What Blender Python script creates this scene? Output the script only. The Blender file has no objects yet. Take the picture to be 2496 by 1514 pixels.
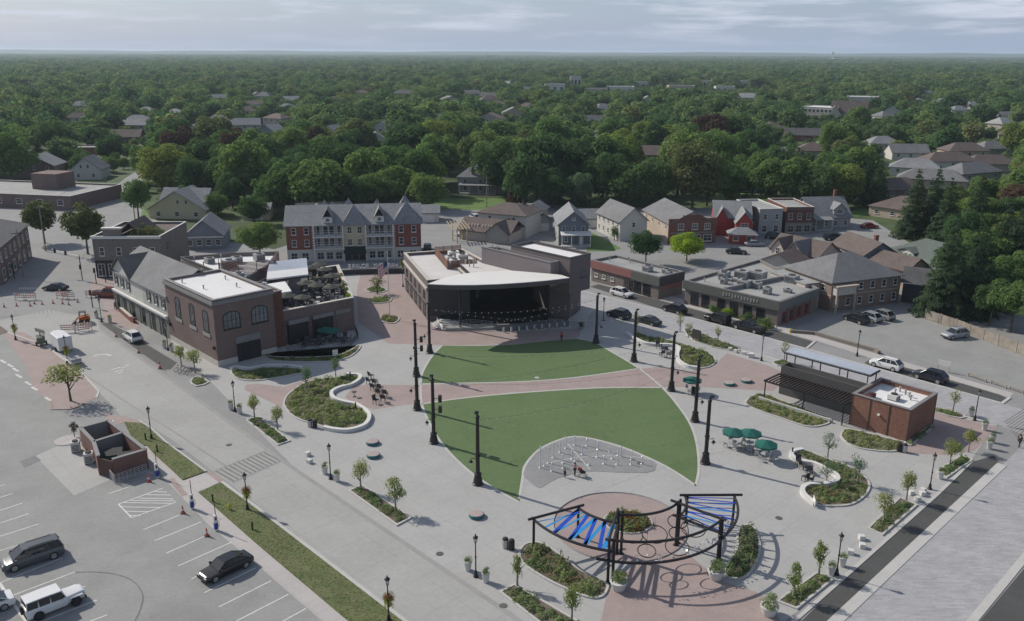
import bpy, math, random
import numpy as np
from mathutils import Vector, Matrix
R = math.radians
random.seed(11); rng = np.random.default_rng(5)
S = bpy.context.scene; COL = S.collection
# ---------------------------------------------------------------- camera
W0, H0, F = 2496.0, 1514.0, 2100.0
CAMZ = 45.0; PITCH = math.atan(631 / F); ROLL = 0.0036; K = 1.013
cp, sp, cr, sr = math.cos(PITCH), math.sin(PITCH), math.cos(ROLL), math.sin(ROLL)
def P(x, y, z=0.0):
    """point of the place at height z seen at photo position x, y (site survey from the photograph)"""
    u = x * K - W0 / 2; v = -(y * K - H0 / 2)
    xl = cr * u - sr * v; yl = sr * u + cr * v
    d = Vector((xl, F * cp + yl * sp, -F * sp + yl * cp))
    t = (z - CAMZ) / d.z
    return Vector((d.x * t, d.y * t, z))
cam = bpy.data.objects.new('camera', bpy.data.cameras.new('camera')); COL.objects.link(cam)
cam.data.sensor_width = 36; cam.data.lens = 36 * F / W0; cam.data.clip_start = 1; cam.data.clip_end = 40000
U = Vector((0, sp, cp)); X = Vector((1, 0, 0)); fw = Vector((0, cp, -sp))
rt = X * cr + U * sr; up = -X * sr + U * cr
cam.matrix_world = Matrix(((rt.x, up.x, -fw.x, 0), (rt.y, up.y, -fw.y, 0), (rt.z, up.z, -fw.z, CAMZ), (0, 0, 0, 1)))
S.camera = cam
# ---------------------------------------------------------------- sky and sun
SUN_EL, SUN_AZ = 37.0, 149.0          # azimuth counted from +X, the direction the light comes from
HAZE = 8.5e-5
wd = bpy.data.worlds.new('World'); S.world = wd; wd.use_nodes = True
nt = wd.node_tree; N = nt.nodes; L = nt.links; N.clear()
sky = N.new('ShaderNodeTexSky'); sky.sky_type = 'NISHITA'; sky.sun_disc = False
sky.sun_elevation = R(SUN_EL); sky.sun_rotation = R(90 - SUN_AZ); sky.altitude = 200
sky.air_density = 1.0; sky.dust_density = 1.4; sky.ozone_density = 1.5
tc = N.new('ShaderNodeTexCoord'); sx = N.new('ShaderNodeSeparateXYZ'); L.new(tc.outputs['Generated'], sx.inputs[0])
def wmath(op, a, b=None):
    x = N.new('ShaderNodeMath'); x.operation = op
    for i, q in enumerate((a, b)):
        if isinstance(q, bpy.types.NodeSocket): L.new(q, x.inputs[i])
        elif q is not None: x.inputs[i].default_value = q
    return x.outputs[0]
zup = wmath('MAXIMUM', sx.outputs[2], 0.0)
sc_ = N.new('ShaderNodeVectorMath'); sc_.operation = 'MULTIPLY'; sc_.inputs[1].default_value = (4.2, 4.2, 40); L.new(tc.outputs['Generated'], sc_.inputs[0])
nz = N.new('ShaderNodeTexNoise'); nz.inputs['Scale'].default_value = 1.7; nz.inputs['Detail'].default_value = 8; nz.inputs['Roughness'].default_value = 0.58
L.new(sc_.outputs[0], nz.inputs['Vector'])
rp = N.new('ShaderNodeValToRGB'); rp.color_ramp.elements[0].position = 0.49; rp.color_ramp.elements[1].position = 0.66
rp.color_ramp.elements[0].color = (0, 0, 0, 1); rp.color_ramp.elements[1].color = (0.8, 0.8, 0.8, 1); L.new(nz.outputs[0], rp.inputs[0])
lowfade = wmath('MINIMUM', wmath('MULTIPLY', zup, 30.0), 1.0)          # clouds thin out into the haze at the horizon
vf = wmath('ADD', wmath('MULTIPLY', wmath('POWER', 2.718, wmath('MULTIPLY', zup, -7.0)), .70), .06)   # hazy veil, thickest low down
vl = N.new('ShaderNodeMix'); vl.data_type = 'RGBA'; L.new(vf, vl.inputs[0])
vl.inputs[7].default_value = (4.5, 5.7, 8.1, 1); L.new(sky.outputs[0], vl.inputs[6])
mx = N.new('ShaderNodeMix'); mx.data_type = 'RGBA'; mx.inputs[7].default_value = (7.4, 7.9, 9.2, 1)
L.new(wmath('MULTIPLY', rp.outputs[0], lowfade), mx.inputs[0]); L.new(vl.outputs[2], mx.inputs[6])
bg = N.new('ShaderNodeBackground'); bg.inputs[1].default_value = 0.091; L.new(mx.outputs[2], bg.inputs[0])
wo = N.new('ShaderNodeOutputWorld'); L.new(bg.outputs[0], wo.inputs[0])
sl = bpy.data.lights.new('sun', 'SUN'); sl.energy = 4.3; sl.angle = R(0.55); sl.color = (1.0, 0.94, 0.84)
sun = bpy.data.objects.new('sun', sl); COL.objects.link(sun)
ca, sa, ce, se = math.cos(R(SUN_AZ)), math.sin(R(SUN_AZ)), math.cos(R(SUN_EL)), math.sin(R(SUN_EL))
sun.rotation_euler = Vector((-ca * ce, -sa * ce, -se)).to_track_quat('-Z', 'Y').to_euler()
vs = S.view_settings; vs.view_transform = 'Standard'; vs.look = 'None'; vs.gamma = 1; vs.use_curve_mapping = False; vs.exposure = 0.0
S.cycles.max_bounces = 5; S.cycles.diffuse_bounces = 3; S.cycles.glossy_bounces = 2; S.cycles.transmission_bounces = 2
S.cycles.transparent_max_bounces = 4; S.cycles.volume_bounces = 1
# ---------------------------------------------------------------- materials
MATS = {}
def srgb(r, g, b):
    return tuple(((c / 255) / 12.92 if c <= 10 else (((c / 255) + 0.055) / 1.055) ** 2.4) for c in (r, g, b))
def mat(name, col, rough=.85, var=.10, scale=.5, kind=None, col2=None, size=1.0, metal=0.0, bump=0.0, spec=.3, emit=0, patch=0.0):
    if name in MATS: return MATS[name]
    m = bpy.data.materials.new(name); m.use_nodes = True; t = m.node_tree; n = t.nodes; l = t.links
    b = n['Principled BSDF']; b.inputs['Roughness'].default_value = rough; b.inputs['Metallic'].default_value = metal
    b.inputs['Specular IOR Level'].default_value = spec
    c = n.new('ShaderNodeTexCoord'); co = c.outputs['Object']
    def mixc(f, a, bb, mode='MIX'):
        x = n.new('ShaderNodeMix'); x.data_type = 'RGBA'; x.blend_type = mode
        for k, val in ((0, f), (6, a), (7, bb)):
            if isinstance(val, bpy.types.NodeSocket): l.new(val, x.inputs[k])
            elif k == 0: x.inputs[0].default_value = val
            else: x.inputs[k].default_value = (*val[:3], 1)
        return x.outputs[2]
    def noise(s, d=4, r=.6):
        x = n.new('ShaderNodeTexNoise'); x.inputs['Scale'].default_value = s; x.inputs['Detail'].default_value = d; x.inputs['Roughness'].default_value = r
        l.new(co, x.inputs['Vector']); return x.outputs[0]
    def ramp(s, p0, p1, a=(0, 0, 0), bb=(1, 1, 1)):
        x = n.new('ShaderNodeValToRGB'); e = x.color_ramp.elements; e[0].position = p0; e[1].position = p1
        e[0].color = (*a, 1); e[1].color = (*bb, 1); l.new(s, x.inputs[0]); return x.outputs[0]
    base = col; height = None
    if kind in ('brick', 'shingle', 'paver', 'tile'):
        vec = co
        if kind in ('brick', 'tile'):
            s3 = n.new('ShaderNodeSeparateXYZ'); l.new(co, s3.inputs[0])
            ad = n.new('ShaderNodeMath'); l.new(s3.outputs[0], ad.inputs[0]); l.new(s3.outputs[1], ad.inputs[1])
            cb = n.new('ShaderNodeCombineXYZ'); l.new(ad.outputs[0], cb.inputs[0]); l.new(s3.outputs[2], cb.inputs[1]); vec = cb.outputs[0]
        br = n.new('ShaderNodeTexBrick'); l.new(vec, br.inputs['Vector']); br.inputs['Scale'].default_value = 1 / size
        br.inputs['Brick Width'].default_value = .9 if kind != 'tile' else .6; br.inputs['Row Height'].default_value = .3; br.inputs['Mortar Size'].default_value = .03 if kind != 'shingle' else .015
        c2 = col2 or tuple(v * .72 for v in col)
        br.inputs['Color1'].default_value = (*col, 1); br.inputs['Color2'].default_value = (*c2, 1)
        br.inputs['Mortar'].default_value = (*tuple(v * .62 + .02 for v in col), 1) if kind == 'shingle' else (*tuple(min(1, v * .8 + .05) for v in col), 1)
        base = br.outputs[0]; height = br.outputs['Fac']
    elif kind == 'slab':
        mp = n.new('ShaderNodeMapping'); mp.inputs['Rotation'].default_value = (0, 0, R(-43.5)); l.new(co, mp.inputs[0])
        br = n.new('ShaderNodeTexBrick'); l.new(mp.outputs[0], br.inputs['Vector']); br.offset = 0; br.inputs['Scale'].default_value = 1; br.inputs['Brick Width'].default_value = size; br.inputs['Row Height'].default_value = size; br.inputs['Mortar Size'].default_value = .03
        br.inputs['Color1'].default_value = (*col, 1); br.inputs['Color2'].default_value = (*tuple(v * .97 for v in col), 1); br.inputs['Mortar'].default_value = (*tuple(v * .84 for v in col), 1); base = br.outputs[0]
    elif kind in ('siding', 'seam', 'board'):
        s3 = n.new('ShaderNodeSeparateXYZ'); l.new(co, s3.inputs[0]); o = s3.outputs[2]
        if kind != 'siding':
            ad = n.new('ShaderNodeMath'); l.new(s3.outputs[0], ad.inputs[0]); l.new(s3.outputs[1], ad.inputs[1]); o = ad.outputs[0]
        md = n.new('ShaderNodeMath'); md.operation = 'PINGPONG'; md.inputs[1].default_value = size; l.new(o, md.inputs[0])
        dvd = n.new('ShaderNodeMath'); dvd.operation = 'DIVIDE'; dvd.inputs[1].default_value = size; l.new(md.outputs[0], dvd.inputs[0])
        height = dvd.outputs[0]; base = mixc(ramp(height, 0.0, .18), tuple(v * .7 for v in col), col)
    nf = noise(scale * 6, 5); nc = noise(scale * .5, 4, .65)
    v1 = ramp(nf, .3, .7, (1 - var,) * 3, (1 + var,) * 3); v2 = ramp(nc, .35, .65, (1 - var * .8,) * 3, (1 + var * .8,) * 3)
    out = mixc(1.0, base, v1, 'MULTIPLY'); out = mixc(1.0, out, v2, 'MULTIPLY')
    if col2 and kind is None:
        out = mixc(ramp(noise(scale, 5, .7), .45, .62), out, mixc(1.0, col2, v1, 'MULTIPLY'))
    if patch:
        out = mixc(ramp(noise(scale * .12, 6, .7), .52, .66, (0,) * 3, (patch,) * 3), out, tuple(v * .72 for v in col))
        vo = n.new('ShaderNodeTexVoronoi'); vo.feature = 'DISTANCE_TO_EDGE'; vo.inputs['Scale'].default_value = .11
        wp = n.new('ShaderNodeVectorMath'); l.new(co, wp.inputs[0]); nn = n.new('ShaderNodeTexNoise'); nn.inputs['Scale'].default_value = .35; nn.inputs['Detail'].default_value = 5
        l.new(co, nn.inputs['Vector']); ms = n.new('ShaderNodeVectorMath'); ms.operation = 'SCALE'; ms.inputs['Scale'].default_value = 4.0; l.new(nn.outputs['Color'], ms.inputs[0]); l.new(ms.outputs[0], wp.inputs[1]); l.new(wp.outputs[0], vo.inputs['Vector'])
        out = mixc(ramp(vo.outputs['Distance'], .0, .006, (patch * .6,) * 3, (0, 0, 0)), out, tuple(v * .55 for v in col))
    l.new(out, b.inputs['Base Color'])
    if bump:
        bp = n.new('ShaderNodeBump'); bp.inputs['Strength'].default_value = bump; bp.inputs['Distance'].default_value = .05
        l.new(height if height is not None else nf, bp.inputs['Height']); l.new(bp.outputs[0], b.inputs['Normal'])
    if emit:
        b.inputs['Emission Color'].default_value = (*col, 1); b.inputs['Emission Strength'].default_value = emit
    MATS[name] = m; return m
def leafmat(name, c1, c2, c3=None):
    if name in MATS: return MATS[name]
    m = bpy.data.materials.new(name); m.use_nodes = True; t = m.node_tree; n = t.nodes; l = t.links; n.clear()
    oi = n.new('ShaderNodeObjectInfo'); ge = n.new('ShaderNodeNewGeometry')
    r1 = n.new('ShaderNodeValToRGB'); e = r1.color_ramp.elements; e[0].color = (*c1, 1); e[1].color = (*c2, 1); e[0].position = .15; e[1].position = .85
    if c3: x = e.new(.97); x.color = (*c3, 1)
    l.new(oi.outputs['Random'], r1.inputs[0])
    r2 = n.new('ShaderNodeMapRange'); r2.inputs[3].default_value = .72; r2.inputs[4].default_value = 1.3; l.new(ge.outputs['Random Per Island'], r2.inputs[0])
    mu = n.new('ShaderNodeVectorMath'); mu.operation = 'SCALE'; l.new(r1.outputs[0], mu.inputs[0]); l.new(r2.outputs[0], mu.inputs['Scale'])
    d = n.new('ShaderNodeBsdfDiffuse'); l.new(mu.outputs[0], d.inputs[0])
    tr = n.new('ShaderNodeBsdfTranslucent'); tn = n.new('ShaderNodeVectorMath'); tn.operation = 'MULTIPLY'; tn.inputs[1].default_value = (1.2, 1.4, .95); l.new(mu.outputs[0], tn.inputs[0]); l.new(tn.outputs[0], tr.inputs[0])
    ms = n.new('ShaderNodeMixShader'); ms.inputs[0].default_value = .45; l.new(d.outputs[0], ms.inputs[1]); l.new(tr.outputs[0], ms.inputs[2])
    o = n.new('ShaderNodeOutputMaterial'); l.new(ms.outputs[0], o.inputs[0]); MATS[name] = m; return m
def glass(name='window_glass', col=(.025, .03, .038), rough=.12):
    return mat(name, col, rough=rough, var=.25, scale=.4, spec=.6)
# ---------------------------------------------------------------- mesh helpers
class MB:
    def __init__(s): s.v = []; s.f = []
    def add(s, v, f):
        o = len(s.v); s.v += [tuple(p) for p in v]; s.f += [tuple(i + o for i in q) for q in f]; return s
    def box(s, x0, x1, y0, y1, z0, z1):
        return s.add([(x0, y0, z0), (x1, y0, z0), (x1, y1, z0), (x0, y1, z0), (x0, y0, z1), (x1, y0, z1), (x1, y1, z1), (x0, y1, z1)],
                     [(0, 3, 2, 1), (4, 5, 6, 7), (0, 1, 5, 4), (1, 2, 6, 5), (2, 3, 7, 6), (3, 0, 4, 7)])
    def prism(s, poly, z0, z1, cap=True):
        n = len(poly); a = sum(poly[i][0] * poly[(i + 1) % n][1] - poly[(i + 1) % n][0] * poly[i][1] for i in range(n))
        if a < 0: poly = poly[::-1]
        g = lambda z, i: z[i] if isinstance(z, (list, tuple)) else z
        if a < 0 and isinstance(z1, (list, tuple)): z1 = z1[::-1]
        v = [(p[0], p[1], g(z0, i)) for i, p in enumerate(poly)] + [(p[0], p[1], g(z1, i)) for i, p in enumerate(poly)]
        f = [(i, (i + 1) % n, n + (i + 1) % n, n + i) for i in range(n)]
        if cap: f += [tuple(range(n - 1, -1, -1)), tuple(range(n, 2 * n))]
        return s.add(v, f)
    def sheet(s, poly, z=0.0):
        n = len(poly); a = sum(poly[i][0] * poly[(i + 1) % n][1] - poly[(i + 1) % n][0] * poly[i][1] for i in range(n))
        if a < 0: poly = poly[::-1]
        return s.add([(p[0], p[1], z) for p in poly], [tuple(range(n))])
    def tube(s, pts, r, n=6, r2=None, cap=True):
        pts = [Vector(p) for p in pts]; m = len(pts); V = []
        for i, p in enumerate(pts):
            d = (pts[min(i + 1, m - 1)] - pts[max(i - 1, 0)]).normalized()
            a = d.cross(Vector((0, 0, 1)) if abs(d.z) < .9 else Vector((1, 0, 0))).normalized(); b = d.cross(a)
            rr = r if r2 is None else r + (r2 - r) * i / (m - 1)
            V += [p + a * (rr * math.cos(2 * math.pi * k / n)) + b * (rr * math.sin(2 * math.pi * k / n)) for k in range(n)]
        f = [(i * n + k, i * n + (k + 1) % n, (i + 1) * n + (k + 1) % n, (i + 1) * n + k) for i in range(m - 1) for k in range(n)]
        if cap: f += [tuple(range(n - 1, -1, -1)), tuple(range((m - 1) * n, m * n))]
        return s.add(V, f)
    def lathe(s, prof, n=12, c=(0, 0)):
        V = [(c[0] + r * math.cos(2 * math.pi * k / n), c[1] + r * math.sin(2 * math.pi * k / n), z) for r, z in prof for k in range(n)]
        m = len(prof)
        f = [(i * n + k, i * n + (k + 1) % n, (i + 1) * n + (k + 1) % n, (i + 1) * n + k) for i in range(m - 1) for k in range(n)]
        f += [tuple(range(n - 1, -1, -1)), tuple(range((m - 1) * n, m * n))]
        return s.add(V, f)
    def torus(s, c, R0, r, n=28, k=5, ax=(1, 0, 0), ay=(0, 1, 0)):
        c = Vector(c); ax = Vector(ax).normalized(); ay = Vector(ay).normalized(); az = ax.cross(ay); V = []
        for i in range(n):
            a = 2 * math.pi * i / n; d = ax * math.cos(a) + ay * math.sin(a)
            V += [c + d * (R0 + r * math.cos(2 * math.pi * j / k)) + az * (r * math.sin(2 * math.pi * j / k)) for j in range(k)]
        return s.add(V, [(i * k + j, ((i + 1) % n) * k + j, ((i + 1) % n) * k + (j + 1) % k, i * k + (j + 1) % k) for i in range(n) for j in range(k)])
    def loft(s, rings, close=True, cap=True):
        n = len(rings[0]); m = len(rings); V = [p for r in rings for p in r]
        f = [(i * n + k, i * n + (k + 1) % n, (i + 1) * n + (k + 1) % n, (i + 1) * n + k) for i in range(m - 1) for k in range(n if close else n - 1)]
        if cap: f += [tuple(range(n - 1, -1, -1)), tuple(range((m - 1) * n, m * n))]
        return s.add(V, f)
    def mesh(s, name, smooth=None):
        me = bpy.data.meshes.new(name); me.from_pydata(s.v, [], s.f); me.validate()
        if smooth is not None:
            me.polygons.foreach_set('use_smooth', [True] * len(me.polygons)); me.set_sharp_from_angle(angle=R(smooth))
        me.update(); return me
    def build(s, name, m, parent=None, loc=None, rz=0, smooth=None, **kw):
        o = bpy.data.objects.new(name, s.mesh(name, smooth)); COL.objects.link(o); o.data.materials.append(m)
        if parent: o.parent = parent
        if loc is not None: o.location = loc
        if rz: o.rotation_euler.z = rz
        tag(o, **kw); return o
def tag(o, label=None, cat=None, group=None, kind=None):
    if label: o['label'] = label
    if cat: o['category'] = cat
    if group: o['group'] = group
    if kind: o['kind'] = kind
    return o
def thing(name, label, cat, loc=(0, 0, 0), rz=0.0, group=None):
    o = bpy.data.objects.new(name, None); COL.objects.link(o); o.location = loc; o.rotation_euler.z = rz; o.empty_display_size = .3
    return tag(o, label, cat, group)
KIDS = {}
def put(me, name, m, parent=None, loc=(0, 0, 0), rz=0.0, scale=None, **kw):
    o = bpy.data.objects.new(name, me); COL.objects.link(o)
    if not me.materials: me.materials.append(m)
    elif m and me.materials[0] is not m:
        o.material_slots[0].link = 'OBJECT'; o.material_slots[0].material = m
    if parent: o.parent = parent
    o.location = loc; o.rotation_euler.z = rz
    if scale is not None: o.scale = scale
    return tag(o, **kw)
def copytree(o, loc=None, rz=None, label=None, group=None, kids=None):
    c = o.copy(); COL.objects.link(c)
    if loc is not None: c.location = loc
    if rz is not None: c.rotation_euler.z = rz
    if label: c['label'] = label
    if group: c['group'] = group
    for ch in o.children:
        d = ch.copy(); COL.objects.link(d); d.parent = c
        for g in ch.children:
            e = g.copy(); COL.objects.link(e); e.parent = d
    return c
def spl(pts, n=5, closed=False):
    pts = [Vector((*p[:2], p[2] if len(p) > 2 else 0)) for p in pts]; m = len(pts); out = []
    for i in range(m if closed else m - 1):
        g = lambda k: pts[k % m] if closed else pts[max(0, min(m - 1, k))]
        a, b, c, d = g(i - 1), g(i), g(i + 1), g(i + 2)
        for k in range(n):
            t = k / n
            out.append(.5 * ((2 * b) + (c - a) * t + (2 * a - 5 * b + 4 * c - d) * t * t + (3 * b - a - 3 * c + d) * t ** 3))
    if not closed: out.append(pts[-1])
    return out
def strip(pts, w, off=0.0):
    """left and right edge points of a ribbon that follows pts"""
    a, b = [], []; m = len(pts)
    for i, p in enumerate(pts):
        d = (pts[min(i + 1, m - 1)] - pts[max(i - 1, 0)]); d.z = 0; d.normalize(); n = Vector((-d.y, d.x, 0))
        a.append(p + n * (off + w / 2)); b.append(p + n * (off - w / 2))
    return a, b
def ribbon(mb, pts, w, z0, z1, off=0.0):
    a, b = strip(pts, w, off); rings = [[(q.x, q.y, z0), (p.x, p.y, z0), (p.x, p.y, z1), (q.x, q.y, z1)] for p, q in zip(a, b)]
    return mb.loft(rings)
def inside(p, poly):
    c = False; n = len(poly)
    for i in range(n):
        a, b = poly[i], poly[i - 1]
        if (a[1] > p[1]) != (b[1] > p[1]) and p[0] < (b[0] - a[0]) * (p[1] - a[1]) / (b[1] - a[1]) + a[0]: c = not c
    return c
def PP(*pts, z=0.0): return [P(x, y, z) for x, y in pts]
def r1(x, y): return (x / 3.985, 375.1 + y / 3.985)
def r2(x, y): return (616 + x / 3.985, 375.1 + y / 3.985)
def r3(x, y): return (1232 + x / 3.985, 375.1 + y / 3.985)
def r4(x, y): return (1848 + x / 3.985, 375.1 + y / 3.985)
def r5(x, y): return (x / 3.985, 750.2 + y / 3.985)
def r6(x, y): return (616 + x / 3.985, 750.2 + y / 3.985)
def r7(x, y): return (1232 + x / 3.985, 750.2 + y / 3.985)
def r8(x, y): return (1848 + x / 3.985, 750.2 + y / 3.985)
def s1(x, y): return (x / 3.985, 1119.4 + y / 3.985)
def s2(x, y): return (616 + x / 3.985, 1119.4 + y / 3.985)
def s3(x, y): return (1232 + x / 3.985, 1119.4 + y / 3.985)
def s4(x, y): return (1848 + x / 3.985, 1119.4 + y / 3.985)
GRID = R(43.5)
# ================================================================ the ground
M_conc = mat('plaza_concrete', (.365, .36, .35), var=.05, scale=.35, patch=.12, kind='slab', size=3.0)
M_street = mat('street_concrete', (.335, .332, .318), var=.06, scale=.3, patch=.22, kind='slab', size=4.5)
M_lot = mat('parking_asphalt', (.262, .262, .254), var=.08, scale=.5, patch=.45)
M_darkasp = mat('fresh_asphalt', (.074, .074, .072), var=.12, scale=.8)
M_asp = mat('old_asphalt', (.25, .247, .245), var=.08, scale=.4, patch=.3)
M_walk = mat('sidewalk_concrete', (.41, .385, .37), var=.05, scale=.5, patch=.06, kind='slab', size=1.8)
M_paver = mat('red_pavers', (.33, .255, .235), var=.08, scale=.8, kind='paver', col2=(.29, .235, .225), size=.5)
M_road = mat('stamped_concrete_road', (.36, .357, .365), var=.085, scale=.8, kind='paver', col2=(.285, .285, .297), size=.9, patch=.14)
M_kerb = mat('kerb_concrete', (.44, .43, .41), var=.06, scale=1)
M_turf = mat('artificial_turf', (.098, .15, .06), var=.10, scale=.3, col2=(.104, .149, .064))
M_splash = mat('splash_pad_concrete', (.235, .235, .235), var=.1, scale=.4)
M_grass = mat('lawn_grass', (.105, .128, .05), var=.14, scale=.5, col2=(.135, .135, .065))
M_lawn = mat('green_lawn', (.10, .165, .042), var=.22, scale=.5)
M_field = mat('ground_cover', (.055, .08, .03), var=.3, scale=.02)
M_white = mat('white_road_paint', (.60, .60, .58), var=.12, scale=2)
M_soil = mat('mulch', (.13, .105, .08), var=.35, scale=3)
SHEETS = {}
def ground(name, m, pts, lvl, n=0, world=False, parent=None, **kw):
    w = pts if world else PP(*pts)
    if n: w = spl(w, n, True)
    o = MB().sheet(w, lvl * .006).build(name, m, parent, kind=None if parent else 'structure'); SHEETS[name] = w; return o
mb = MB(); s_ = 16000; mb.sheet([(-s_, -400), (s_, -400), (s_, 26000), (-s_, 26000)], -.06); mb.build('ground', M_field, kind='structure')
ground('town_pavement', M_asp, [(-900, 3200), (-500, 560), (-60, 470), (80, 470), (250, 470), (300, 430), (345, 402), (352, 425), (335, 500), (420, 560), (660, 600), (980, 500), (1240, 486), (1420, 500), (1750, 500), (2100, 530), (2280, 640), (2700, 880), (3300, 1300), (3300, 3200)], 0)
ground('plaza', M_conc, [(295, 700), (420, 700), (700, 680), (870, 640), (985, 640), (1402, 735), (1578, 788), (1848, 858), (2250, 981), (2392, 1022), (2335, 1112), (2260, 1185), (2021, 1398), (1880, 1500), (1700, 1900), (1500, 1900), (1232, 1481), (716, 1134)], 1)
street = ground('main_street', M_street, [(-200, 800), (0, 770), (120, 745), (235, 770), (240, 790), (716, 1134), (1232, 1481), (1500, 1900), (1150, 1900), (977, 1494.6), (616, 1212), (520, 1140), (420, 1062), (345, 1015), (290, 1000), (195, 896), (110, 830), (20, 800)], 1.5)
ground('parking_lot', M_lot, [(-700, 1900), (-700, 810), (-100, 800), (10, 800), (60, 870), (105, 950), (135, 985), (180, 1010), (255, 1040), (300, 1110), (375, 1150), (399, 1157), (504, 1265), (616, 1357), (774, 1494), (1000, 1700), (1000, 1900)], 2)
ground('loading_pad', M_conc, [(85, 1098), (150, 1068), (235, 1060), (372, 1140), (266, 1155), (178, 1193)], 3)
ground('paver_island', M_paver, [(5, 800), (60, 800), (195, 896), (236, 940), (232, 957), (205, 970), (170, 984), (125, 985), (118, 965), (84, 940), (60, 880)], 3)
ground('paver_apron', M_paver, [(250, 995), (300, 1003), (350, 1015), (330, 1022), (296, 1018), (262, 1030)], 3)
ground('corner_paving', M_paver, [(250, 730), (215, 700), (228, 668), (290, 672), (292, 745), (338, 784), (322, 796), (262, 776), (250, 770)], 3)
ground('parking_strip', M_darkasp, [(243, 779), (262, 777), (300, 797), (426, 873), (410, 889), (396, 889)], 3)
ground('sidewalk', M_walk, [(330, 1078), (352, 1072), (372, 1090), (440, 1157), (478, 1186), (616, 1308), (837, 1494.6), (1090, 1720), (1005, 1720), (774, 1494), (616, 1357), (504, 1265), (399, 1157), (376, 1120)], 3)
ground('crosswalk_walk', M_walk, [(440, 1157), (493, 1137), (530, 1160), (476, 1187)], 4)
ground('paver_ramp', M_paver, [(404, 1155), (418, 1150), (452, 1190), (438, 1196)], 5)
ground('paver_ramp', M_paver, [(496, 1138), (508, 1134), (540, 1157), (528, 1162)], 5)
# grass verges, raised 12 cm behind a kerb
def verge(pts, m=M_grass):
    w = PP(*pts); o = MB().prism(w, -.02, .12).build('grass_verge', m, kind='structure'); return o, w
V1 = verge([(299, 1017), (340, 1020), (362, 1035), (395, 1066), (493, 1137), (440, 1156), (370, 1092), (352, 1072), (330, 1078)])
V2 = verge([(478, 1186), (532, 1163), (616, 1225), (967, 1494.6), (1200, 1672), (1070, 1690), (837, 1494.6), (616, 1308)])
k = MB(); ribbon(k, PP((335, 1014), (362, 1030), (398, 1064), (496, 1136)), .22, -.02, .14); k.build('kerb', M_kerb, kind='structure')
k = MB(); ribbon(k, PP((534, 1161), (618, 1223), (970, 1493), (1200, 1668)), .35, -.02, .14); k.build('kerb', M_kerb, kind='structure')
def tufts(poly, n, z, name, parent, m, hmin=.02, hmax=.06):
    xs = [p[0] for p in poly]; ys = [p[1] for p in poly]; mb = MB(); c = 0
    while c < n:
        x = random.uniform(min(xs), max(xs)); y = random.uniform(min(ys), max(ys))
        if not inside((x, y), poly): continue
        c += 1; h = random.uniform(hmin, hmax); a = random.uniform(0, 3.14); w = random.uniform(.05, .12); dx, dy = math.cos(a) * w, math.sin(a) * w; l = random.uniform(-.08, .08)
        mb.add([(x - dx, y - dy, z), (x + dx, y + dy, z), (x + l, y + l * .5, z + h)], [(0, 1, 2)])
    return mb.build(name, m, parent, kind='stuff')
L_grass = leafmat('grass_blades', (.13, .16, .06), (.15, .165, .07))
for V, n in ((V1, 1800), (V2, 6000)):
    tufts(V[1], n, .115, 'grass', V[0], L_grass)
# red paver fields of the plaza
ground('paver_field', M_paver, [(592, 926), (616, 923), (684, 931), (724, 918), (760, 908), (690, 952), (676, 980), (640, 962), (588, 938)], 2, 0)
ground('paver_field', M_paver, [(858, 700), (872, 640), (985, 640), (1032, 772), (1080, 790), (1235, 800), (1400, 790), (1392, 812), (1330, 820), (1232, 829), (1063, 831), (1005, 829), (935, 827), (862, 775)], 2)
ground('paver_band', M_paver, [(830, 955), (850, 930), (887, 926), (1015, 927), (1232, 921), (1382, 911), (1538, 888), (1591, 882), (1660, 893), (1720, 882), (1735, 862), (1750, 850), (1848, 880), (1905, 905), (1860, 941), (1700, 932), (1593, 931), (1433, 932), (1232, 944), (1015, 971), (960, 976), (900, 985), (850, 972)], 2)
ground('paver_field', M_paver, [(2140, 985), (2250, 990), (2400, 1028), (2345, 1085), (2280, 1095), (2160, 1090)], 2)
ground('paver_field', M_paver, [(1520, 1360), (1475, 1395), (1458, 1440), (1446, 1495), (1420, 1900), (2000, 1900), (1880, 1500), (1850, 1445), (1820, 1425), (1740, 1400), (1650, 1330)], 2)
C1 = P(1492, 1264); RC = (P(1483, 1187) - C1).length
circ = lambda c, r, n=48: [(c.x + r * math.cos(2 * math.pi * i / n), c.y + r * math.sin(2 * math.pi * i / n)) for i in range(n)]
ground('paver_circle', M_paver, circ(C1, RC), 2.6, world=True)
k = MB(); k.torus((C1.x, C1.y, .02), RC + .1, .09, 60, 4); k.build('edging_band', M_splash, kind='structure')
# the turf lens in two pieces with pale edging, splash pad
T1 = [(1063, 832), (1043, 853), (1027, 876), (1015, 901), (1012, 924)]; T2 = [(1232, 919.5), (1382, 909), (1538, 887)]; T3 = [(1505, 866), (1470, 846), (1430, 824), (1388, 815)]; T4 = [(1330, 820), (1232, 830), (1150, 833)]
w = spl(PP(*T1), 4) + spl(PP(*T2), 4)[1:] + spl(PP(*T3), 3) + PP(*T4)
turf = ground('turf_lawn', M_turf, w, 4, world=True)
B1 = [(1593, 933), (1433, 934), (1232, 947), (1100, 960), (1015, 973)]; B2 = [(1018, 990), (1037.6, 1026), (1068, 1074), (1118, 1125), (1175, 1167), (1250, 1210)]
B3 = [(1250, 1200), (1258, 1150), (1264, 1120), (1295, 1084), (1340, 1061), (1382.6, 1051), (1433, 1058), (1508, 1080), (1603, 1123), (1674, 1169)]; B4 = [(1682, 1125), (1676, 1064), (1658.6, 1016), (1623.5, 966)]
wb = spl(PP(*B1), 4) + spl(PP(*B2), 4) + spl(PP(*B3), 4)[1:] + spl(PP(*B4), 4)
turf2 = ground('turf_lawn', M_turf, wb, 4, world=True)
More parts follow.
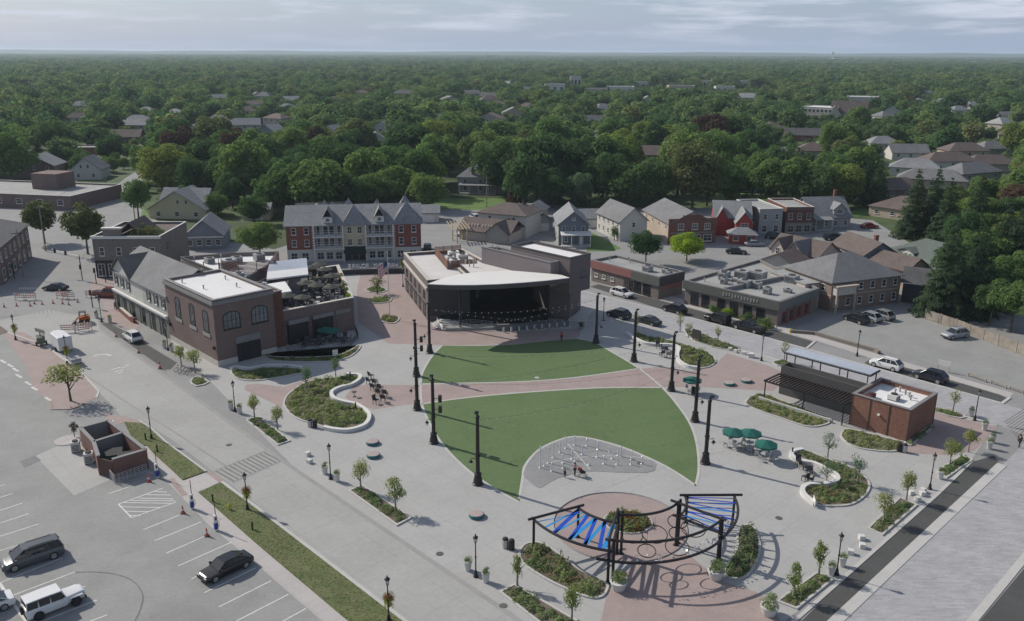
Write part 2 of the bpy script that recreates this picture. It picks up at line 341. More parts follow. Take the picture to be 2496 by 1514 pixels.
for c in (spl(PP(*T1), 4), spl(PP((1012, 924), *T2), 4), spl(PP((1388, 815), (1430, 824), (1470, 846), (1538, 887), (1593, 932)), 4), spl(PP(*B1), 4), spl(PP((1012, 924), (1015, 973), *B2[1:]), 4), spl(PP(*B3), 4), spl(PP((1593, 932), *B4[::-1], (1674, 1169)), 4)):
    k = MB(); a, b = strip(c, .32, 0); k.loft([[(q.x, q.y, .028), (p.x, p.y, .028)] for p, q in zip(a, b)], close=False, cap=False); k.build('edging_band', M_kerb, kind='structure')
SP = [(1291, 1172), (1262, 1148), (1261, 1135), (1272, 1112), (1300, 1085), (1342, 1063.5), (1382, 1053.5), (1432, 1060), (1506, 1083), (1570, 1110), (1579, 1120), (1572, 1133), (1545, 1138), (1483, 1137), (1413, 1135), (1345, 1150), (1305, 1172)]
ground('splash_pad', M_splash, spl(PP(*SP), 3, True), 5, world=True)
k = MB(); a, b = strip(PP((1365, 1067), (1420, 1131)), .14); k.sheet([a[0], a[1], b[1], b[0]], .034); k.build('paint_line', M_kerb, kind='structure')
k = MB(); c = spl(PP((1310, 1117), (1380, 1103), (1450, 1098), (1520, 1099), (1572, 1108)), 4); a, b = strip(c, .12); k.loft([[(q.x, q.y, .034), (p.x, p.y, .034)] for p, q in zip(a, b)], close=False, cap=False); k.build('paint_line', M_kerb, kind='structure')
# streets on the right
ground('side_street', M_road, [(2410, 1122), (2480, 1050), (2620, 1000), (3000, 1150), (2464, 1338), (2340, 1491), (2150, 1760), (1790, 1760), (2030, 1486)], 2)
ground('parking_strip', M_darkasp, [(2392, 1096), (2405, 1118), (2018, 1481), (1780, 1700), (1700, 1700), (1930, 1494), (2021, 1402), (2259, 1189), (2340, 1112)], 3)
ground('parking_strip', M_darkasp, [(2490, 1338), (2700, 1250), (2900, 1500), (2500, 1800), (2150, 1800), (2358, 1495)], 3)
ground('cross_street', M_road, [(1380, 690), (1402, 699), (1608, 751), (1848, 814), (2109, 887), (2415, 972), (2700, 1052), (2620, 1110), (2410, 1027), (2250, 982), (1848, 860), (1578, 790), (1402, 737), (1380, 728)], 2)
ground('parking_strip', M_darkasp, [(1420, 690), (1440, 684), (1640, 737), (1880, 800), (1960, 823), (1940, 838), (1848, 812), (1608, 749.5)], 3)
ground('parking_strip', M_darkasp, [(2095, 863), (2250, 905), (2400, 948), (2428, 960), (2412, 969), (2250, 925), (2109, 885), (2080, 874)], 3)
ground('shop_sidewalk', M_walk, [(1405, 672), (1430, 660), (1660, 725), (1900, 790), (2130, 858), (2440, 947), (2428, 957), (2250, 903), (2090, 860), (1965, 821), (1880, 798), (1640, 735), (1440, 682)], 4)
ground('side_parking_lot', M_lot, [(1905, 790), (2060, 745), (2240, 762), (2464, 852), (2620, 915), (2640, 1000), (2464, 944), (2240, 878), (2100, 838)], 3)
ground('shaded_lawn', M_lawn, [(1412, 575), (1425, 560), (1495, 598), (1470, 605), (1412, 605)], 3)
ground('back_lawn', M_lawn, [(1010, 500), (1045, 478), (1215, 477), (1260, 495), (1240, 500), (1140, 506)], 3)
ground('back_lawn', M_lawn, [(620, 465), (640, 445), (730, 440), (740, 470), (660, 475)], 3)
ground('back_lawn', M_lawn, [(1700, 478), (1740, 462), (1860, 470), (1850, 490)], 3)
ground('back_lawn', M_lawn, [(2030, 512), (2090, 500), (2110, 515), (2060, 522)], 3)
ground('verge_lawn', M_lawn, [(330, 545), (345, 500), (360, 520), (350, 550), (338, 560)], 3)
ground('mulch_patch', M_soil, [(-60, 790), (0, 784), (22, 800), (0, 806), (-60, 812)], 5)
# kerb lines of the streets: raised strips
def kerbline(pts, w=.45, z=.03, m=M_kerb, n=0):
    k = MB(); q = PP(*pts); q = spl(q, n) if n else q; ribbon(k, q, w, -.01, z); return k.build('kerb', m, kind='structure')
kerbline([(2411, 1118), (2018, 1488), (1800, 1700)], 1.0, .05); kerbline([(2340, 1108), (2260, 1186), (2021, 1399), (1900, 1505)], .35, .06)
kerbline([(2480, 1325), (2340, 1494), (2200, 1680)], .7, .05)
kerbline([(1402, 700), (1608, 750.5), (1848, 813.5), (2109, 886.5), (2415, 971.5)], .4, .04); kerbline([(1440, 682.5), (1640, 735.5), (1880, 798.5), (1962, 821)], .25, .12)
kerbline([(2085, 861), (2250, 903), (2430, 957)], .25, .12); kerbline([(1962, 821), (1940, 840)], .4, .1); kerbline([(2430, 957), (2410, 972)], .4, .1)
kerbline([(1402, 736), (1578, 789), (1848, 859), (2250, 981.5), (2400, 1024)], .4, .05)
kerbline([(240, 792), (716, 1134), (1232, 1481), (1330, 1560)], .5, .022, mat('gutter', (.28, .275, .265), var=.08, scale=.8)); kerbline([(196, 897), (300, 965), (420, 1040), (544, 1122)], .25, .022, MATS['gutter'])
kerbline([(18, 800), (110, 832), (196, 897), (238, 942), (232, 958)], .3, .06); kerbline([(118, 966), (125, 986), (170, 985), (205, 971)], .3, .1, M_paver)
# painted markings: flat sheets that belong to their surface
def mark(poly, parent, z=.02, name='road_marking', m=M_white, w=None):
    q = PP(*poly)
    if w: a, b = strip(q, w); return MB().loft([[(t.x, t.y, z), (p.x, p.y, z)] for p, t in zip(a, b)], close=False, cap=False).build(name, m, parent)
    return MB().sheet(q, z).build(name, m, parent)
lot = bpy.data.objects['parking_lot']
stalls = [(s1(1040, 275), s1(1235, 210)), (s1(1375, 620), s1(1720, 480)), (s1(1480, 727), s1(1930, 545)), (s1(1595, 845), s1(1960, 685)), (s1(1710, 967), s1(2220, 740)), (s1(1835, 1093), s1(2330, 850)), (s1(1960, 1225), s1(2455, 985)), (s1(2100, 1360), s1(2600, 1110)), (s1(2270, 1495), s2(310, 1240)), (s2(0, 1640), s2(480, 1375)), (s2(120, 1790), s2(660, 1500)),
          (s1(-300, 300), s1(50, 185)), (s1(-300, 410), s1(125, 270)), (s1(-200, 500), s1(215, 365)), (s1(-200, 625), s1(275, 465)), (s1(-100, 715), s1(370, 565)), (s1(-100, 850), s1(470, 680)), (s1(-100, 1010), s1(590, 810)), (s1(-50, 1150), s1(720, 1025)), (s1(110, 1255), s1(820, 1160)), (s1(150, 1430), s1(930, 1295)), (s1(500, 1640), s1(1030, 1435)), (s1(560, 1800), s1(1150, 1590))]
stalls[-6] = (s1(0, 1130), s1(600, 890)); stalls[-5] = (s1(110, 1255), s1(720, 1025)); stalls[-4] = (s1(330, 1340), s1(820, 1160)); stalls[-3] = (s1(430, 1490), s1(930, 1295))
for a, b in stalls: mark([a, b], lot, w=.12, name='parking_line')
hz = [s1(1135, 375), s1(1560, 222), s1(1690, 355), s1(1262, 505)]
for i in range(4):
    if i != 1: mark([hz[i], hz[(i + 1) % 4]], lot, w=.13, name='parking_line')
for a, b in [((1485, 255), (1600, 260)), ((1410, 285), (1640, 288)), ((1330, 318), (1665, 326)), ((1250, 340), (1640, 366)), ((1165, 362), (1640, 368)), ((1160, 402), (1540, 408)), ((1205, 445), (1440, 448)), ((1240, 485), (1350, 484))][:3] + [((1250, 340), (1680, 345)), ((1185, 360), (1640, 368)), ((1165, 402), (1530, 408)), ((1200, 445), (1430, 448)), ((1240, 485), (1345, 486))]:
    mark([s1(*a), s1(*b)], lot, w=.12, name='parking_line', z=.024)
mark([s1(0, 1135), s1(60, 1235), s1(250, 1495), s1(400, 1700)], lot, w=.25, name='parking_line', z=.026)
M_tyre = mat('tyre_mark', (.17, .165, .16), var=.15)
c = spl([P(*s1(*q)) for q in [(720, 1030), (900, 1025), (1120, 1050), (1270, 1110), (1350, 1200), (1370, 1280), (1340, 1400), (1290, 1500)]], 5); a, b = strip(c, .12)
MB().loft([[(t.x, t.y, .028), (p.x, p.y, .028)] for p, t in zip(a, b)], close=False, cap=False).build('tyre_mark', M_tyre, lot)
# crosswalk across the main street with brown bars
M_bar = mat('crosswalk_bar', (.19, .185, .178), var=.15, scale=2)
q = [P(*t) for t in [(513, 1135), (648, 1082), (690, 1104), (560, 1162)]]
for i in range(13):
    t0, t1 = (i + .25) / 13, (i + .75) / 13
    f = lambda a, b, t: a.lerp(b, t)
    MB().sheet([f(q[0], q[1], t0), f(q[0], q[1], t1), f(q[3], q[2], t1 + .0), f(q[3], q[2], t0)], .016).build('crosswalk_bar', M_bar, street)
for a, b in ((q[0], q[1]), (q[3], q[2])):
    e, g = strip([a, b], .25); MB().sheet([e[0], e[1], g[1], g[0]], .018).build('crosswalk_line', M_splash, street)
# far crosswalk of the intersection and cross-walk bars
q = [P(*t) for t in [(-40, 752), (215, 737), (222, 747), (-40, 764)]]; M_bar2 = mat('crosswalk_bar_pale', (.25, .255, .235), var=.12)
tp = bpy.data.objects['town_pavement']
for i in range(26):
    t0, t1 = i / 26, (i + .5) / 26; f = lambda a, b, t: a.lerp(b, t)
    MB().sheet([f(q[0], q[1], t0), f(q[0], q[1], t1), f(q[3], q[2], t1), f(q[3], q[2], t0)], .02).build('crosswalk_bar', M_bar2, tp)
for i in range(9):
    x = 48 + i * 5.2; mark([(x, 692), (x + 2.6, 691), (x - 1, 696), (x - 4, 697)], tp, name='crosswalk_bar', z=.02)
for a in ([(-20, 766), (225, 750)], [(-20, 772), (120, 762)]): mark(a, tp, w=.2, z=.02, m=M_bar2)
for i, pts in enumerate([[(226, 857), (240, 853), (256, 853), (268, 856)], ]): mark(pts, street, w=.3, z=.02)
for dx, dy in ((0, 0), (8, 5), (16, 9), (24, -4), (33, -9), (12, -3), (20, 3)): mark([(268 + dx, 890 + dy), (278 + dx, 887 + dy)], street, w=.22, z=.02)
for i in range(7):
    x, y = r5(*[(30, 480), (150, 560), (180, 620), (270, 690), (330, 740), (460, 840), (100, 520)][i])
    for k2 in range(3): mark([(x - 8 + k2 * 4, y - 4 + k2 * 2), (x - 1 + k2 * 4, y - 3 + k2 * 3)], lot, w=.35, z=.021)
# side-street crosswalk bars at the right
q = [P(*t) for t in [(2415, 1015), (2480, 972), (2520, 1010), (2450, 1060)]]
for i in range(9):
    t0, t1 = (i + .1) / 9, (i + .55) / 9; f = lambda a, b, t: a.lerp(b, t)
    MB().sheet([f(q[0], q[3], t0), f(q[0], q[3], t1), f(q[1], q[2], t1), f(q[1], q[2], t0)], .02).build('crosswalk_bar', M_bar, bpy.data.objects['side_street'])
# patches and manholes
M_patch = mat('asphalt_patch', (.185, .185, .19), var=.1)
MB().sheet(PP((47, 1110), (85, 1097), (100, 1108), (60, 1127)), .019).build('asphalt_patch', M_patch, lot)
M_iron = mat('cast_iron', (.10, .10, .095), var=.2, rough=.6)
for i, (x, y, par) in enumerate([(551, 1071, street), (1058, 1333, None), (1211, 1458, street), (1874, 1247, None), (1292, 909, None), (1540, 1116, None)]):
    c = P(x, y); mb = MB(); mb.lathe([(.36, -.01), (.36, .03), (.33, .034)], 18, (c.x, c.y))
    for a in range(4): mb.box(c.x - .25, c.x + .25, c.y - .22 + a * .13, c.y - .18 + a * .13, .03, .04)
    o = mb.build('manhole_cover', M_iron if i != 4 else M_kerb)
    tag(o, ['round iron manhole cover in the main street past the crosswalk', 'round iron cover set in the plaza beside a light pole with two planters', 'round iron cover in the main street gutter near the bottom planting bed', 'small iron cover in the plaza right of the ribbon pergola', 'pale round cover in the upper turf lawn', 'small cover near the splash pad edge'][i], 'manhole cover')
# ================================================================ vegetation
def cards_mesh(name, pos, nrm, size, rg, aspect=1.5):
    """many leaf-sized faces: one four-cornered leaf per position, lying across its normal"""
    n = len(pos); t = rg.normal(size=(n, 3)); t -= nrm * (t * nrm).sum(1)[:, None]; t /= np.linalg.norm(t, axis=1)[:, None] + 1e-9
    b = np.cross(nrm, t); sz = size[:, None]
    v = np.empty((n, 4, 3)); v[:, 0] = pos - t * sz * aspect * .6; v[:, 1] = pos - b * sz * .55 + t * sz * .1; v[:, 2] = pos + t * sz * aspect * .6; v[:, 3] = pos + b * sz * .55 - t * sz * .05
    me = bpy.data.meshes.new(name); me.vertices.add(n * 4); me.loops.add(n * 4); me.polygons.add(n)
    me.vertices.foreach_set('co', v.reshape(-1)); me.loops.foreach_set('vertex_index', np.arange(n * 4, dtype=np.int32)); me.polygons.foreach_set('loop_start', np.arange(0, n * 4, 4, dtype=np.int32))
    me.update(calc_edges=True); return me
def sph(rg, n): d = rg.normal(size=(n, 3)); return d / np.linalg.norm(d, axis=1)[:, None]
def crown(seed, nc=46, nl=4200, leaf=.075, cr=(.22, .40), flat=.55, top=1.0, loose=.12, core=.12):
    rg = np.random.default_rng(seed); d = sph(rg, nc); d[:, 2] = np.where(d[:, 2] < -flat, d[:, 2] * .4, d[:, 2])
    c = d * rg.uniform(.42, .74, (nc, 1)); c[:, 2] *= top; r = rg.uniform(*cr, nc)
    nk = int(nl * core); i = rg.choice(nc, nl - nk, p=r ** 2 / (r ** 2).sum()); u = sph(rg, nl - nk); u[:, 2] = np.where(u[:, 2] < -.3, -u[:, 2], u[:, 2])
    pos = c[i] + u * (r[i] * rg.uniform(.82, 1.0 + loose, nl - nk))[:, None]
    nr = u + rg.normal(size=u.shape) * .42 + np.array([0, 0, .4]); nr /= np.linalg.norm(nr, axis=1)[:, None]
    pk = sph(rg, nk) * rg.uniform(.25, .62, (nk, 1)); pk[:, 2] *= top; nk_ = sph(rg, nk)
    pos = np.vstack([pos, pk]); nr = np.vstack([nr, nk_]); sz = np.concatenate([leaf * rg.uniform(.6, 1.35, nl - nk), leaf * 2.0 * rg.uniform(.7, 1.2, nk)])
    return cards_mesh('crown', pos, nr, sz, rg)
def conifer(seed, nl=5200, leaf=.045, droop=.35):
    """unit spruce: base radius 1 at z=0, tip at z=1; sprays of needles along drooping boughs in whorls"""
    rg = np.random.default_rng(seed); P_, N_, Z_ = [], [], []
    lv = 26
    for k in range(lv):
        t = (k + rg.uniform(-.2, .2)) / lv; rr = (1 - t) ** .85 * rg.uniform(.82, 1.08) + .03; nb = max(4, int(15 * (1 - t) + 4))
        for j in range(nb):
            a = rg.uniform(0, 2 * math.pi); ln = rr * rg.uniform(.7, 1.05); m = max(4, int(nl / (lv * 10) * (.35 + rr)))
            s = rg.uniform(.15, 1, m) ** .7; x = ln * s
            z = t + .02 - (s ** 1.4) * droop * .16 * rr + .02 * np.maximum(0, s - .8) * 2
            w = (1 - s * .7) * .16 * rr * rg.normal(size=m)
            P_.append(np.stack([np.cos(a) * x - np.sin(a) * w, np.sin(a) * x + np.cos(a) * w, z + rg.normal(size=m) * .006], 1))
            nn = np.stack([np.cos(a) * .55 + rg.normal(size=m) * .3, np.sin(a) * .55 + rg.normal(size=m) * .3, np.full(m, .8)], 1); N_.append(nn / np.linalg.norm(nn, axis=1)[:, None]); Z_.append(leaf * rg.uniform(.7, 1.4, m) * (.5 + .6 * (1 - t)))
    return cards_mesh('crown', np.vstack(P_), np.vstack(N_), np.concatenate(Z_), rg, 1.9)
CROWN = [crown(20 + i, nc=[28, 36, 22, 32, 44, 18][i], cr=[(.24, .4), (.2, .36), (.27, .45), (.22, .4), (.18, .32), (.3, .48)][i], nl=5200, leaf=.064) for i in range(6)]
CROWN_D = [crown(40 + i, nc=[48, 60][i], nl=11000, leaf=.045, cr=(.18, .34)) for i in range(2)]      # denser, for trees near the square
YOUNG = [crown(60 + i, nc=13, nl=1000, leaf=.08, cr=(.2, .46), top=1.0, loose=.45, core=.05, flat=.9) for i in range(3)]
SPARSE = [crown(70 + i, nc=22, nl=480, leaf=.085, cr=(.2, .4), loose=.5, core=0, flat=.9) for i in range(2)]
SPRUCE = [conifer(80 + i) for i in range(3)]; SPRUCE_D = [conifer(90, 15000, .028, .5), conifer(91, 15000, .028, .5)]
def trunk_mesh(seed, n=5, lean=.0):
    rg = random.Random(seed); mb = MB(); mb.tube([(0, 0, -.02), (.01, 0, .25), (.02, .01, .55), (.0, .02, 1.0)], .055, 8, .02)
    for i in range(n):
        a = 2 * math.pi * i / n + rg.uniform(-.4, .4); z = rg.uniform(.35, .6); r = rg.uniform(.22, .42)
        mb.tube([(.01, 0, z), (math.cos(a) * r * .5, math.sin(a) * r * .5, z + .18), (math.cos(a) * r, math.sin(a) * r, z + rg.uniform(.32, .5))], .026, 5, .008)
    return mb.mesh('trunk', 40)
TRUNK = [trunk_mesh(i) for i in range(3)]
mb = MB(); mb.tube([(0, 0, 0), (0, 0, 1)], .03, 7, .006); TRUNK_C = mb.mesh('trunk', 40)
M_bark = mat('bark', (.10, .085, .07), var=.3, scale=3); M_bark2 = mat('pale_bark', (.26, .24, .21), var=.25, scale=3)
L_mid = leafmat('leaves_mid_green', (0.108, 0.178, 0.066), (0.16, 0.218, 0.078)); L_dark = leafmat('leaves_dark_green', (0.068, 0.122, 0.056), (0.1, 0.155, 0.066))
L_yel = leafmat('leaves_yellow_green', (0.165, 0.215, 0.065), (0.2, 0.225, 0.07)); L_lime = leafmat('leaves_lime', (.24, .33, .035), (.27, .35, .045))
L_olive = leafmat('leaves_olive', (0.13, 0.16, 0.07), (0.155, 0.165, 0.08)); L_red = leafmat('leaves_dark_red', (0.085, 0.055, 0.045), (0.1, 0.06, 0.05))
L_young = leafmat('leaves_young', (0.25, 0.27, 0.105), (0.285, 0.285, 0.12)); L_spruce = leafmat('spruce_needles', (0.055, 0.088, 0.056), (0.078, 0.112, 0.064))
L_blue = leafmat('leaves_blue_green', (0.115, 0.178, 0.115), (0.146, 0.208, 0.125))
L_far = leafmat('leaves_far', (0.07, 0.125, 0.06), (0.16, 0.215, 0.088), (0.18, 0.19, 0.085))
KIND = {'sage': leafmat('leaves_sage', (.105, .125, .055), (.12, .135, .06)), 'mid': L_mid, 'dark': L_dark, 'yel': L_yel, 'lime': L_lime, 'olive': L_olive, 'red': L_red, 'blue': L_blue}
def tree(name, label, loc, h, r, leaf, group=None, cm=None, trunk=.3, bark=None, squash=1.0, cat='tree'):
    t = thing(name, label, cat, loc, random.uniform(0, 6.28), group)
    cm = cm or random.choice(CROWN); ch = h * (1 - trunk) / 2
    put(random.choice(TRUNK), 'trunk', bark or M_bark, t, (0, 0, 0), 0, (h * .75 * .55 if h > 6 else h * .6, h * .75 * .55 if h > 6 else h * .6, h * .8))
    put(cm, 'crown', leaf, t, (0, 0, h * trunk + ch * .98), 0, (r, r * random.uniform(.9, 1.1) * squash, ch * 1.02)); return t
def spruce(name, label, loc, h, r, group=None, cm=None, leaf=None):
    t = thing(name, label, 'tree', loc, random.uniform(0, 6.28), group)
    put(TRUNK_C, 'trunk', M_bark, t, (0, 0, 0), 0, (h * .5, h * .5, h * .98)); put(cm or random.choice(SPRUCE), 'crown', leaf or L_spruce, t, (0, 0, h * .06), 0, (r, r, h * .95)); return t
def cover(poly, z, n, leafs, name, parent, size=.13, hmin=.15, hmax=.6, seed=1, clump=.45, msk=None):
    """low shrubs of a bed: clumps of leaves over the bed's outline, one mass of ground cover"""
    rg = np.random.default_rng(seed); xs = [p[0] for p in poly]; ys = [p[1] for p in poly]; c = []
    while len(c) < n:
        p = (rg.uniform(min(xs), max(xs)), rg.uniform(min(ys), max(ys)))
        if inside(p, poly): c.append(p)
    c = np.array(c); hh = rg.uniform(hmin, hmax, n) * (.55 + .75 * rg.random(n) ** 2); k = 46; u = sph(rg, n * k); u[:, 2] = np.abs(u[:, 2]); i = np.repeat(np.arange(n), k)
    pos = np.empty((n * k, 3)); rr = clump * rg.uniform(.6, 1.2, n); pos[:, :2] = c[i] + u[:, :2] * rr[i][:, None]; pos[:, 2] = z + u[:, 2] * hh[i] * rg.uniform(.7, 1.1, n * k)
    nr = u + rg.normal(size=u.shape) * .5 + np.array([0, 0, .9]); nr /= np.linalg.norm(nr, axis=1)[:, None]
    ids = rg.integers(0, len(leafs), n); out = []
    for q, lm in enumerate(leafs):
        s = ids[i] == q
        if not s.any(): continue
        me = cards_mesh(name, pos[s], nr[s], size * rg.uniform(.6, 1.4, s.sum()), rg, 1.6); o = put(me, name, lm, parent, kind='stuff'); out.append(o)
    return out
G_sh = leafmat('shrub_green', (0.196, 0.254, 0.116), (0.239, 0.283, 0.123)); G_lt = leafmat('shrub_light', (0.280, 0.308, 0.147), (0.315, 0.329, 0.154)); G_rd = leafmat('shrub_russet', (0.243, 0.203, 0.115), (0.223, 0.176, 0.101))
G_gy = leafmat('shrub_grey_green', (0.210, 0.231, 0.147), (0.238, 0.252, 0.161)); G_dk = leafmat('shrub_dark', (0.135, 0.195, 0.090), (0.165, 0.217, 0.098)); G_yl = leafmat('shrub_yellow', (.17, .15, .02), (.2, .16, .03)); G_or = leafmat('flowers_orange', (.26, .09, .03), (.3, .12, .03))
# ================================================================ generic buildings
GL = glass(); M_trim = mat('white_trim', (.62, .61, .58), var=.06); M_dtrim = mat('dark_trim', (.05, .05, .05), var=.15)
WC = {}
def win(parent, x, y, z, w, h, rz=0.0, fm=None, gm=None, arch=False, bars=1, name='window', label=None):
    """window with a proud frame and a pane; x,y,z is the middle of its sill line, outward is local -y turned by rz"""
    key = (round(w, 2), round(h, 2), arch, bars)
    if key not in WC:
        t = .09 if w < 1.6 else .11; f = MB(); n = 9
        out = [(-w / 2, 0), (w / 2, 0)] + ([(w / 2 * math.cos(math.pi * i / n), h - w / 2 * .55 + w / 2 * .55 * math.sin(math.pi * i / n)) for i in range(n + 1)] if arch else [(w / 2, h), (-w / 2, h)])
        inn = [(px * (1 - 2 * t / w), t + (pz) * (1 - 2 * t / h)) for px, pz in out]; m = len(out)
        for a, b in (([(px, -.07, pz) for px, pz in out], [(px, -.07, pz) for px, pz in inn]),): f.add(a + b, [(i, (i + 1) % m, m + (i + 1) % m, m + i) for i in range(m)])
        f.add([(px, -.07, pz) for px, pz in out] + [(px, .02, pz) for px, pz in out], [(i, m + i, m + (i + 1) % m, (i + 1) % m) for i in range(m)])
        f.add([(px, -.07, pz) for px, pz in inn] + [(px, -.015, pz) for px, pz in inn], [((i + 1) % m, m + (i + 1) % m, m + i, i) for i in range(m)])
        f.box(-w / 2 - .08, w / 2 + .08, -.14, .0, -.1, 0)
        if bars:
            f.box(-w / 2 + t, w / 2 - t, -.055, -.012, h * .5 - .03, h * .5 + .03)
            for b in range(bars - 1): bx = -w / 2 + w * (b + 1) / bars; f.box(bx - .03, bx + .03, -.055, -.012, t, h - t)
        p = MB(); p.add([(px, -.016, pz) for px, pz in inn], [tuple(range(m))]); WC[key] = (f.mesh('window'), p.mesh('pane'))
    fm = fm or M_trim; o = put(WC[key][0], name, fm, parent, (x, y, z), rz, label=label); put(WC[key][1], 'pane', gm or GL, o); return o
def door(parent, x, y, w, h, rz, m, z=0.0):
    f = MB(); f.box(-w / 2, w / 2, -.05, .02, 0, h); d = f.build('door', m, parent, (x, y, z), rz)
    k = MB(); k.box(w * .32, w * .32 + .05, -.1, -.05, h * .45, h * .52); k.build('handle', M_trim, d); return d
def gable(x0, x1, y0, y1, z, rise, ov=.4, axis='y', th=.18):
    mb = MB()
    if axis == 'y':
        c = (x0 + x1) / 2; s = rise / (c - x0); prof = [(x0 - ov, z - s * ov), (c, z + rise), (x1 + ov, z - s * ov)]; a, b = y0 - ov, y1 + ov
        f = lambda q, t: (q[0], t, q[1])
    else:
        c = (y0 + y1) / 2; s = rise / (c - y0); prof = [(y0 - ov, z - s * ov), (c, z + rise), (y1 + ov, z - s * ov)]; a, b = x0 - ov, x1 + ov
        f = lambda q, t: (t, q[0], q[1])
    ring = prof + [(q[0], q[1] + th) for q in prof[::-1]]
    V = [f(q, a) for q in ring] + [f(q, b) for q in ring]
    return mb.add(V, [(i, (i + 1) % 6, 6 + (i + 1) % 6, 6 + i) for i in range(6)] + [(0, 5, 4, 1), (1, 4, 3, 2), (6, 7, 10, 11), (7, 8, 9, 10)])
def hip(x0, x1, y0, y1, z, rise, ov=.5, th=.15, rl=None):
    x0 -= ov; x1 += ov; y0 -= ov; y1 += ov; w, d = x1 - x0, y1 - y0
    if w >= d: i = d / 2 if rl is None else (w - rl) / 2; a, b = (x0 + i, (y0 + y1) / 2, z + rise), (x1 - i, (y0 + y1) / 2, z + rise)
    else: i = w / 2 if rl is None else (d - rl) / 2; a, b = ((x0 + x1) / 2, y0 + i, z + rise), ((x0 + x1) / 2, y1 - i, z + rise)
    V = [(x0, y0, z), (x1, y0, z), (x1, y1, z), (x0, y1, z), (x0, y0, z - th), (x1, y0, z - th), (x1, y1, z - th), (x0, y1, z - th), a, b]
    f = [(4, 7, 6, 5), (0, 4, 5, 1), (1, 5, 6, 2), (2, 6, 7, 3), (3, 7, 4, 0)]
    f += [(0, 1, 9, 8), (1, 2, 9), (2, 3, 8, 9), (3, 0, 8)] if w >= d else [(0, 1, 8), (1, 2, 9, 8), (2, 3, 9), (3, 0, 8, 9)]
    return MB().add(V, f)
def shell(w, d, h, rise, axis):
    mb = MB(); c = w / 2
    if axis == 'y':
        ring = lambda y: [(0, y, -.1), (w, y, -.1), (w, y, h), (c, y, h + rise), (0, y, h)]; A, B = ring(0), ring(d)
    elif axis == 'x':
        ring = lambda x: [(x, 0, -.1), (x, d, -.1), (x, d, h), (x, d / 2, h + rise), (x, 0, h)]; A, B = ring(w), ring(0)
    else: return mb.box(0, w, 0, d, -.1, h)
    return mb.add(A + B, [(0, 1, 2, 3, 4), (9, 8, 7, 6, 5)] + [(i, 5 + i, 5 + (i + 1) % 5, (i + 1) % 5) for i in range(5)])
def rowwin(t, face, w, d, n, z, ww, wh, **kw):
    for i in range(n):
        u = (i + .5) / n
        if face == 'f': win(t, w * u, 0, z, ww, wh, 0, **kw)
        if face == 'l': win(t, 0, d * u, z, ww, wh, -math.pi / 2, **kw)
        if face == 'r': win(t, w, d * u, z, ww, wh, math.pi / 2, **kw)
HOUSES = []
def house(name, label, fl, fr, d, h, rise, roof, wm, rm, wins=(), cat='house', chim=None, group=None, ov=.45, dr=None, fm=None):
    fl, fr = Vector(fl), Vector(fr); v = fr - fl; w = v.length; rz = math.atan2(v.y, v.x)
    t = thing(name, label, cat, (fl.x, fl.y, 0), rz, group); HOUSES.append((fl + v * .5 + Vector((-v.y, v.x, 0)).normalized() * d / 2, max(w, d) * .62))
    ax = roof if roof in 'xy' else None
    shell(w, d, h if roof != 'f' else h - .45, rise, ax).build('wall', wm, t)
    if ax: rf = gable(0, w, 0, d, h, rise, ov, ax).build('roof', rm, t)
    elif roof == 'h': rf = hip(0, w, 0, d, h + .02, rise, ov).build('roof', rm, t)
    else:                                                   # flat roof with a parapet
        rf = MB().box(.2, w - .2, .2, d - .2, h - .449, h - .4).build('roof', rm, t); k = MB(); pp = MB()
        for a in ((-.06, w + .06, -.06, .25), (-.06, w + .06, d - .25, d + .06), (-.06, .25, .25, d - .25), (w - .25, w + .06, .25, d - .25)): k.box(*a, h, h + .1); pp.box(max(a[0], 0), min(a[1], w), max(a[2], 0), min(a[3], d), h - .449, h)
        pp.build('parapet', wm, t); k.build('coping', M_trim if fm is None else fm, t)
    for face, n, z, ww, wh in wins: rowwin(t, face, w, d, n, z, ww, wh, **({'fm': fm} if fm else {}))
    if chim:
        x, y, zz = chim; k = MB(); k.box(x - .35, x + .35, y - .35, y + .35, h * .8, zz); k.box(x - .42, x + .42, y - .42, y + .42, zz, zz + .15); k.build('chimney', MATS.get('red_brick') or M_bark, rf)
    if dr is not None: door(t, dr, 0, 1.0, 2.1, 0, M_trim)
    return t, rf, w
def wingable(t, x0, x1, y0, y1, h, rise, axis, wm, rm, z0=0.0, ov=.35):
    """a projecting wing: walls and its own roof"""
    s = shell(x1 - x0, y1 - y0, h - z0, rise, axis); s.v = [(a + x0, b + y0, c + z0) for a, b, c in s.v]; s.build('wing_wall', wm, t)
    return gable(x0, x1, y0, y1, h, rise, ov, axis).build('wing_roof', rm, t)
def porch(t, x0, x1, y0, y1, h, rm, n=3, pm=None, slope=.5):
    MB().add([(x0 - .2, y0 - .2, h), (x1 + .2, y0 - .2, h), (x1 + .2, y1, h + slope), (x0 - .2, y1, h + slope), (x0 - .2, y0 - .2, h + .15), (x1 + .2, y0 - .2, h + .15), (x1 + .2, y1, h + slope + .15), (x0 - .2, y1, h + slope + .15)],
             [(0, 3, 2, 1), (4, 5, 6, 7), (0, 1, 5, 4), (1, 2, 6, 5), (2, 3, 7, 6), (3, 0, 4, 7)]).build('porch_roof', rm, t)
    MB().box(x0, x1, y0, y1 - .01, 0, .3).build('porch_floor', M_kerb, t)
    for i in range(n):
        x = x0 + .1 + (x1 - x0 - .2) * i / (n - 1); MB().box(x - .09, x + .09, y0, y0 + .18, .3, h + .02).build('post', pm or M_trim, t)
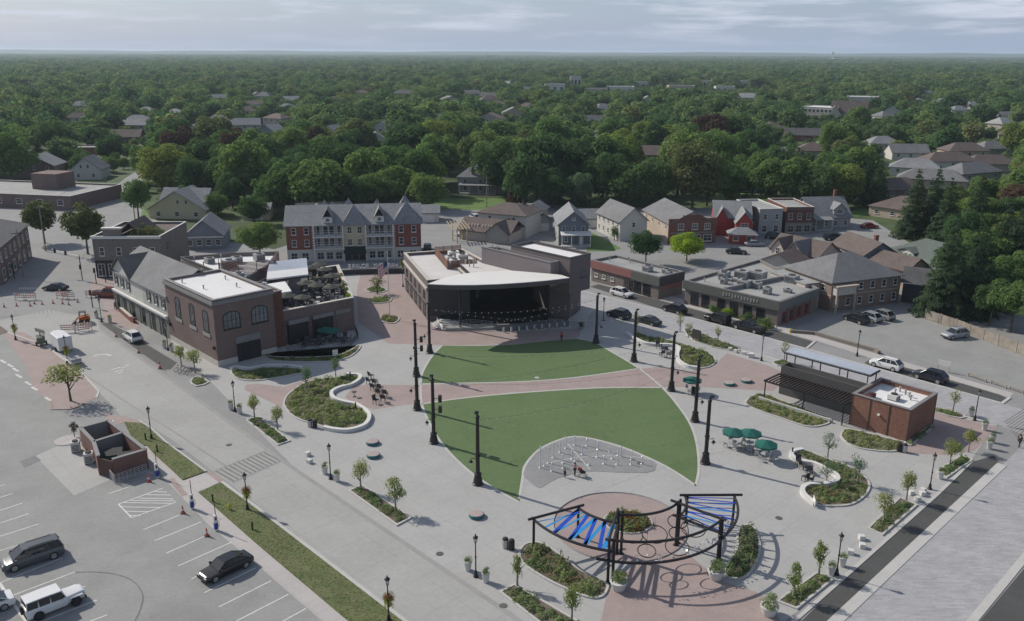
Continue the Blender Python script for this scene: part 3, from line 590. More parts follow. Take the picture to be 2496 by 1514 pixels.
def unit(x, y, z, s, label, group, rz=0.0, wm=None):
    """rooftop air handler: cabinet, fan guard on top, feet, louvres"""
    t = thing('rooftop_unit', label, 'air conditioner', (x, y, z), rz, group); a, b, c = s; wm = wm or mat('galvanised', (.36, .36, .36), rough=.55, metal=.2, var=.15)
    MB().box(-a / 2, a / 2, -b / 2, b / 2, .12, c).build('cabinet', wm, t)
    k = MB(); k.lathe([(min(a, b) * .36, c), (min(a, b) * .36, c + .12), (min(a, b) * .2, c + .14)], 12); k.build('fan_guard', M_dtrim, t)
    k = MB(); k.box(-a / 2 + .05, -a / 2 + .2, -b / 2, b / 2, 0, .12); k.box(a / 2 - .2, a / 2 - .05, -b / 2, b / 2, 0, .12); k.build('skid', M_dtrim, t)
    k = MB(); [k.box(-a / 2 + .1, a / 2 - .1, -b / 2 - .03, -b / 2, .25 + i * .16, .32 + i * .16) for i in range(max(2, int((c - .4) / .16)))]; k.build('louvre', M_dtrim, t); return t
def pipe(x, y, z, h, label, group):
    k = MB(); k.tube([(0, 0, 0), (0, 0, h)], .1, 8); k.lathe([(.16, h - .05), (.16, h + .08), (.05, h + .16)], 8); o = k.build('vent_pipe', mat('galvanised', (.36, .36, .36), rough=.55, metal=.2, var=.15), None, (x, y, z)); return tag(o, label, 'vent pipe', group)
def at(o, x, y, z=0.0):
    a = o.rotation_euler.z; return (o.location.x + x * math.cos(a) - y * math.sin(a), o.location.y + x * math.sin(a) + y * math.cos(a), z)
# ================================================================ the buildings round the square
def inset(poly, d):
    n = len(poly); a = sum(poly[i][0] * poly[(i + 1) % n][1] - poly[(i + 1) % n][0] * poly[i][1] for i in range(n)); s = 1 if a > 0 else -1; out = []
    for i in range(n):
        p0, p1, p2 = (Vector(poly[j % n][:2]) for j in (i - 1, i, i + 1)); e1 = (p1 - p0).normalized(); e2 = (p2 - p1).normalized()
        n1 = Vector((-e1.y, e1.x)) * s; n2 = Vector((-e2.y, e2.x)) * s; b = (n1 + n2); b.normalize(); out.append(tuple(p1 + b * (d / max(.3, b.dot(n1)))))
    return out
def ring(mb, o, i, z0, z1):
    n = len(o); V = [(p[0], p[1], z) for q, z in ((o, z0), (o, z1), (i, z0), (i, z1)) for p in q]; f = []
    for k in range(n):
        j = (k + 1) % n; f += [(k, j, n + j, n + k), (n + k, n + j, 3 * n + j, 3 * n + k), (3 * n + k, 3 * n + j, 2 * n + j, 2 * n + k), (2 * n + k, 2 * n + j, j, k)]
    return mb.add(V, f)
def ccw(p):
    n = len(p); return p if sum(p[i][0] * p[(i + 1) % n][1] - p[(i + 1) % n][0] * p[i][1] for i in range(n)) > 0 else p[::-1]
def flat(t, poly, h, wm, rm, cm, par=.5, th=.35, pre='', z0=-.1):
    poly = ccw([tuple(p[:2]) for p in poly]); i = inset(poly, th)
    w = MB().prism(poly, z0, h - par).build(pre + 'wall', wm, t); MB().sheet(inset(poly, th - .02), h - par + .02).build(pre + 'roof', rm, t)
    k = MB(); ring(k, poly, i, h - par, h); k.build(pre + 'parapet', wm, t); k = MB(); ring(k, inset(poly, -.08), inset(poly, th + .05), h + .002, h + .1); k.build(pre + 'coping', cm, t); return w
M_brickd = mat('brown_brick', (.18, .125, .113), kind='brick', size=.32, col2=(.15, .105, .095), var=.12, bump=.2)
M_brickg = mat('grey_brown_brick', (.20, .165, .145), kind='brick', size=.32, col2=(.17, .14, .125), var=.1)
M_red = mat('red_brick', (.215, .075, .055), kind='brick', size=.32, col2=(.18, .06, .045), var=.12, bump=.2); M_terra = mat('terracotta_panel', (.15, .062, .045), var=.12, kind='tile', size=.8)
M_roofw = mat('white_membrane_roof', (.66, .655, .65), var=.05, scale=.4, patch=.08); M_roofp = mat('pinkish_membrane_roof', (.56, .535, .52), var=.06, scale=.4); M_tar = mat('grey_membrane_roof', (.30, .30, .29), var=.14, scale=.5, patch=.25)
M_dk = mat('charcoal_metal', (.055, .053, .055), rough=.55, var=.12); M_cop = mat('grey_coping', (.21, .205, .205), rough=.6, var=.08); M_blk = mat('black_metal', (.022, .022, .024), rough=.5, var=.2)
M_sh = mat('grey_shingles', (.185, .185, .19), kind='shingle', size=.45, col2=(.155, .155, .16), var=.14); M_sh2 = mat('dark_shingles', (.10, .10, .105), kind='shingle', size=.45, var=.16); M_shb = mat('brown_shingles', (.15, .118, .107), kind='shingle', size=.45, var=.14); M_shl = mat('light_grey_shingles', (.25, .255, .265), kind='shingle', size=.45, var=.12); M_shg = mat('green_grey_shingles', (.13, .155, .14), kind='shingle', size=.45, var=.12)
M_sid = mat('white_siding', (.52, .51, .47), kind='siding', size=.11, var=.06); M_cream = mat('cream_siding', (.46, .42, .30), kind='siding', size=.11, var=.06); M_gsid = mat('grey_siding', (.33, .335, .33), kind='siding', size=.11, var=.06); M_bsid = mat('blue_grey_siding', (.21, .24, .28), kind='siding', size=.11, var=.06); M_pink = mat('beige_siding', (.50, .43, .38), kind='siding', size=.11, var=.06); M_redw = mat('red_siding', (.33, .06, .05), kind='siding', size=.11, var=.08)
M_tan = mat('tan_stucco', (.42, .35, .28), var=.08); M_gst = mat('grey_stucco', (.30, .29, .26), var=.08); M_olv = mat('grey_green_panel', (.185, .19, .165), var=.08); M_lime = mat('pale_stone', (.48, .45, .40), var=.08)
M_stage = mat('plum_brown_cladding', (.150, .125, .123), var=.06, scale=.4); M_stg2 = mat('black_stage_lining', (.022, .021, .021), var=.2)
GLR = glass('window_glass_painted_reflection', (.13, .145, .16), .12)  # reflected light is put into the pane colour of the arched windows
# ---- brick restaurant with roof terrace
N0 = P(526, 883); RES = thing('brick_restaurant', 'large brown brick restaurant with white roof, arched windows and a roof terrace', 'restaurant', (N0.x, N0.y, 0), GRID)
flat(RES, [(0, 0), (9.6, 0), (9.6, 17.2), (0, 17.2)], 10.2, M_brickd, M_roofw, M_cop, .35, .45)
MB().box(-.03, 9.63, -.03, 17.2, -.1, .9).build('plinth', M_lime, RES)
sq = lambda e: ccw([(-e, -e), (9.6 + e, -e), (9.6 + e, 17.2 + e), (-e, 17.2 + e)]); k = MB(); ring(k, sq(.26), sq(.0), 9.5, 9.78); ring(k, sq(.17), sq(.0), 9.781, 10.0); k.build('cornice', M_cop, RES)
for y in (2.9, 7.6, 12.8): win(RES, 0, y, 4.9, 1.75, 3.3, -math.pi / 2, fm=M_blk, gm=GLR, arch=True, bars=3); MB().box(-.1, .0, y - 1.2, y + 1.2, 4.1, 4.75).build('sill_panel', M_gst, RES)
for x in (2.7, 7.2): win(RES, x, 0, 5.4, 2.7, 2.7, 0, fm=M_blk, gm=GLR, arch=True, bars=4)
MB().box(3.0, 7.0, -.1, .0, 2.9, 3.9).build('lintel', mat('faded_sign_panel', (.20, .195, .20), var=.06), RES)
d = MB().box(3.1, 6.9, -.06, .0, 0, 2.85).build('door', M_blk, RES); [MB().box(3.1 + i * 1.27, 3.16 + i * 1.27, -.1, -.06, 0, 2.85).build('rail', M_dk, d) for i in range(4)]
for x, y, s in ((0, .6, -1), (0, 16.4, -1)): MB().box(-.3, 0, y - .1, y + .15, 2.6, 3.1).build('wall_lamp', M_blk, RES)
for x, y in ((2.5, 8.3), (6.8, 6.0), (7.6, 11.5), (1.6, 14)): pipe(*at(RES, x, y, 9.88), .5, 'small vent pipe on the white roof of the brick restaurant', 'vents on the restaurant roof')
flat(RES, [(9.6, 1.8), (12.1, 1.8), (12.1, 9), (9.6, 9)], 9.1, M_terra, M_roofw, M_cop, .3, .25, 'stair_')
flat(RES, [(12.1, 2.3), (24.8, 1.3), (35.6, 22.7), (22, 24.5), (12.1, 17)], 5.6, M_brickd, mat('terrace_deck', (.14, .135, .13), var=.15, kind='paver', size=1.2), M_lime, 1.0, .5, 'terrace_')
flat(RES, [(9.6, 17.2), (12.1, 17), (22, 24.5), (29, 33.5), (21.8, 38.5), (13, 42), (12.8, 24), (9.6, 20)], 7.4, M_brickg, M_roofw, M_dk, .6, .35, 'rear_')
for i, (x0, x1) in enumerate([(12.8, 16.2), (17.2, 20.8), (21.4, 24.2)]):
    d = MB().box(x0, x1, 1.6, 2.6, 0, 3.3).build('folding_door', M_blk, RES); MB().box(x0 - .1, x1 + .1, 1.35, 2.4, 3.4, 4.0).build('sign_panel', M_cop, RES)
    [MB().box(x0 + j * (x1 - x0) / 4, x0 + j * (x1 - x0) / 4 + .08, 1.55, 1.6, 0, 3.3).build('mullion', M_dk, d) for j in range(5)]
def louver(t, a, b, z0, z1, m, n=9):
    a, b = Vector((*a, 0)), Vector((*b, 0)); v = b - a; L_ = v.length; rz = math.atan2(v.y, v.x); o = thing('louvre_screen', '', '', (0, 0, 0)); bpy.data.objects.remove(o)
    f = MB().box(-.05, L_ + .05, .05, .1, z0, z0 + .1).build('screen_frame', M_dk, t, a, rz); [MB().box(x - .05, x + .05, -.05, .05, z0, z1).build('screen_post', M_dk, f) for x in (0, L_ / 3, 2 * L_ / 3, L_)]; h = (z1 - z0) / n
    for i in range(n): MB().box(.05, L_ - .05, -.04, .04, z0 + i * h + .02, z0 + i * h + h * .7).build('slat', m, f)
M_slat = mat('rust_brown_slats', (.17, .085, .065), var=.15)
louver(RES, (13.6, 26.6), (21.6, 21.4), 6.9, 9.0, M_slat); louver(RES, (21.6, 21.6), (25.8, 28.2), 6.9, 9.0, M_slat); louver(RES, (13.6, 26.9), (15.5, 31), 6.9, 9.0, M_slat)
def canopy(t, pts, z, nm, m, th=.25, posts=True):
    w = MB().prism([p[:2] for p in pts], [z + p[2] for p in ccw3(pts)], [z + p[2] + th for p in ccw3(pts)]).build(nm, m, t)
    if posts:
        for p in pts: MB().box(p[0] - .07, p[0] + .07, p[1] - .07, p[1] + .07, 4.6, z + p[2]).build('canopy_post', M_dk, t)
    return w
def ccw3(p): n = len(p); return p if sum(p[i][0] * p[(i + 1) % n][1] - p[(i + 1) % n][0] * p[i][1] for i in range(n)) > 0 else p[::-1]
c1 = ccw3([(16.9, 15.8, 0), (23.9, 13.9, .0), (25.4, 16.6, .5), (18.6, 18.6, .5)]); canopy(RES, c1, 7.2, 'terrace_canopy', M_roofw); c2 = ccw3([(18.6, 18.7, .45), (25.5, 16.8, .45), (27.6, 20.6, 1.2), (21.2, 22.4, 1.2)]); canopy(RES, c2, 7.2, 'terrace_canopy', mat('pale_blue_metal_roof', (.38, .41, .47), rough=.5, kind='seam', size=.4))
c3 = ccw3([(12.4, 8.6, 0), (17.2, 8.0, 0), (19.6, 14.4, 0), (12.4, 15.4, 0)]); canopy(RES, c3, 6.6, 'bar_roof', M_roofw)
MB().box(12.4, 17, 8.8, 9.0, 4.6, 6.6).build('bar_wall', M_dk, RES)
for i, (x, y, s) in enumerate([(14.2, 20.6, (1.6, 1.3, 1.3)), (17, 30, (2.4, 1.6, 1.6)), (20, 33, (1.6, 1.6, 1.2)), (16, 36, (1.5, 1.5, 1.1)), (24, 32, (1.8, 1.5, 1.3))]): unit(*at(RES, x, y, 6.82), s, 'galvanised rooftop unit on the rear roof of the brick restaurant', 'units on the restaurant rear roof', GRID)
for x, y in ((11.2, 19.2), (13.5, 33), (14, 38), (18.5, 36.4)): pipe(*at(RES, x, y, 6.82), 1.1, 'tall vent pipe on the rear roof of the brick restaurant', 'vent pipes on the rear restaurant roof')
unit(*at(RES, 14.2, 12.6, 6.86), (1.8, 1.2, 1.0), 'galvanised unit on the white bar roof of the terrace', None, GRID)
unit(*at(RES, 10.9, 6.6, 8.83), (1.2, 1.6, .9), 'small unit on the stair tower roof of the restaurant', None, GRID)
# ---- gabled shop row beside it
SH = thing('gabled_shop', 'two storey shop with white upper floor, dark shutters and grey cross gabled roof', 'shop', at(RES, 0, 17.25), GRID)
MB().box(.2, 11, 0, 23.6, -.1, 7.4).build('wall', M_gsid, SH); MB().box(.05, .2, 10, 23.6, 3.9, 7.4).build('upper_wall', M_sid, SH); MB().box(.05, .2, 0.02, 10, 3.9, 7.4).build('upper_wall', mat('pale_green_grey_wall', (.40, .405, .37), kind='siding', size=.11), SH)
MB().box(.0, .2, .02, 23.6, 0, 3.8).build('shopfront', M_olv, SH)
rf = gable(.2, 11, -.0, 23.6, 7.4, 3.3, .45, 'y').build('roof', M_sh, SH)
g = shell(5, 8.8, 0.02, 3.0, 'x'); g.v = [(a + .05, b + 14.8, c + 7.38) for a, b, c in g.v]; g.build('gable_wall', M_sid, SH); gable(.0, 5.6, 14.8, 23.6, 7.4, 3.05, .4, 'x').build('cross_roof', M_sh2, SH)  # cross roof gets darker shingles: the shade of its slope put into colour
k = MB(); k.box(-.45, .0, -.0, 23.7, 3.75, 4.0); k.box(-.3, .0, 0, 23.7, 3.45, 3.75); k.build('cornice', M_trim, SH)
for i, y in enumerate((1.4, 4.4, 7.4, 16.4, 19.2, 22.0)):
    win(SH, .05, y, 5.0, .8, 1.6, -math.pi / 2); [MB().box(-.04, .05, y + s * .62 - .2, y + s * .62 + .2, 4.95, 6.65).build('shutter', M_blk, SH) for s in (-1, 1)]
for y in (2.2, 6.4, 10.6, 15.2, 19.0, 22.2): win(SH, .0, y, .4, 1.2, 2.6, -math.pi / 2, fm=M_blk, bars=2); MB().box(-.1, .0, y + 1.5, y + 1.75, 0, 3.4).build('pilaster', M_olv, SH)
MB().box(11, 12.6, 4, 22, -.1, 6.9).build('rear_wall', M_dk, SH)
for y in (5, 13): pipe(*at(SH, 8.5, y, 8.6), .8, 'white vent pipe on the grey shop roof', 'vents on the gabled shop roof')
# ---- stage building
FL = P(1031, 774); SR = R(17.5); ST = thing('stage_building', 'plum brown outdoor stage building with curved white canopy roof', 'stage', (FL.x, FL.y, 0), SR)
flat(ST, [(0, 0), (7.5, 0), (7.5, 6.6), (11.6, 6.6), (13.5, 10), (11.8, 22), (0, 21.8)], 7.4, M_stage, M_roofp, M_lime, .5, .4, 'west_')
MB().box(-.25, .0, .3, 21.8, 5.6, 6.0).build('cornice', M_lime, ST); k = MB(); [k.box(-.35, 0, y, y + 2.2, 2.6, 2.75) for y in (2, 6, 10, 14, 18)]; k.build('awning', M_dk, ST)
for y in (3, 7, 11, 15, 19): win(ST, 0, y, .5, 1.7, 2.0, -math.pi / 2, fm=M_blk); win(ST, 0, y, 3.6, 1.4, 1.3, -math.pi / 2, fm=M_blk)
arc = [(-1.8, -9.2), (-.3, -10.0), (1.4, -10.8), (5.1, -11.9), (8.9, -12.5), (13, -12.7), (17.1, -12.6), (21.3, -12.0)]
lens = arc + [(20.6, -9.9), (19.0, -8.6), (13.3, -4.6), (8.2, -4.2), (5.4, -4.4), (1.8, -6.0)]
MB().prism(lens, 8.45, 9.2).build('canopy_fascia', mat('canopy_fascia_metal', (.085, .078, .08), rough=.6, var=.06), ST); MB().prism(inset(ccw(lens), -.06), 9.2, 9.3).build('canopy_roof', mat('white_metal_roof', (.66, .64, .61), rough=.55, var=.03), ST)
MB().prism([(7.5, -.1), (6, -6.2), (13, -7.2), (19.2, -8.3), (11.5, 6.5), (7.5, 6.5)], 6.95, 8.14).build('stage_ceiling', M_stg2, ST); MB().sheet([(7.6, -.1), (6.4, -4.6), (13, -4.8), (19.0, -8.1), (11.5, 6.4), (7.6, 6.4)], 8.17).build('middle_roof', M_roofp, ST)
MB().prism([(7.6, 5.8), (22, 5.0), (22, 5.6), (7.6, 6.4)], 0, 6.94).build('stage_back_wall', M_stg2, ST); MB().prism([(.2, -.1), (7.4, -.1), (7.4, -.01), (.2, -.01)], .95, 7.0).build('stage_side_wall', mat('stage_side_panel', (.062, .058, .06), var=.08), ST); MB().box(7.42, 7.6, -.1, 5.8, 1, 6.9).build('stage_return_wall', M_stg2, ST)
MB().prism([(2, 0), (2, -2.0), (7, -4.3), (14, -5.5), (20, -5.0), (20.8, -4.0), (20.8, 4.8), (7.5, 5.7), (7.5, 0)], 0, 1.0).build('stage_floor', M_stg2, ST)
for x, y in ((4.2, -6.0), (19.6, -6.2)): MB().box(x - .16, x + .16, y - .16, y + .16, 0, 8.2).build('column', M_blk, ST)
for x in (7.2, 19.4):
    for z in (6.6, 6.1, 5.6): MB().box(x - .25, x + .25, -6.6, -6.2, z, z + .45).build('speaker', M_blk, ST)
M_stg3 = mat('lighter_brown_cladding', (.22, .19, .19), var=.05, scale=.4)  # lighter tone than the other stage cladding, for the middle block
MB().prism([(20.9, -3.9), (23.7, -6.4), (28.3, -.2), (23.5, 8), (20.9, 8)], -.1, 5.8).build('wing_wall', M_stage, ST)
tb = [(22.2, -9.9), (26.9, -7.6), (20.5, 4.9), (15.8, 2.6)]
flat(ST, tb, 12.0, M_stage, M_roofw, M_dk, .35, .3, 'tower_', 5.82); flat(ST, [(19.3, -8.4), (21.2, -7.7), (14.6, 5.3), (11.5, 6.6)], 11.1, M_stg3, M_roofw, M_cop, .5, .25, 'middle_', 6.9)
vv = Vector((4.9, 2.5)).normalized(); win(ST, 22.2 + vv.x * 3.7, -9.9 + vv.y * 3.7, 8.2, 1.9, 1.1, math.atan2(vv.y, vv.x), fm=M_dk, gm=glass('pale_window', (.30, .31, .32), .2), bars=2)
for y in (-.3, 1.2): pass
louver(ST, (5.6, 8.4), (11.2, 8.9), 6.95, 8.5, M_slat, 8); louver(ST, (5.6, 8.6), (6.0, 20.6), 6.95, 8.5, M_slat, 8); louver(ST, (6.0, 20.8), (11.2, 21.2), 6.95, 8.5, M_slat, 8)
for i, (x, y, s) in enumerate([(7.4, 10.6, (1.8, 1.5, 1.3)), (9.6, 13.5, (2.0, 1.6, 1.5)), (7.4, 14.2, (1.4, 1.4, 1.1)), (8.8, 17.2, (2, 1.4, 1.3)), (10, 10.4, (1.2, 1.2, 1))]): unit(*at(ST, x, y, 6.93), s, 'pale rooftop unit behind the louvre screen of the stage roof', 'units behind the stage roof screen', SR, M_trim)
for i, (x, y) in enumerate([(8.6, 4.4), (9.3, 4.1)]): pipe(*at(ST, x, y, 8.18), 1.3, 'thin white vent pipe on the middle stage roof', 'vent pipes on the stage roof')
for i, (x, y) in enumerate([(13.0, 5.0), (13.6, 4.0)]): pipe(*at(ST, x, y, 10.62), 1.0, 'white vent pipe on the sloping rear roof of the stage', 'vent pipes on the rear stage roof')
# steps, ramp and railings in front of the stage
k = MB(); [k.box(1.6 - i * .35, 6.6, -2.6 - i * .42, -1.6, 0, .9 - i * .17) for i in range(5)]; k.build('steps', M_kerb, ST)
M_rail = mat('galvanised_rail', (.45, .45, .45), rough=.4, metal=.5, var=.1)
def railing(t, pts, h=1.05, n=4, m=None, step=1.5, name='railing'):
    mb = MB(); pts = [Vector((*p, 0)) if len(p) == 2 else Vector(p) for p in pts]
    for i in range(n): mb.tube([p + Vector((0, 0, h * (i + 1) / n)) for p in pts], .03, 4)
    for a, b in zip(pts, pts[1:]):
        q = max(1, int((b - a).length / step)); [mb.tube([a.lerp(b, j / q), a.lerp(b, j / q) + Vector((0, 0, h))], .03, 4) for j in range(q + 1)]
    return mb.build(name, m or M_rail, t)
MB().prism([(1.6, -5.9), (9.6, -7.6), (9.8, -6.2), (6.8, -5.0), (2.4, -4.4)], 0, .45).build('ramp', M_conc, ST)
railing(ST, [(.4, -4.0), (1.2, -5.9), (5, -6.9), (9.8, -7.8)], 1.05, 5); railing(ST, [(2.4, -4.4), (6.2, -5.2, .4), (9.8, -6.3)], 1.0, 4); railing(ST, [(1.2, -1.2, 0), (1.2, -3.2, 0)], 1.0, 3)
MB().prism([(9.8, -8.4), (16, -9.6), (22.4, -9.6), (22.4, -9.0), (16, -9.0), (10, -7.8)], 0, 1.05).build('front_planter_wall', mat('dark_concrete_wall', (.13, .13, .14), var=.1), ST)
for i in range(9): x = 10.6 + i * 1.35; MB().box(x, x + .28, -9.75, -9.55, .15, .85).build('panel', M_kerb, ST)
MB().prism([(23.4, -6.6), (28, -1.8), (30, -2.6), (26, -8)], 0, .35).build('planter', M_kerb, ST)
# ---- apartment block
A0 = Vector((-49.7, 186.0, 0)); AR = math.atan2(4.2, 29.2); AP = thing('apartment_block', 'red brick and cream apartment block with white shops below and pointed grey roofs', 'apartment building', A0, AR)
AW, AD = 29.5, 12.0; bays = [(0, 5.9, M_red), (5.9, 12.4, M_gsid), (12.4, 17.2, M_cream), (17.2, 23.4, M_gsid), (23.4, 29.5, M_red)]
MB().box(.02, AW - .02, .9, AD, -.1, 8.3).build('wall', M_red, AP)
for i, (a, b, m) in enumerate(bays):
    y = 0 if i % 2 == 0 else .9
    if i % 2 == 0: MB().box(a, b, 0, .9, 2.9, 8.3).build('bay_wall', m, AP)
    else: MB().box(a, b, .78, .9, 2.9, 8.3).build('bay_wall', m, AP)
    MB().box(a + .01, b - .01, -.06, .9, -.1, 2.85).build('shopfront', M_sid if i != 2 else M_olv, AP)
    if i % 2 == 0:
        for x in (a + (b - a) * .28, a + (b - a) * .74):
            for z in (3.5, 6.2): win(AP, x, 0, z, 1.05, 1.55, 0, bars=2 if i == 2 else 1)
        for z in [3.0 + .55 * q for q in range(10)]:
            if i != 2: MB().box(b - .35 if i == 0 else a, b if i == 0 else a + .35, -.05, 0, z, z + .3).build('quoin', M_trim, AP)
    else:
        for f, z in enumerate((2.9, 5.55)):
            MB().box(a - .1, b + .1, -1.0, .78, z, z + .2).build('balcony', M_trim, AP); 
            for j, x in enumerate((a + 1.0, a + 2.6, b - 2.6, b - 1.0)): win(AP, x, .78, z + .3, 1.15 if j in (1, 2) else .8, 2.05, 0)
            mb = MB(); mb.tube([(a, -.95, z + 1.15), (b, -.95, z + 1.15)], .04, 4); [mb.tube([(a + (b - a) * q / 18, -.95, z + .2), (a + (b - a) * q / 18, -.95, z + 1.15)], .02, 4) for q in range(19)]; mb.build('balcony_rail', M_trim, AP)
        for x in (a + .1, b - .1): MB().box(x - .12, x + .12, -.95, -.7, 0, 8.2).build('post', M_trim, AP)
for i, (x, w) in enumerate(((1.5, 1.4), (3.9, 1.6), (7.2, 1.6), (9.2, 1.5), (11.2, 1.5), (18.6, 1.4), (20.4, 1.6), (22.2, 1.2), (24.8, 1.4), (27.6, 1.6))): win(AP, x, -.06, .5, w, 1.7, 0, fm=M_trim, gm=GL, bars=2)
MB().add([(12.3, -1.3, 2.4), (17.3, -1.3, 2.4), (17.3, -.05, 3.3), (12.3, -.05, 3.3), (12.3, -1.3, 2.0), (17.3, -1.3, 2.0)], [(0, 1, 2, 3), (4, 5, 1, 0)]).build('awning', mat('dark_green_canvas', (.012, .03, .028), var=.1), AP)
for x in (13.3, 14.8, 16.3): win(AP, x, -.06, .4, 1.2, 1.6, 0, fm=M_blk)
ar = gable(0, AW, 0, AD, 8.3, 3.3, .45, 'x').build('roof', M_shl, AP)
def pyr(x0, x1, y0, y1, z, rise, m, nm='bay_roof'): return hip(x0, x1, y0, y1, z, rise, .25, .1, rl=.05).build(nm, m, ar)
pyr(12.4, 17.2, -.1, 4.6, 8.36, 4.0, M_shl); pyr(23.4, 29.5, -.1, 5.6, 8.36, 4.4, M_shl); pyr(23.6, 29, 6.4, 12, 8.36, 4.8, M_shl); pyr(11.4, 15.4, 8, 12, 8.36, 4.2, M_shl); pyr(18.2, 21.6, 8.6, 12, 8.36, 3.9, M_shl); pyr(6.2, 9.6, 8.6, 12, 8.36, 3.9, M_shl)
for x in (9.1, 20.4):
    MB().box(x - 1, x + 1, .3, 2.6, 8.3, 9.9).build('dormer', M_trim, ar); gable(x - 1, x + 1, .2, 4.2, 9.9, 1.9, .2, 'y').build('dormer_roof', M_shl, ar); win(ar, x, .3, 8.9, .9, .8, 0)
# ---- arched sign wall with raised letters read from the far side
sw = spl([(-36.2, 175.3), (-33, 176.1), (-30, 176.5), (-26.5, 177), (-23.3, 177.3), (-21, 177.2)], 3)
SG = thing('sign_wall', 'low dark curved wall carrying raised white letters seen from behind', 'sign', (0, 0, 0)); k = MB(); ribbon(k, sw, .8, -.05, 1.05); k.build('wall', M_dk, SG); k = MB(); ribbon(k, sw, .95, 1.05, 1.15); k.build('coping', M_cop, SG)
M_let = mat('white_letter', (.66, .66, .66), var=.03); txt = 'HARMONY SQUARE'; n = len(txt)
for i, ch in enumerate(txt):
    if ch == ' ': continue
    t_ = i / (n - 1); x = -24.6 - t_ * 9.6; y = 177.05 + (x + 29) * .12 - ((x + 29) / 8) ** 2 * .3
    cu = bpy.data.curves.new('letter', 'FONT'); cu.body = ch; cu.size = 1.25; cu.extrude = .08; cu.align_x = 'CENTER'; tmp = bpy.data.objects.new('tmp', cu); COL.objects.link(tmp)
    dg = bpy.context.evaluated_depsgraph_get(); me = bpy.data.meshes.new_from_object(tmp.evaluated_get(dg)); bpy.data.objects.remove(tmp)
    o = put(me, 'letter', M_let, SG, (x, y, 1.16)); o.rotation_euler = (math.pi / 2, 0, math.pi + .12); me.materials.clear(); me.materials.append(M_let)
# ---- kiosk with pergola and bus-stop canopy
K0 = Vector((47.7, 95.2, 0)); KI = thing('plaza_kiosk', 'small kiosk clad in brown brick tiles with charcoal wall, slatted pergola and flat canopy', 'kiosk', K0, GRID)
M_ktile = mat('rust_brown_tiles', (.235, .112, .075), kind='tile', size=.62, col2=(.19, .085, .058), var=.14, bump=.4); M_char = mat('charcoal_panel', (.085, .083, .082), var=.06)
flat(KI, [(0, 0), (7.9, 0), (7.9, 7.2), (0, 7.2)], 4.1, M_ktile, M_roofw, M_cop, .55, .3)
for a in ((-.05, .05, -.05, .05), (7.85, 7.95, -.05, .05), (-.05, .05, 7.15, 7.25), (-.05, .0, 2.4, 2.5), (-.05, 0, 4.8, 4.9)): MB().box(*a, -.1, 4.1).build('corner_trim', M_dk, KI)
unit(*at(KI, 3.2, 3.4, 3.58), (1.3, 1.1, .7), 'pale air handler in the middle of the kiosk roof', None, GRID, M_trim); unit(*at(KI, 1.4, 5.6, 3.58), (1.6, .8, .6), 'maroon low cabinet at the back of the kiosk roof', None, GRID, mat('maroon_metal', (.12, .03, .035), var=.1))
for x, y in ((4.6, 1.9), (5.4, 2.4), (5.9, 3.1), (5.2, 4.1), (6.4, 4.0)): pipe(*at(KI, x, y, 3.58), .55, 'short vent pipe on the kiosk roof', 'vents on the kiosk roof')
MB().box(-.25, .0, 3.5, 3.8, 2.3, 2.5).build('wall_lamp', M_trim, KI)
MB().box(2.6, 4.6, 7.25, 18.6, -.1, 3.2).build('rear_wall', M_char, KI); k = MB(); ring(k, [(2.6, 7.3), (4.6, 7.3), (4.6, 18.6), (2.6, 18.6)], [(2.8, 7.5), (4.4, 7.5), (4.4, 18.4), (2.8, 18.4)], 3.2, 4.15); k.build('rear_parapet', M_char, KI); MB().sheet([(2.8, 7.5), (4.4, 7.5), (4.4, 18.4), (2.8, 18.4)], 3.25).build('rear_roof', M_roofw, KI)
pg = MB(); [pg.box(x0, x1, y0, y1, 2.75, 2.95) for x0, x1, y0, y1 in ((-1.3, -1.15, 7.4, 18.8), (2.45, 2.6, 7.4, 18.8), (-1.3, 2.6, 18.7, 18.85), (-1.3, 2.6, 7.4, 7.55))]; pgo = pg.build('pergola_frame', M_blk, KI)
for i in range(24): y = 7.8 + i * .46; MB().box(-1.25, 2.5, y, y + .12, 2.95, 3.12).build('slat', mat('pergola_slat', (.05, .035, .034), var=.15), pgo)
for x, y in ((-1.2, 18.6), (-1.2, 13), (-1.2, 7.6)): MB().box(x - .06, x + .06, y - .06, y + .06, 0, 2.75).build('post', M_blk, KI)
MB().box(-1.6, -1.3, 9.0, 19.3, 0, .5).build('seat_wall', M_kerb, KI); MB().box(-1.3, 2.6, 7.3, 19, -.02, .03).build('paving', M_conc, KI)
MB().prism([(4.75, 7.3), (7.4, 7.3), (7.4, 19.4), (4.75, 19.4)], 5.3, 5.42).build('canopy_roof', mat('pale_blue_metal_roof', (.38, .41, .47), rough=.5, kind='seam', size=.4), KI); k = MB(); ring(k, ccw([(4.65, 7.2), (7.5, 7.2), (7.5, 19.5), (4.65, 19.5)]), inset(ccw([(4.65, 7.2), (7.5, 7.2), (7.5, 19.5), (4.65, 19.5)]), .14), 5.1, 5.3); k.build('canopy_beam', M_dk, KI)
for x in (4.8, 7.3):
    for y in (7.6, 11.4, 15.3, 19.1): MB().box(x - .06, x + .06, y - .06, y + .06, 0 if x > 5 else 4.15, 5.1).build('post', M_dk, KI)
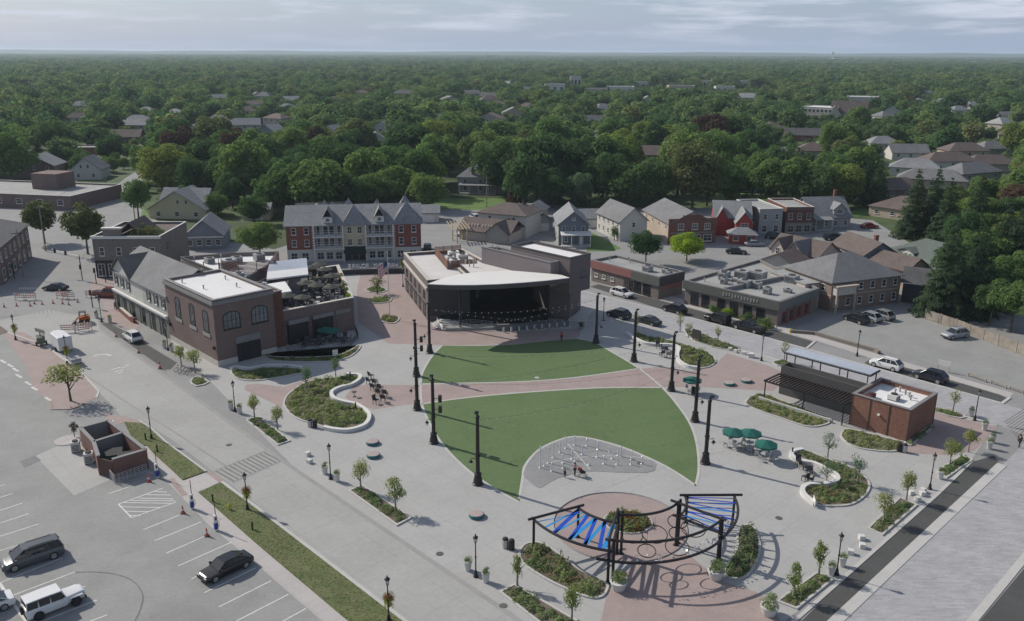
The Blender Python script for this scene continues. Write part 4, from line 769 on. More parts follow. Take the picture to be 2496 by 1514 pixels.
# ---- shop strips along the cross street
for nm, lab, fl, fr, dp, h, parts in [
    ('shop_strip', 'long flat roofed shop strip with maroon and green-grey fascia behind the white van', (16.2, 171.0), (27.7, 157.2), 7.0, 4.4, 0), ('shop_strip', 'flat roofed brick shop strip with charcoal fascia, raised lettering and shrubs in front', (32.2, 154.8), (45.4, 140.7), 13.2, 4.4, 1)]:
    fl, fr = Vector((*fl, 0)), Vector((*fr, 0)); v = fr - fl; w = v.length; t = thing(nm, lab, 'shop', fl, math.atan2(v.y, v.x)); q = [(0, 0), (w, 0), (w, dp), (0, dp)] if not parts else [(0, 0), (w, 0), (w, dp), (0, dp + 12)]
    flat(t, q, h, M_brickg, M_tar, M_cop, .4, .3); fa = [mat('maroon_fascia', (.25, .115, .105), var=.06), mat('slate_fascia', (.15, .155, .15), var=.08)]
    if not parts:
        MB().box(-.2, w * .62, -.35, .0, 2.9, 4.35).build('fascia', fa[0], t); MB().box(w * .62 + .02, w + .35, -.35, .0, 2.7, 4.4).build('fascia', mat('charcoal_green_fascia', (.105, .11, .10), var=.1), t); MB().box(w, w + .35, .0, dp + .1, 2.7, 4.4).build('fascia', M_dk, t); MB().box(w, w + .12, 1, dp - .5, 1.7, 2.6).build('sign_panel', fa[0], t)
        for x in (1.5, 3.6, 6.0): win(t, x, 0, 1.2, .9, .8, 0, fm=M_trim)
        for x in (12.6, 15): win(t, x, 0, .4, 1.8, 2.0, 0, fm=M_blk, bars=2)
        door(t, 9.6, 0, 1.1, 2.2, 0, M_dk); door(t, 10.9, 0, 1.0, 2.2, 0, M_blk)
    else:
        MB().box(-.3, w + .35, -.4, .0, 2.9, 4.5).build('fascia', mat('charcoal_green_fascia', (.105, .11, .10), var=.1), t); MB().box(w, w + .35, .0, dp + .1, 2.9, 4.5).build('fascia', fa[1], t); MB().prism([(w * .42, .3), (w * .45, .3), (w * .45 + 3, dp + 5), (w * .42 + 3, dp + 5)], h - .38, h + .35).build('roof_parapet', M_cop, t)
        for x in (2.2, 4.6, 8, 10.6, 13.4, 16): win(t, x, 0, .4, 1.6, 2.1, 0, fm=M_blk, bars=2)
        for y in (2, 4.5, 7, 9.6): win(t, w, y, .4, 1.3, 1.9, math.pi / 2, fm=M_redw, bars=2); MB().box(w, w + .1, y + 1, y + 1.3, 0, 2.9).build('pilaster', M_red, t)
        for i in range(12): x = 8.4 + i * .62; MB().box(x, x + .34, -.46, -.4, 3.35 + .1 * (i % 3), 4.0).build('letter_relief', mat('fascia_letters', (.25, .25, .23), var=.1), t)
        STRIP_B = t
    HOUSES.append((fl + v / 2, w * .6))
    ups = [(12.4, 3, (1.6, 1.5, 1.2)), (15.8, 4.6, (1.3, 1.3, .9)), (16.8, 4.2, (1, 1, .8))] if not parts else [(2, 9.5, (2, 1.6, 1)), (3.4, 7.2, (1.4, 1.4, 1.4)), (4.8, 11.4, (2.6, 1.6, 1.3)), (7.4, 12.6, (3.0, 1.8, 1.5)), (6.6, 7.6, (2.6, .9, .7)), (9, 5.6, (2.2, 1.6, 1.3)), (11, 6.6, (1.5, 1.2, 1.1)), (13.2, 14.8, (2.2, 1.8, 1.4)), (14.4, 4.4, (1.2, 1.2, 1.2)), (5.2, 4.6, (1.0, 1.0, 1.2)), (16.4, 8, (1.2, 1, .6))]
    for x, y, s in ups: unit(*at(t, x, y, h - .37), s, ('grey rooftop unit on the shop strip with maroon fascia', 'grey rooftop unit on the shop strip with charcoal fascia')[parts], ('units on the maroon strip', 'units on the charcoal strip')[parts], t.rotation_euler.z)
    for i in range(3 + parts * 6): pipe(*at(t, 2 + i * 1.7, 3.2 + (i * 37 % 50) / 10, h - .37), .6, ('vent pipe on the shop strip with maroon fascia', 'vent pipe on the shop strip with charcoal fascia')[parts], ('vents on the maroon strip', 'vents on the charcoal strip')[parts])
# ---- brick office with hip roof
t, rf, w = house('brick_office', 'two storey tan brick office with hipped grey roof at the parking lot', (57.6, 149.9, 0), (72.6, 155.8, 0), 13, 5.4, 3.6, 'h', mat('tan_brick', (.27, .19, .155), kind='brick', size=.32, var=.1), M_sh, [('f', 6, 3.6, 1.0, 1.3), ('f', 6, .8, 1.0, 1.4), ('l', 3, 3.4, 1.1, 1.3), ('r', 3, 3.4, 1, 1.3)], 'office')
MB().box(-.03, w + .03, -.03, 13.03, 2.8, 3.0).build('string_course', M_tan, t); MB().box(.2, 4.6, -1.2, .1, 3.2, 4.7).build('bay_window', M_lime, t); MB().box(0, 4.9, -1.6, .1, 4.75, 4.95).build('bay_roof', M_tan, t); MB().box(-3.4, .0, 3, 13, -.1, 4.6).build('annex_wall', M_pink, t); MB().box(-3.6, -.02, 2.8, 13.2, 4.6, 4.8).build('annex_roof', M_tar, t)
for x in (.3, 4.4): MB().box(x - .15, x + .15, -1.4, -1.1, 0, 3.2).build('post', M_tan, t)
# ---- houses, one by one
H = house; v3 = lambda x, y: (x, y, 0)
t, rf, w = H('grey_house', 'narrow grey two storey house with front gable and flat porch roof', v3(11.2, 204.8), v3(18.4, 205.0), 13.5, 5.2, 3.0, 'y', mat('slate_blue_siding', (.15, .17, .2), kind='siding', size=.11, var=.06), M_shl, [('f', 3, 3.4, .8, 1.4), ('f', 2, .9, .8, 1.4), ('l', 4, 3.4, .8, 1.3), ('l', 3, .9, .8, 1.3)], dr=5.5)
MB().box(-.01, .02, .0, 13.5, 0, 5.1).build('side_wall', M_gsid, t); porch(t, .6, 7.6, -2.4, 0, 2.9, M_trim, 4); win(t, 3.6, 0, 6.2, .8, .6, 0)
t, rf, w = H('white_house', 'white two storey house with grey gable roof and a conical shrub at its side', v3(26.6, 209.7), v3(33.6, 212.0), 14, 5.0, 3.1, 'y', M_sid, M_sh, [('f', 1, 3.3, .9, 1.3), ('f', 1, .9, .9, 1.3), ('l', 5, 3.3, .8, 1.2), ('l', 5, .9, .8, 1.3)])
t, rf, w = H('brick_storefront', 'brown brick storefront with stepped parapet and long grey gable roof behind', v3(38.3, 206.9), v3(49.7, 208.9), 20, 5.0, 2.8, 'y', M_tan, M_sh, [('l', 4, 3.2, .9, 1.1)], 'shop')
MB().box(-.3, w + .3, -.35, .1, -.1, 6.2).build('front_wall', mat('red_brown_brick', (.18, .08, .062), kind='brick', size=.32, var=.12), t); MB().prism([(w * .28, -.3), (w * .72, -.3), (w * .72, .1), (w * .28, .1)], 6.2, 7.0).build('front_parapet', MATS['red_brown_brick'], t); [win(t, x, -.35, 3.5, 1.5, 1.5, 0, bars=3) for x in (2.8, 6.4, 9.6)]; [win(t, x, -.35, .5, 2.2, 1.7, 0, bars=2) for x in (7, 9.8)]; door(t, 2.8, -.35, 1.2, 2.3, 0, M_trim); MB().box(.2, w - .2, -.55, -.35, 2.6, 2.85).build('fascia', M_cop, t)
t, rf, w = H('red_house', 'bright red wooden house with grey cross gables and hipped corner porch', v3(51.6, 217.5), v3(60.5, 216.0), 12, 4.8, 3.2, 'x', M_redw, M_shl, [('f', 2, 2.9, .8, 1.3)]); wingable(t, 5.0, 9.0, -6.0, 3, 4.6, 2.6, 'y', M_redw, M_shl); win(t, 7, -6, 3.4, 1.8, 1.1, 0, bars=2); wingable(t, .6, 3.2, -.6, 3, 4.8, 2.4, 'y', M_redw, M_shl, 3)
MB().box(3.4, 9.2, -9.6, -6, -.1, 2.4).build('porch_wall', M_redw, t); hip(3.2, 9.6, -9.9, -5.9, 2.45, 1.5).build('porch_roof', M_shl, t); [win(t, x, -9.6, .8, 1.3, 1.2, 0) for x in (4.8, 8)]
t, rf, w = H('grey_flat_shop', 'tall narrow grey flat-topped shop beside the red brick front', v3(63.4, 218.6), v3(69.6, 219.6), 15, 6.6, 0, 'f', M_gsid, M_tar, [('f', 2, 3.8, 1.0, 1.5), ('f', 2, .6, 1.3, 1.8), ('l', 3, 3.8, .9, 1.4)], 'shop')
t, rf, w = H('brick_front_shop', 'narrow red brick shop with flat cornice and three upper windows', v3(70.6, 219.9), v3(77.8, 220.4), 14, 6.9, 0, 'f', mat('dark_red_brick', (.145, .062, .05), kind='brick', size=.32, var=.12), M_tar, [('f', 3, 3.7, 1.1, 1.7)], 'shop', fm=M_lime); MB().box(.0, w, -.12, .0, 0, 2.9).build('shopfront', M_olv, t); [win(t, x, -.12, .4, 1.7, 1.9, 0, fm=M_lime, bars=2) for x in (1.4, 3.6, 5.8)]; k = MB(); k.box(-.1, w + .1, -.3, 0, 6.3, 6.6); k.build('cornice', M_brickd, t)
t, rf, w = H('dormer_house', 'pale grey house with big roof dormer and brick chimney', v3(79.4, 226.0), v3(90.4, 227.6), 11, 3.2, 4.4, 'x', M_gsid, M_shl, [('f', 4, .8, 1, 1.4)], chim=(9.4, 6.5, 9.2)); wingable(t, 6.4, 9.6, .4, 5, 5.2, 1.4, 'y', M_gsid, M_shl, 3); win(t, 8, .4, 4.0, 1.6, 1.0, 0, bars=2); porch(t, .2, 5, -2.2, 0, 2.7, M_shl, 3)
t, rf, w = H('ranch_house', 'low brown house with wide hipped brown roof near the spruces', v3(103.0, 246.8), v3(118, 229), 12, 2.9, 3.0, 'h', M_tan, M_shb, [('f', 5, .9, 1.3, 1.1), ('l', 2, .9, 1.2, 1.1)])
t, rf, w = H('beige_house', 'beige house with grey and brown cross gables behind the shop strip', v3(57.0, 186.2), v3(64.2, 176.6), 8, 3.9, 2.5, 'x', M_pink, M_shb, [('f', 2, 1.0, .9, 1.3)]); wingable(t, 1.0, 4.4, -1.0, 4, 4.0, 2.4, 'y', M_pink, M_shb); win(t, 2.7, -1.0, 3.0, 1.1, 1.4, 0, bars=2); wingable(t, 5.0, 9.6, -1.6, 4, 3.9, 2.6, 'y', M_gst, M_sh); [win(t, x, -1.6, 3.1, .8, 1.2, 0) for x in (6.6, 8)]
t, rf, w = H('beige_cottage', 'small white gabled cottage against the beige house behind the strip', v3(52.0, 176.5), v3(58, 171), 7, 3.2, 2.0, 'y', M_sid, M_shb, [('f', 1, 1.2, 1.0, 1.2), ('l', 2, 1, .8, 1.1)])
t, rf, w = H('blue_house', 'blue-grey house with brown roof beside the hipped office', v3(70.2, 185.4), v3(72.8, 174.0), 7.6, 5.0, 2.3, 'x', M_bsid, M_shb, [('f', 5, 3.4, .8, .9), ('f', 4, 1, .9, 1.2)], chim=(8.6, 4.6, 8.2)); MB().box(-.06, w + .1, -.05, .0, 3.0, 3.2).build('band', M_trim, t)
t, rf, w = H('brown_roof_house', 'small house with brown gable and tan gable wall behind the office', v3(73.4, 172.6), v3(77.6, 164.6), 6.6, 4.0, 2.0, 'x', M_tan, M_shb, [('r', 2, 3.0, .9, 1.0), ('f', 3, 1.2, .9, 1.1)])
t, rf, w = H('green_roof_house', 'house with wide green-grey hipped roof, white dormer and thin flue', v3(76.8, 181.0), v3(84.4, 162.6), 15, 3.6, 4.3, 'h', M_sid, M_shg, [('f', 5, .9, 1.0, 1.2)]); wingable(t, 5.6, 9.6, 2.2, 7, 5.6, .7, 'y', M_sid, M_shg, 3.8); [win(t, x, 2.2, 4.6, .7, .8, 0) for x in (6.4, 7.6, 8.8)]; k = MB(); k.tube([(14, 9, 6), (14, 9, 9.6)], .12, 6); k.lathe([(.3, 9.6), (.3, 9.75), (.1, 9.8)], 8, (14, 9)); k.build('flue', M_trim, rf)
t, rf, w = H('grey_garage', 'dark grey garage with white corner trim at the back of the parking lot', v3(73.4, 156.4), v3(84, 150.6), 9, 4.0, 1.8, 'x', mat('charcoal_siding', (.055, .058, .065), kind='siding', size=.11), M_sh2, [], 'garage'); MB().box(1.2, 4.6, -.05, 0, 0, 2.6).build('garage_door', M_dk, t); MB().box(-.1, w + .1, -.5, -.4, 3.75, 3.95).build('fascia', M_trim, t); MB().box(w - .05, w + .12, -.12, .05, 0, 4).build('corner_board', M_trim, t)
t, rf, w = H('brown_roof_restaurant', 'white two storey restaurant with hipped brown roof behind the stage', v3(-8.8, 218.6), v3(3.4, 213.0), 10, 5.6, 2.2, 'h', M_sid, M_shb, [('l', 3, 3.6, 1.1, 1.3), ('f', 2, 3.8, .9, 1.2)], 'restaurant')
MB().box(-1.2, 12.5, -8, -.05, -.1, 2.6).build('lower_wall', M_pink, t); gable(-1.2, 12.5, -8, .5, 2.6, 2.3, .6, 'x').build('lower_roof', M_shb, t); wingable(t, 6.8, 12.4, -9, -2, 2.7, 2.3, 'y', M_gst, M_shb)
for i in range(9): x = .6 + i * .82 + (.5 if i > 3 else 0); z = 3.75; MB().add([(x, -7.0, z - .35), (x + .5, -7.0, z - .35), (x + .5, -6.4, z + .3), (x, -6.4, z + .3), (x, -6.9, z - .4), (x + .5, -6.9, z - .4), (x + .5, -6.3, z + .25), (x, -6.3, z + .25)], [(0, 1, 2, 3), (0, 4, 5, 1), (1, 5, 6, 2), (2, 6, 7, 3), (3, 7, 4, 0)]).build('roof_letter', mat('roof_letters', (.30, .24, .22), var=.1), t)
# timber arbour left of it
AB = thing('timber_arbour', 'pale timber arbour with slanting beams beside the brown roofed restaurant', 'pergola', (-13.5, 207, 0), .4); M_wood = mat('pale_timber', (.42, .34, .22), var=.15)
for x in (0, 2.6):
    for y in (0, 3.4): MB().box(x - .12, x + .12, y - .12, y + .12, 0, 3.6).build('post', M_wood, AB)
for i in range(6): MB().add([(-1.2 + i * .85, -.8, 3.4), (-1.05 + i * .85, -.8, 3.4), (-1.05 + i * .85, 4.4, 4.6), (-1.2 + i * .85, 4.4, 4.6), (-1.2 + i * .85, -.8, 3.65), (-1.05 + i * .85, -.8, 3.65), (-1.05 + i * .85, 4.4, 4.85), (-1.2 + i * .85, 4.4, 4.85)], [(0, 3, 2, 1), (4, 5, 6, 7), (0, 1, 5, 4), (1, 2, 6, 5), (2, 3, 7, 6), (3, 0, 4, 7)]).build('beam', M_wood, AB)
for i, (lab, x0, y0, x1, y1, d, hh, rr, wm, rm) in enumerate([
    ('small tan garage with grey gable roof left of the narrow grey house', 3.0, 238, 8.2, 236.5, 7, 2.8, 1.7, M_tan, M_shl), ('white garage with dark grey roof just left of the narrow grey house', 5.4, 221.5, 10.6, 222.5, 7, 2.8, 1.8, M_gsid, M_sh2),
    ('low grey garage right behind the narrow grey house', 18.6, 226.5, 25.6, 227.5, 7, 2.6, 1.8, M_gsid, M_shl), ('white garage with double door at the right end of the apartment block', -26.2, 233.3, -20.2, 233.8, 7, 2.7, 1.5, M_sid, M_shl)]):
    t, rf, w = H('garage', lab, v3(x0, y0), v3(x1, y1), d, hh, rr, 'y' if i < 2 else 'x', wm, rm, [], 'garage'); MB().box(w * .2, w * .8, -.05, 0, 0, 2.1).build('garage_door', M_trim, t)
# left side of the photograph
t, rf, w = H('corner_shop', 'grey false-front corner shop with white cornices and dark shopfront at the crossing', v3(-85.7, 172.3), v3(-72.0, 172.6), 16, 8.6, 0, 'f', mat('weathered_grey_brick', (.19, .17, .15), kind='brick', size=.32, var=.12), M_shb, [('f', 4, 4.6, 1.0, 1.8)], 'shop'); MB().box(-.2, w + .2, -.35, 0, 8.2, 8.75).build('cornice', M_trim, t); MB().box(2.4, 6.0, -.2, .6, 8.7, 10.2).build('false_front', MATS['weathered_grey_brick'], t); MB().box(2.2, 6.2, -.4, .7, 10.2, 10.5).build('false_front_cornice', M_trim, t); MB().box(.1, w - .1, -.25, 0, 0, 3.6).build('shopfront', M_blk, t); [win(t, x, -.25, .4, 1.5, 2.6, 0, fm=M_trim, bars=2) for x in (1.3, 3.4, 5.6, 8, 10.4, 12.4)]; gable(4.5, 9.5, 2, 10, 8.6, 2.4, .3, 'y').build('red_gable_roof', M_shb, t)
t, rf, w = H('old_brick_shop', 'tall dark brick building with grey roof at the left edge', v3(-120, 160.5), v3(-101.6, 166.0), 26, 7.4, 2.4, 'y', M_brickd, M_sh2, [('f', 3, 4.2, 1.1, 1.9), ('r', 7, 4.4, 1.1, 1.9), ('r', 6, .6, 1.8, 2.4)], 'shop', fm=M_trim)
t, rf, w = H('cream_gable_house', 'cream house with wide front gable and grey cross roof behind the left trees', v3(-101.4, 238.0), v3(-85.2, 236.7), 11, 2.7, 5.0, 'y', mat('pale_yellow_siding', (.50, .46, .31), kind='siding', size=.11, var=.05), M_shl, [('f', 3, .7, 1.3, 1.3)]); [win(t, x, 0, 4.1, .9, 1.2, 0) for x in (8.6, 11)]; wingable(t, 1.5, 14.8, 4, 12, 4.2, 3.2, 'x', MATS['pale_yellow_siding'], M_shl)
t, rf, w = H('blue_gable_house', 'small blue house with white trimmed front gable and grey roof left of the apartments', v3(-76.9, 198.6), v3(-68.5, 199.9), 11, 3.4, 3.4, 'y', M_bsid, M_shl, [('f', 4, .9, 1.2, 1.4)]); MB().box(-.3, w + .3, -.5, -.05, 2.8, 3.1).build('pent_roof', M_trim, t)
t, rf, w = H('garage', 'small cream garage with white door behind the cream gable house', v3(-74.6, 236.0), v3(-67.4, 236.6), 6, 3.0, 1.2, 'x', M_cream, M_shl, [], 'garage'); MB().box(1.5, 5.4, -.05, 0, 0, 2.3).build('garage_door', M_trim, t)
t, rf, w = H('flat_school', 'long low brick building with grey flat roof at the far left', v3(-190, 262), v3(-128.9, 249.8), 24, 4.2, 0, 'f', M_brickd, M_tar, [('f', 9, 1.4, 2.0, 1.6)], 'school'); MB().box(40, 49, 12, 20, 3.8, 8.6).build('roof_block', M_brickd, t)
t, rf, w = H('white_gambrel_house', 'white house with curved gambrel gable far left', v3(-159.8, 312.4), v3(-149.5, 313.9), 11, 3.6, 4.2, 'y', M_sid, M_sh, [('f', 2, .8, 1, 1.3)]); [win(t, x, 0, 4.0, .9, 1.3, 0) for x in (3.8, 6.2)]
t, rf, w = H('red_gable_house', 'brick and shingle house with pale gable edges beside the white gambrel house', v3(-182, 316), v3(-168, 317), 11, 4.5, 3.6, 'y', M_brickd, M_shl, [('f', 3, 3, 1, 1.3)])
t, rf, w = H('brown_house', 'dark brown gabled house left of the apartment block', v3(-60, 250), v3(-50, 251), 9, 4.4, 3.6, 'y', M_brickg, M_sh2, [('f', 2, 2.8, .9, 1.2)])
t, rf, w = H('blue_roof_house', 'house with low dark blue-grey roof behind the left end of the apartments', v3(-57, 226), v3(-44, 229), 9, 3.0, 2.6, 'x', M_red, M_sh2, [('f', 3, 1, 1, 1.2)]); wingable(t, 2, 8.5, -5, 2, 3.4, 2.4, 'y', M_cream, M_shl); MB().box(2, 8.5, -5.05, -5, 0, 3.3).build('brick_front', M_red, t); win(t, 5, -5.05, 1.6, 1.2, 1.0, 0)
t, rf, w = H('lawn_house', 'large grey hip-roofed house with brick chimney on the back lawn', v3(-18.2, 286), v3(-3.0, 284), 12, 5.2, 4.8, 'h', M_gsid, M_shl, [('f', 3, 3.2, 1, 1.3), ('f', 3, .8, 1.1, 1.4), ('l', 3, 3.2, 1, 1.3)], chim=(5, 1.0, 9.6)); porch(t, 1, 14, -2.8, 0, 2.8, M_shl, 5)
t, rf, w = H('tudor_house', 'small house with pale half-timbered gable among trees above the apartments', v3(-72, 318), v3(-62, 319), 10, 4, 4.6, 'y', M_tan, M_shb, [('f', 2, 1, 1, 1.2)])
# ================================================================ planting beds
def bed(name, label, pts, leafs, dens=2.2, wall=None, kerb=.14, smooth=4, hmin=.15, hmax=.5, seed=1, size=.1, cat='planting bed', world=None, clump=.42, group=None):
    w = world or [P(*p) for p in pts]; w = spl(w, smooth, True) if smooth else w; w = [Vector(p) for p in ccw3([(p[0], p[1], 0) for p in w])]
    c = sum(w, Vector()) / len(w); t = thing(name, label, cat, (c.x, c.y, 0), 0, group); q = [(p.x - c.x, p.y - c.y) for p in w]
    i = inset(q, .22); k = MB(); ring(k, q, i, -.02, kerb); k.build('kerb', M_kerb, t); MB().sheet(i, kerb * .6).build('soil', M_soil, t)
    a = abs(sum(q[j][0] * q[j - 1][1] - q[j - 1][0] * q[j][1] for j in range(len(q)))) / 2; ins = inset(q, .45)
    cover(ins, kerb * .6, int(a * dens * 1.25), leafs, 'shrubs', t, size, hmin, hmax, seed, clump)
    if wall:
        v = spl([P(*p) - Vector((c.x, c.y, 0)) for p in wall], 5); k = MB(); ribbon(k, v, .5, 0, .45); k.build('seat_wall', mat('white_seat_wall', (.58, .57, .55), var=.05), t)
    return t
gr = [G_sh, G_sh, G_lt, G_lt, G_dk]
bed('kidney_bed', 'large kidney shaped planting bed with white curved seat wall left of the turf', [r6(*p) for p in [(870, 610), (980, 620), (1000, 660), (930, 710), (830, 740), (740, 770), (720, 800), (760, 850), (850, 880), (940, 900), (1030, 940), (1080, 1000), (1080, 1050), (1020, 1110), (900, 1145), (780, 1145), (660, 1120), (560, 1080), (440, 1050), (340, 1000), (280, 930), (260, 880), (290, 810), (360, 750), (450, 690), (600, 650), (760, 635)]], [G_sh, G_lt, G_sh, G_lt, G_gy, G_lt, G_dk], 2.4, [r6(*p) for p in [(870, 615), (985, 622), (995, 660), (920, 712), (800, 745), (725, 790), (750, 845), (850, 882), (960, 905), (1060, 970), (1088, 1030), (1040, 1105), (900, 1150), (770, 1148), (650, 1125)]], hmax=.75, seed=2)
bed('wavy_bed', 'narrow wavy planting bed in front of the brick restaurant corner', [(555, 893), (570, 888), (600, 892), (640, 885), (700, 886), (727, 889), (729, 898), (680, 908), (620, 917), (580, 915), (560, 905)], [G_sh, G_lt, G_dk], 2.2, [(556, 891), (570, 887), (600, 891), (640, 884), (700, 885), (728, 889)], seed=3)
bed('patio_bed', 'curved shaded planting bed round the restaurant patio', [r6(*p) for p in [(60, 400), (150, 430), (400, 440), (700, 428), (830, 405), (920, 360), (985, 320), (1005, 345), (930, 420), (830, 460), (700, 482), (400, 488), (150, 470), (80, 425)]], [G_sh, G_lt, G_rd, G_dk], 2.6, None, seed=4)
bed('arched_bed', 'planting bed with white wavy seat wall at the upper right of the turf', [r7(*p) for p in [(1150, 215), (1190, 270), (1280, 310), (1400, 325), (1520, 330), (1590, 350), (1600, 420), (1600, 480), (1680, 530), (1780, 550), (1900, 530), (1960, 480), (1930, 430), (1850, 380), (1750, 350), (1650, 310), (1560, 290), (1450, 260), (1300, 235), (1220, 205)]], gr, 2.4, [r7(*p) for p in [(1100, 215), (1180, 270), (1280, 315), (1400, 328), (1520, 332), (1600, 360), (1585, 420), (1600, 485), (1680, 535), (1780, 552)]], hmax=.7, seed=5)
bed('pergola_bed', 'oval grassy bed in front of the kiosk pergola', [r8(*p) for p in [(-200, 840), (-120, 795), (0, 800), (150, 860), (400, 950), (590, 1020), (595, 1070), (480, 1105), (350, 1100), (100, 1020), (-100, 950), (-215, 890)]], [G_lt, G_lt, G_sh], 2.6, seed=6, hmax=.4)
bed('kiosk_bed', 'curved bed with ornamental grasses along the brick tile kiosk wall', [r8(*p) for p in [(740, 1130), (690, 1190), (760, 1270), (900, 1320), (1100, 1345), (1240, 1340), (1300, 1290), (1320, 1255), (1200, 1230), (1000, 1180), (850, 1140)]], [G_lt, G_lt, G_gy], 2.6, seed=7)
bed('kiosk_side_bed', 'narrow bed of pale grasses on the shaded side of the kiosk', [r8(*p) for p in [(1330, 1260), (1370, 1290), (1480, 1200), (1570, 1120), (1550, 1085), (1440, 1170)]], [G_gy, G_sh], 3, seed=8, smooth=2)
bed('seat_wall_bed', 'kidney planting bed with white seat wall and russet shrubs right of the tables', [r8(220, 1370), r8(300, 1330), r8(400, 1345), r8(570, 1410), r8(750, 1480), s4(880, 60), s4(970, 160), s4(975, 240), s4(900, 330), s4(780, 390), s4(600, 400), s4(450, 385), s4(350, 310), s4(330, 240), s4(400, 205), s4(560, 200), s4(660, 165), s4(650, 115), s4(560, 60), s4(430, 5), s4(330, -60)], [G_sh, G_lt, G_rd, G_sh, G_gy, G_dk], 2.3, [r8(330, 1340), r8(240, 1360), r8(225, 1400), r8(300, 1450), s4(430, 0), s4(560, 60), s4(650, 115), s4(660, 165), s4(560, 200), s4(400, 205), s4(330, 245), s4(350, 310), s4(450, 388)], hmax=.7, seed=9)
bed('pergola_left_bed', 'long curved shrub bed below the blue ribbon pergola', [s3(*p) for p in [(60, 850), (110, 960), (300, 1090), (500, 1190), (640, 1250), (780, 1285), (880, 1262), (925, 1190), (915, 1140), (800, 1080), (650, 1000), (520, 900), (380, 800), (250, 740), (120, 760)]], [G_sh, G_lt, G_rd, G_dk, G_gy, G_sh], 2.6, hmax=1.0, seed=10)
bed('pergola_right_bed', 'crescent shrub bed under the right end of the ribbon pergola', [s3(*p) for p in [(2330, 600), (2385, 760), (2370, 900), (2290, 1040), (2200, 1095), (2080, 1090), (2020, 1030), (2090, 900), (2150, 780), (2150, 680), (2180, 600), (2260, 570)]], [G_dk, G_sh, G_gy], 3.0, hmax=.9, seed=11)
fc = Vector((11.66, 76.4, 0)); bed('flower_bed', 'round bed of yellow and orange flowers on the paver circle', None, [G_yl, G_or, G_rd, G_sh, G_sh, G_dk, G_lt], 5.5, world=[(fc.x + 2.5 * math.cos(a * .3142), fc.y + 2.3 * math.sin(a * .3142), 0) for a in range(20)], smooth=0, hmin=.3, hmax=.85, seed=12, kerb=.1)
for i, (lab, pts, lf, hm) in enumerate([
    ('rectangular kerbed bed along the main street past the wavy bed', [(592, 1013), (625, 1003), (700, 1062), (668, 1073)], [G_sh, G_gy, G_dk], .5), ('rectangular kerbed bed with two young trees in the middle of the main street edge', [(837, 1182), (872, 1167), (992, 1247), (955, 1267)], [G_sh, G_rd, G_gy, G_dk], .45),
    ('rectangular kerbed bed at the bottom centre beside the pergola', [(1200, 1426), (1238, 1406), (1420, 1512), (1360, 1550)], [G_sh, G_gy, G_sh], .5), ('rectangular kerbed bed along the dark parking strip with two young trees', [(2086, 1272), (2164, 1197), (2209, 1216), (2124, 1290)], [G_sh, G_gy, G_dk], .6),
    ('rectangular kerbed bed at the bottom right next to two columnar trees', [(1866, 1448), (1963, 1378), (2008, 1395), (1918, 1468)], [G_sh, G_dk, G_gy], .7), ('rectangular kerbed bed near the right street corner', [(2250, 1137), (2312, 1095), (2342, 1108), (2278, 1152)], [G_sh, G_dk], .6),
    ('small kerbed bed beside the parked bicycle at the brick restaurant', [r5(1820, 670), r5(1900, 620), r5(2010, 680), r5(1880, 720)], [G_sh, G_lt], .4), ('long planting strip along the cross street with three thin young trees', [r7(1640, 170), r7(1720, 180), r7(2180, 350), r7(2080, 375), r7(1750, 290)], [G_sh, G_lt, G_gy], .6),
    ('narrow planting strip between kiosk and cross street', [r8(1590, 920), r8(1880, 990), r8(1850, 1030), r8(1600, 965)], [G_sh, G_lt], .5), ('small planting strip left of the kiosk canopy', [r8(40, 480), r8(180, 465), r8(200, 515), r8(90, 520)], [G_lt, G_sh], .5),
    ('rim-walled bed round the flagpole', [r2(1080, 1370), r2(1280, 1350), r2(1290, 1400), r2(1120, 1420)], [G_sh, G_lt], .5), ('oval bed with bushes behind the flagpole', [r2(1040, 1290), r2(1150, 1250), r2(1260, 1290), r2(1150, 1320)], [G_sh, G_dk], .5), ('small walled bed in front of the flagpole', [r6(1180, 70), r6(1230, 30), r6(1380, 60), r6(1330, 115), r6(1220, 105)], [G_sh, G_lt, G_rd], .6),
    ('shrub border in front of the charcoal shop strip', [(1700, 748), (1760, 740), (1850, 770), (1868, 790), (1840, 795), (1760, 765)], [G_sh, G_lt, G_lime if False else G_lt, G_dk], 1.1)]):
    bed('street_bed', lab, pts, lf, 2.6, smooth=0 if i < 6 else 2, seed=30 + i, hmax=hm, group='kerbed street beds')
# ================================================================ young trees along the square
ytl = [('young tree', 'leafy young street tree', .22, YOUNG)]
YT = [(437, 880, 3.3, .95, 'first young tree beside the brick restaurant and its bicycle rack'), (470, 897, 3.6, 1.15, 'bushy young tree in the small bed by the bicycle rack'), (613, 1008, 3.4, .95, 'young tree at the upper end of the bed past the wavy bed'), (668, 1035, 3.2, .95, 'young tree at the lower end of the bed past the wavy bed'), (868, 1180, 3.6, .95, 'young tree at the upper end of the middle street bed'), (952, 1232, 3.9, 1.1, 'young tree at the lower end of the middle street bed'),
      (808, 908, 3.0, .85, 'young tree in sun at the top of the large kidney bed'), (738, 938, 3.4, .9, 'thin young tree at the left of the large kidney bed'), (2125, 1258, 3.2, 1.1, 'young tree at the lower end of the bed along the parking strip'), (2180, 1205, 3.4, .95, 'yellowing young tree at the upper end of the bed along the parking strip'), (2285, 1118, 3.0, 1.1, 'bright young tree left in the bed near the right corner'), (2330, 1088, 2.9, 1.0, 'bright young tree right in the bed near the right corner')]
for i, (x, y, h, r, lab) in enumerate(YT): tree('young_tree', lab, P(x, y), h, r, L_young if i not in (6, 7) else L_blue, 'young street trees', YOUNG[i % 3], .24, M_bark2)
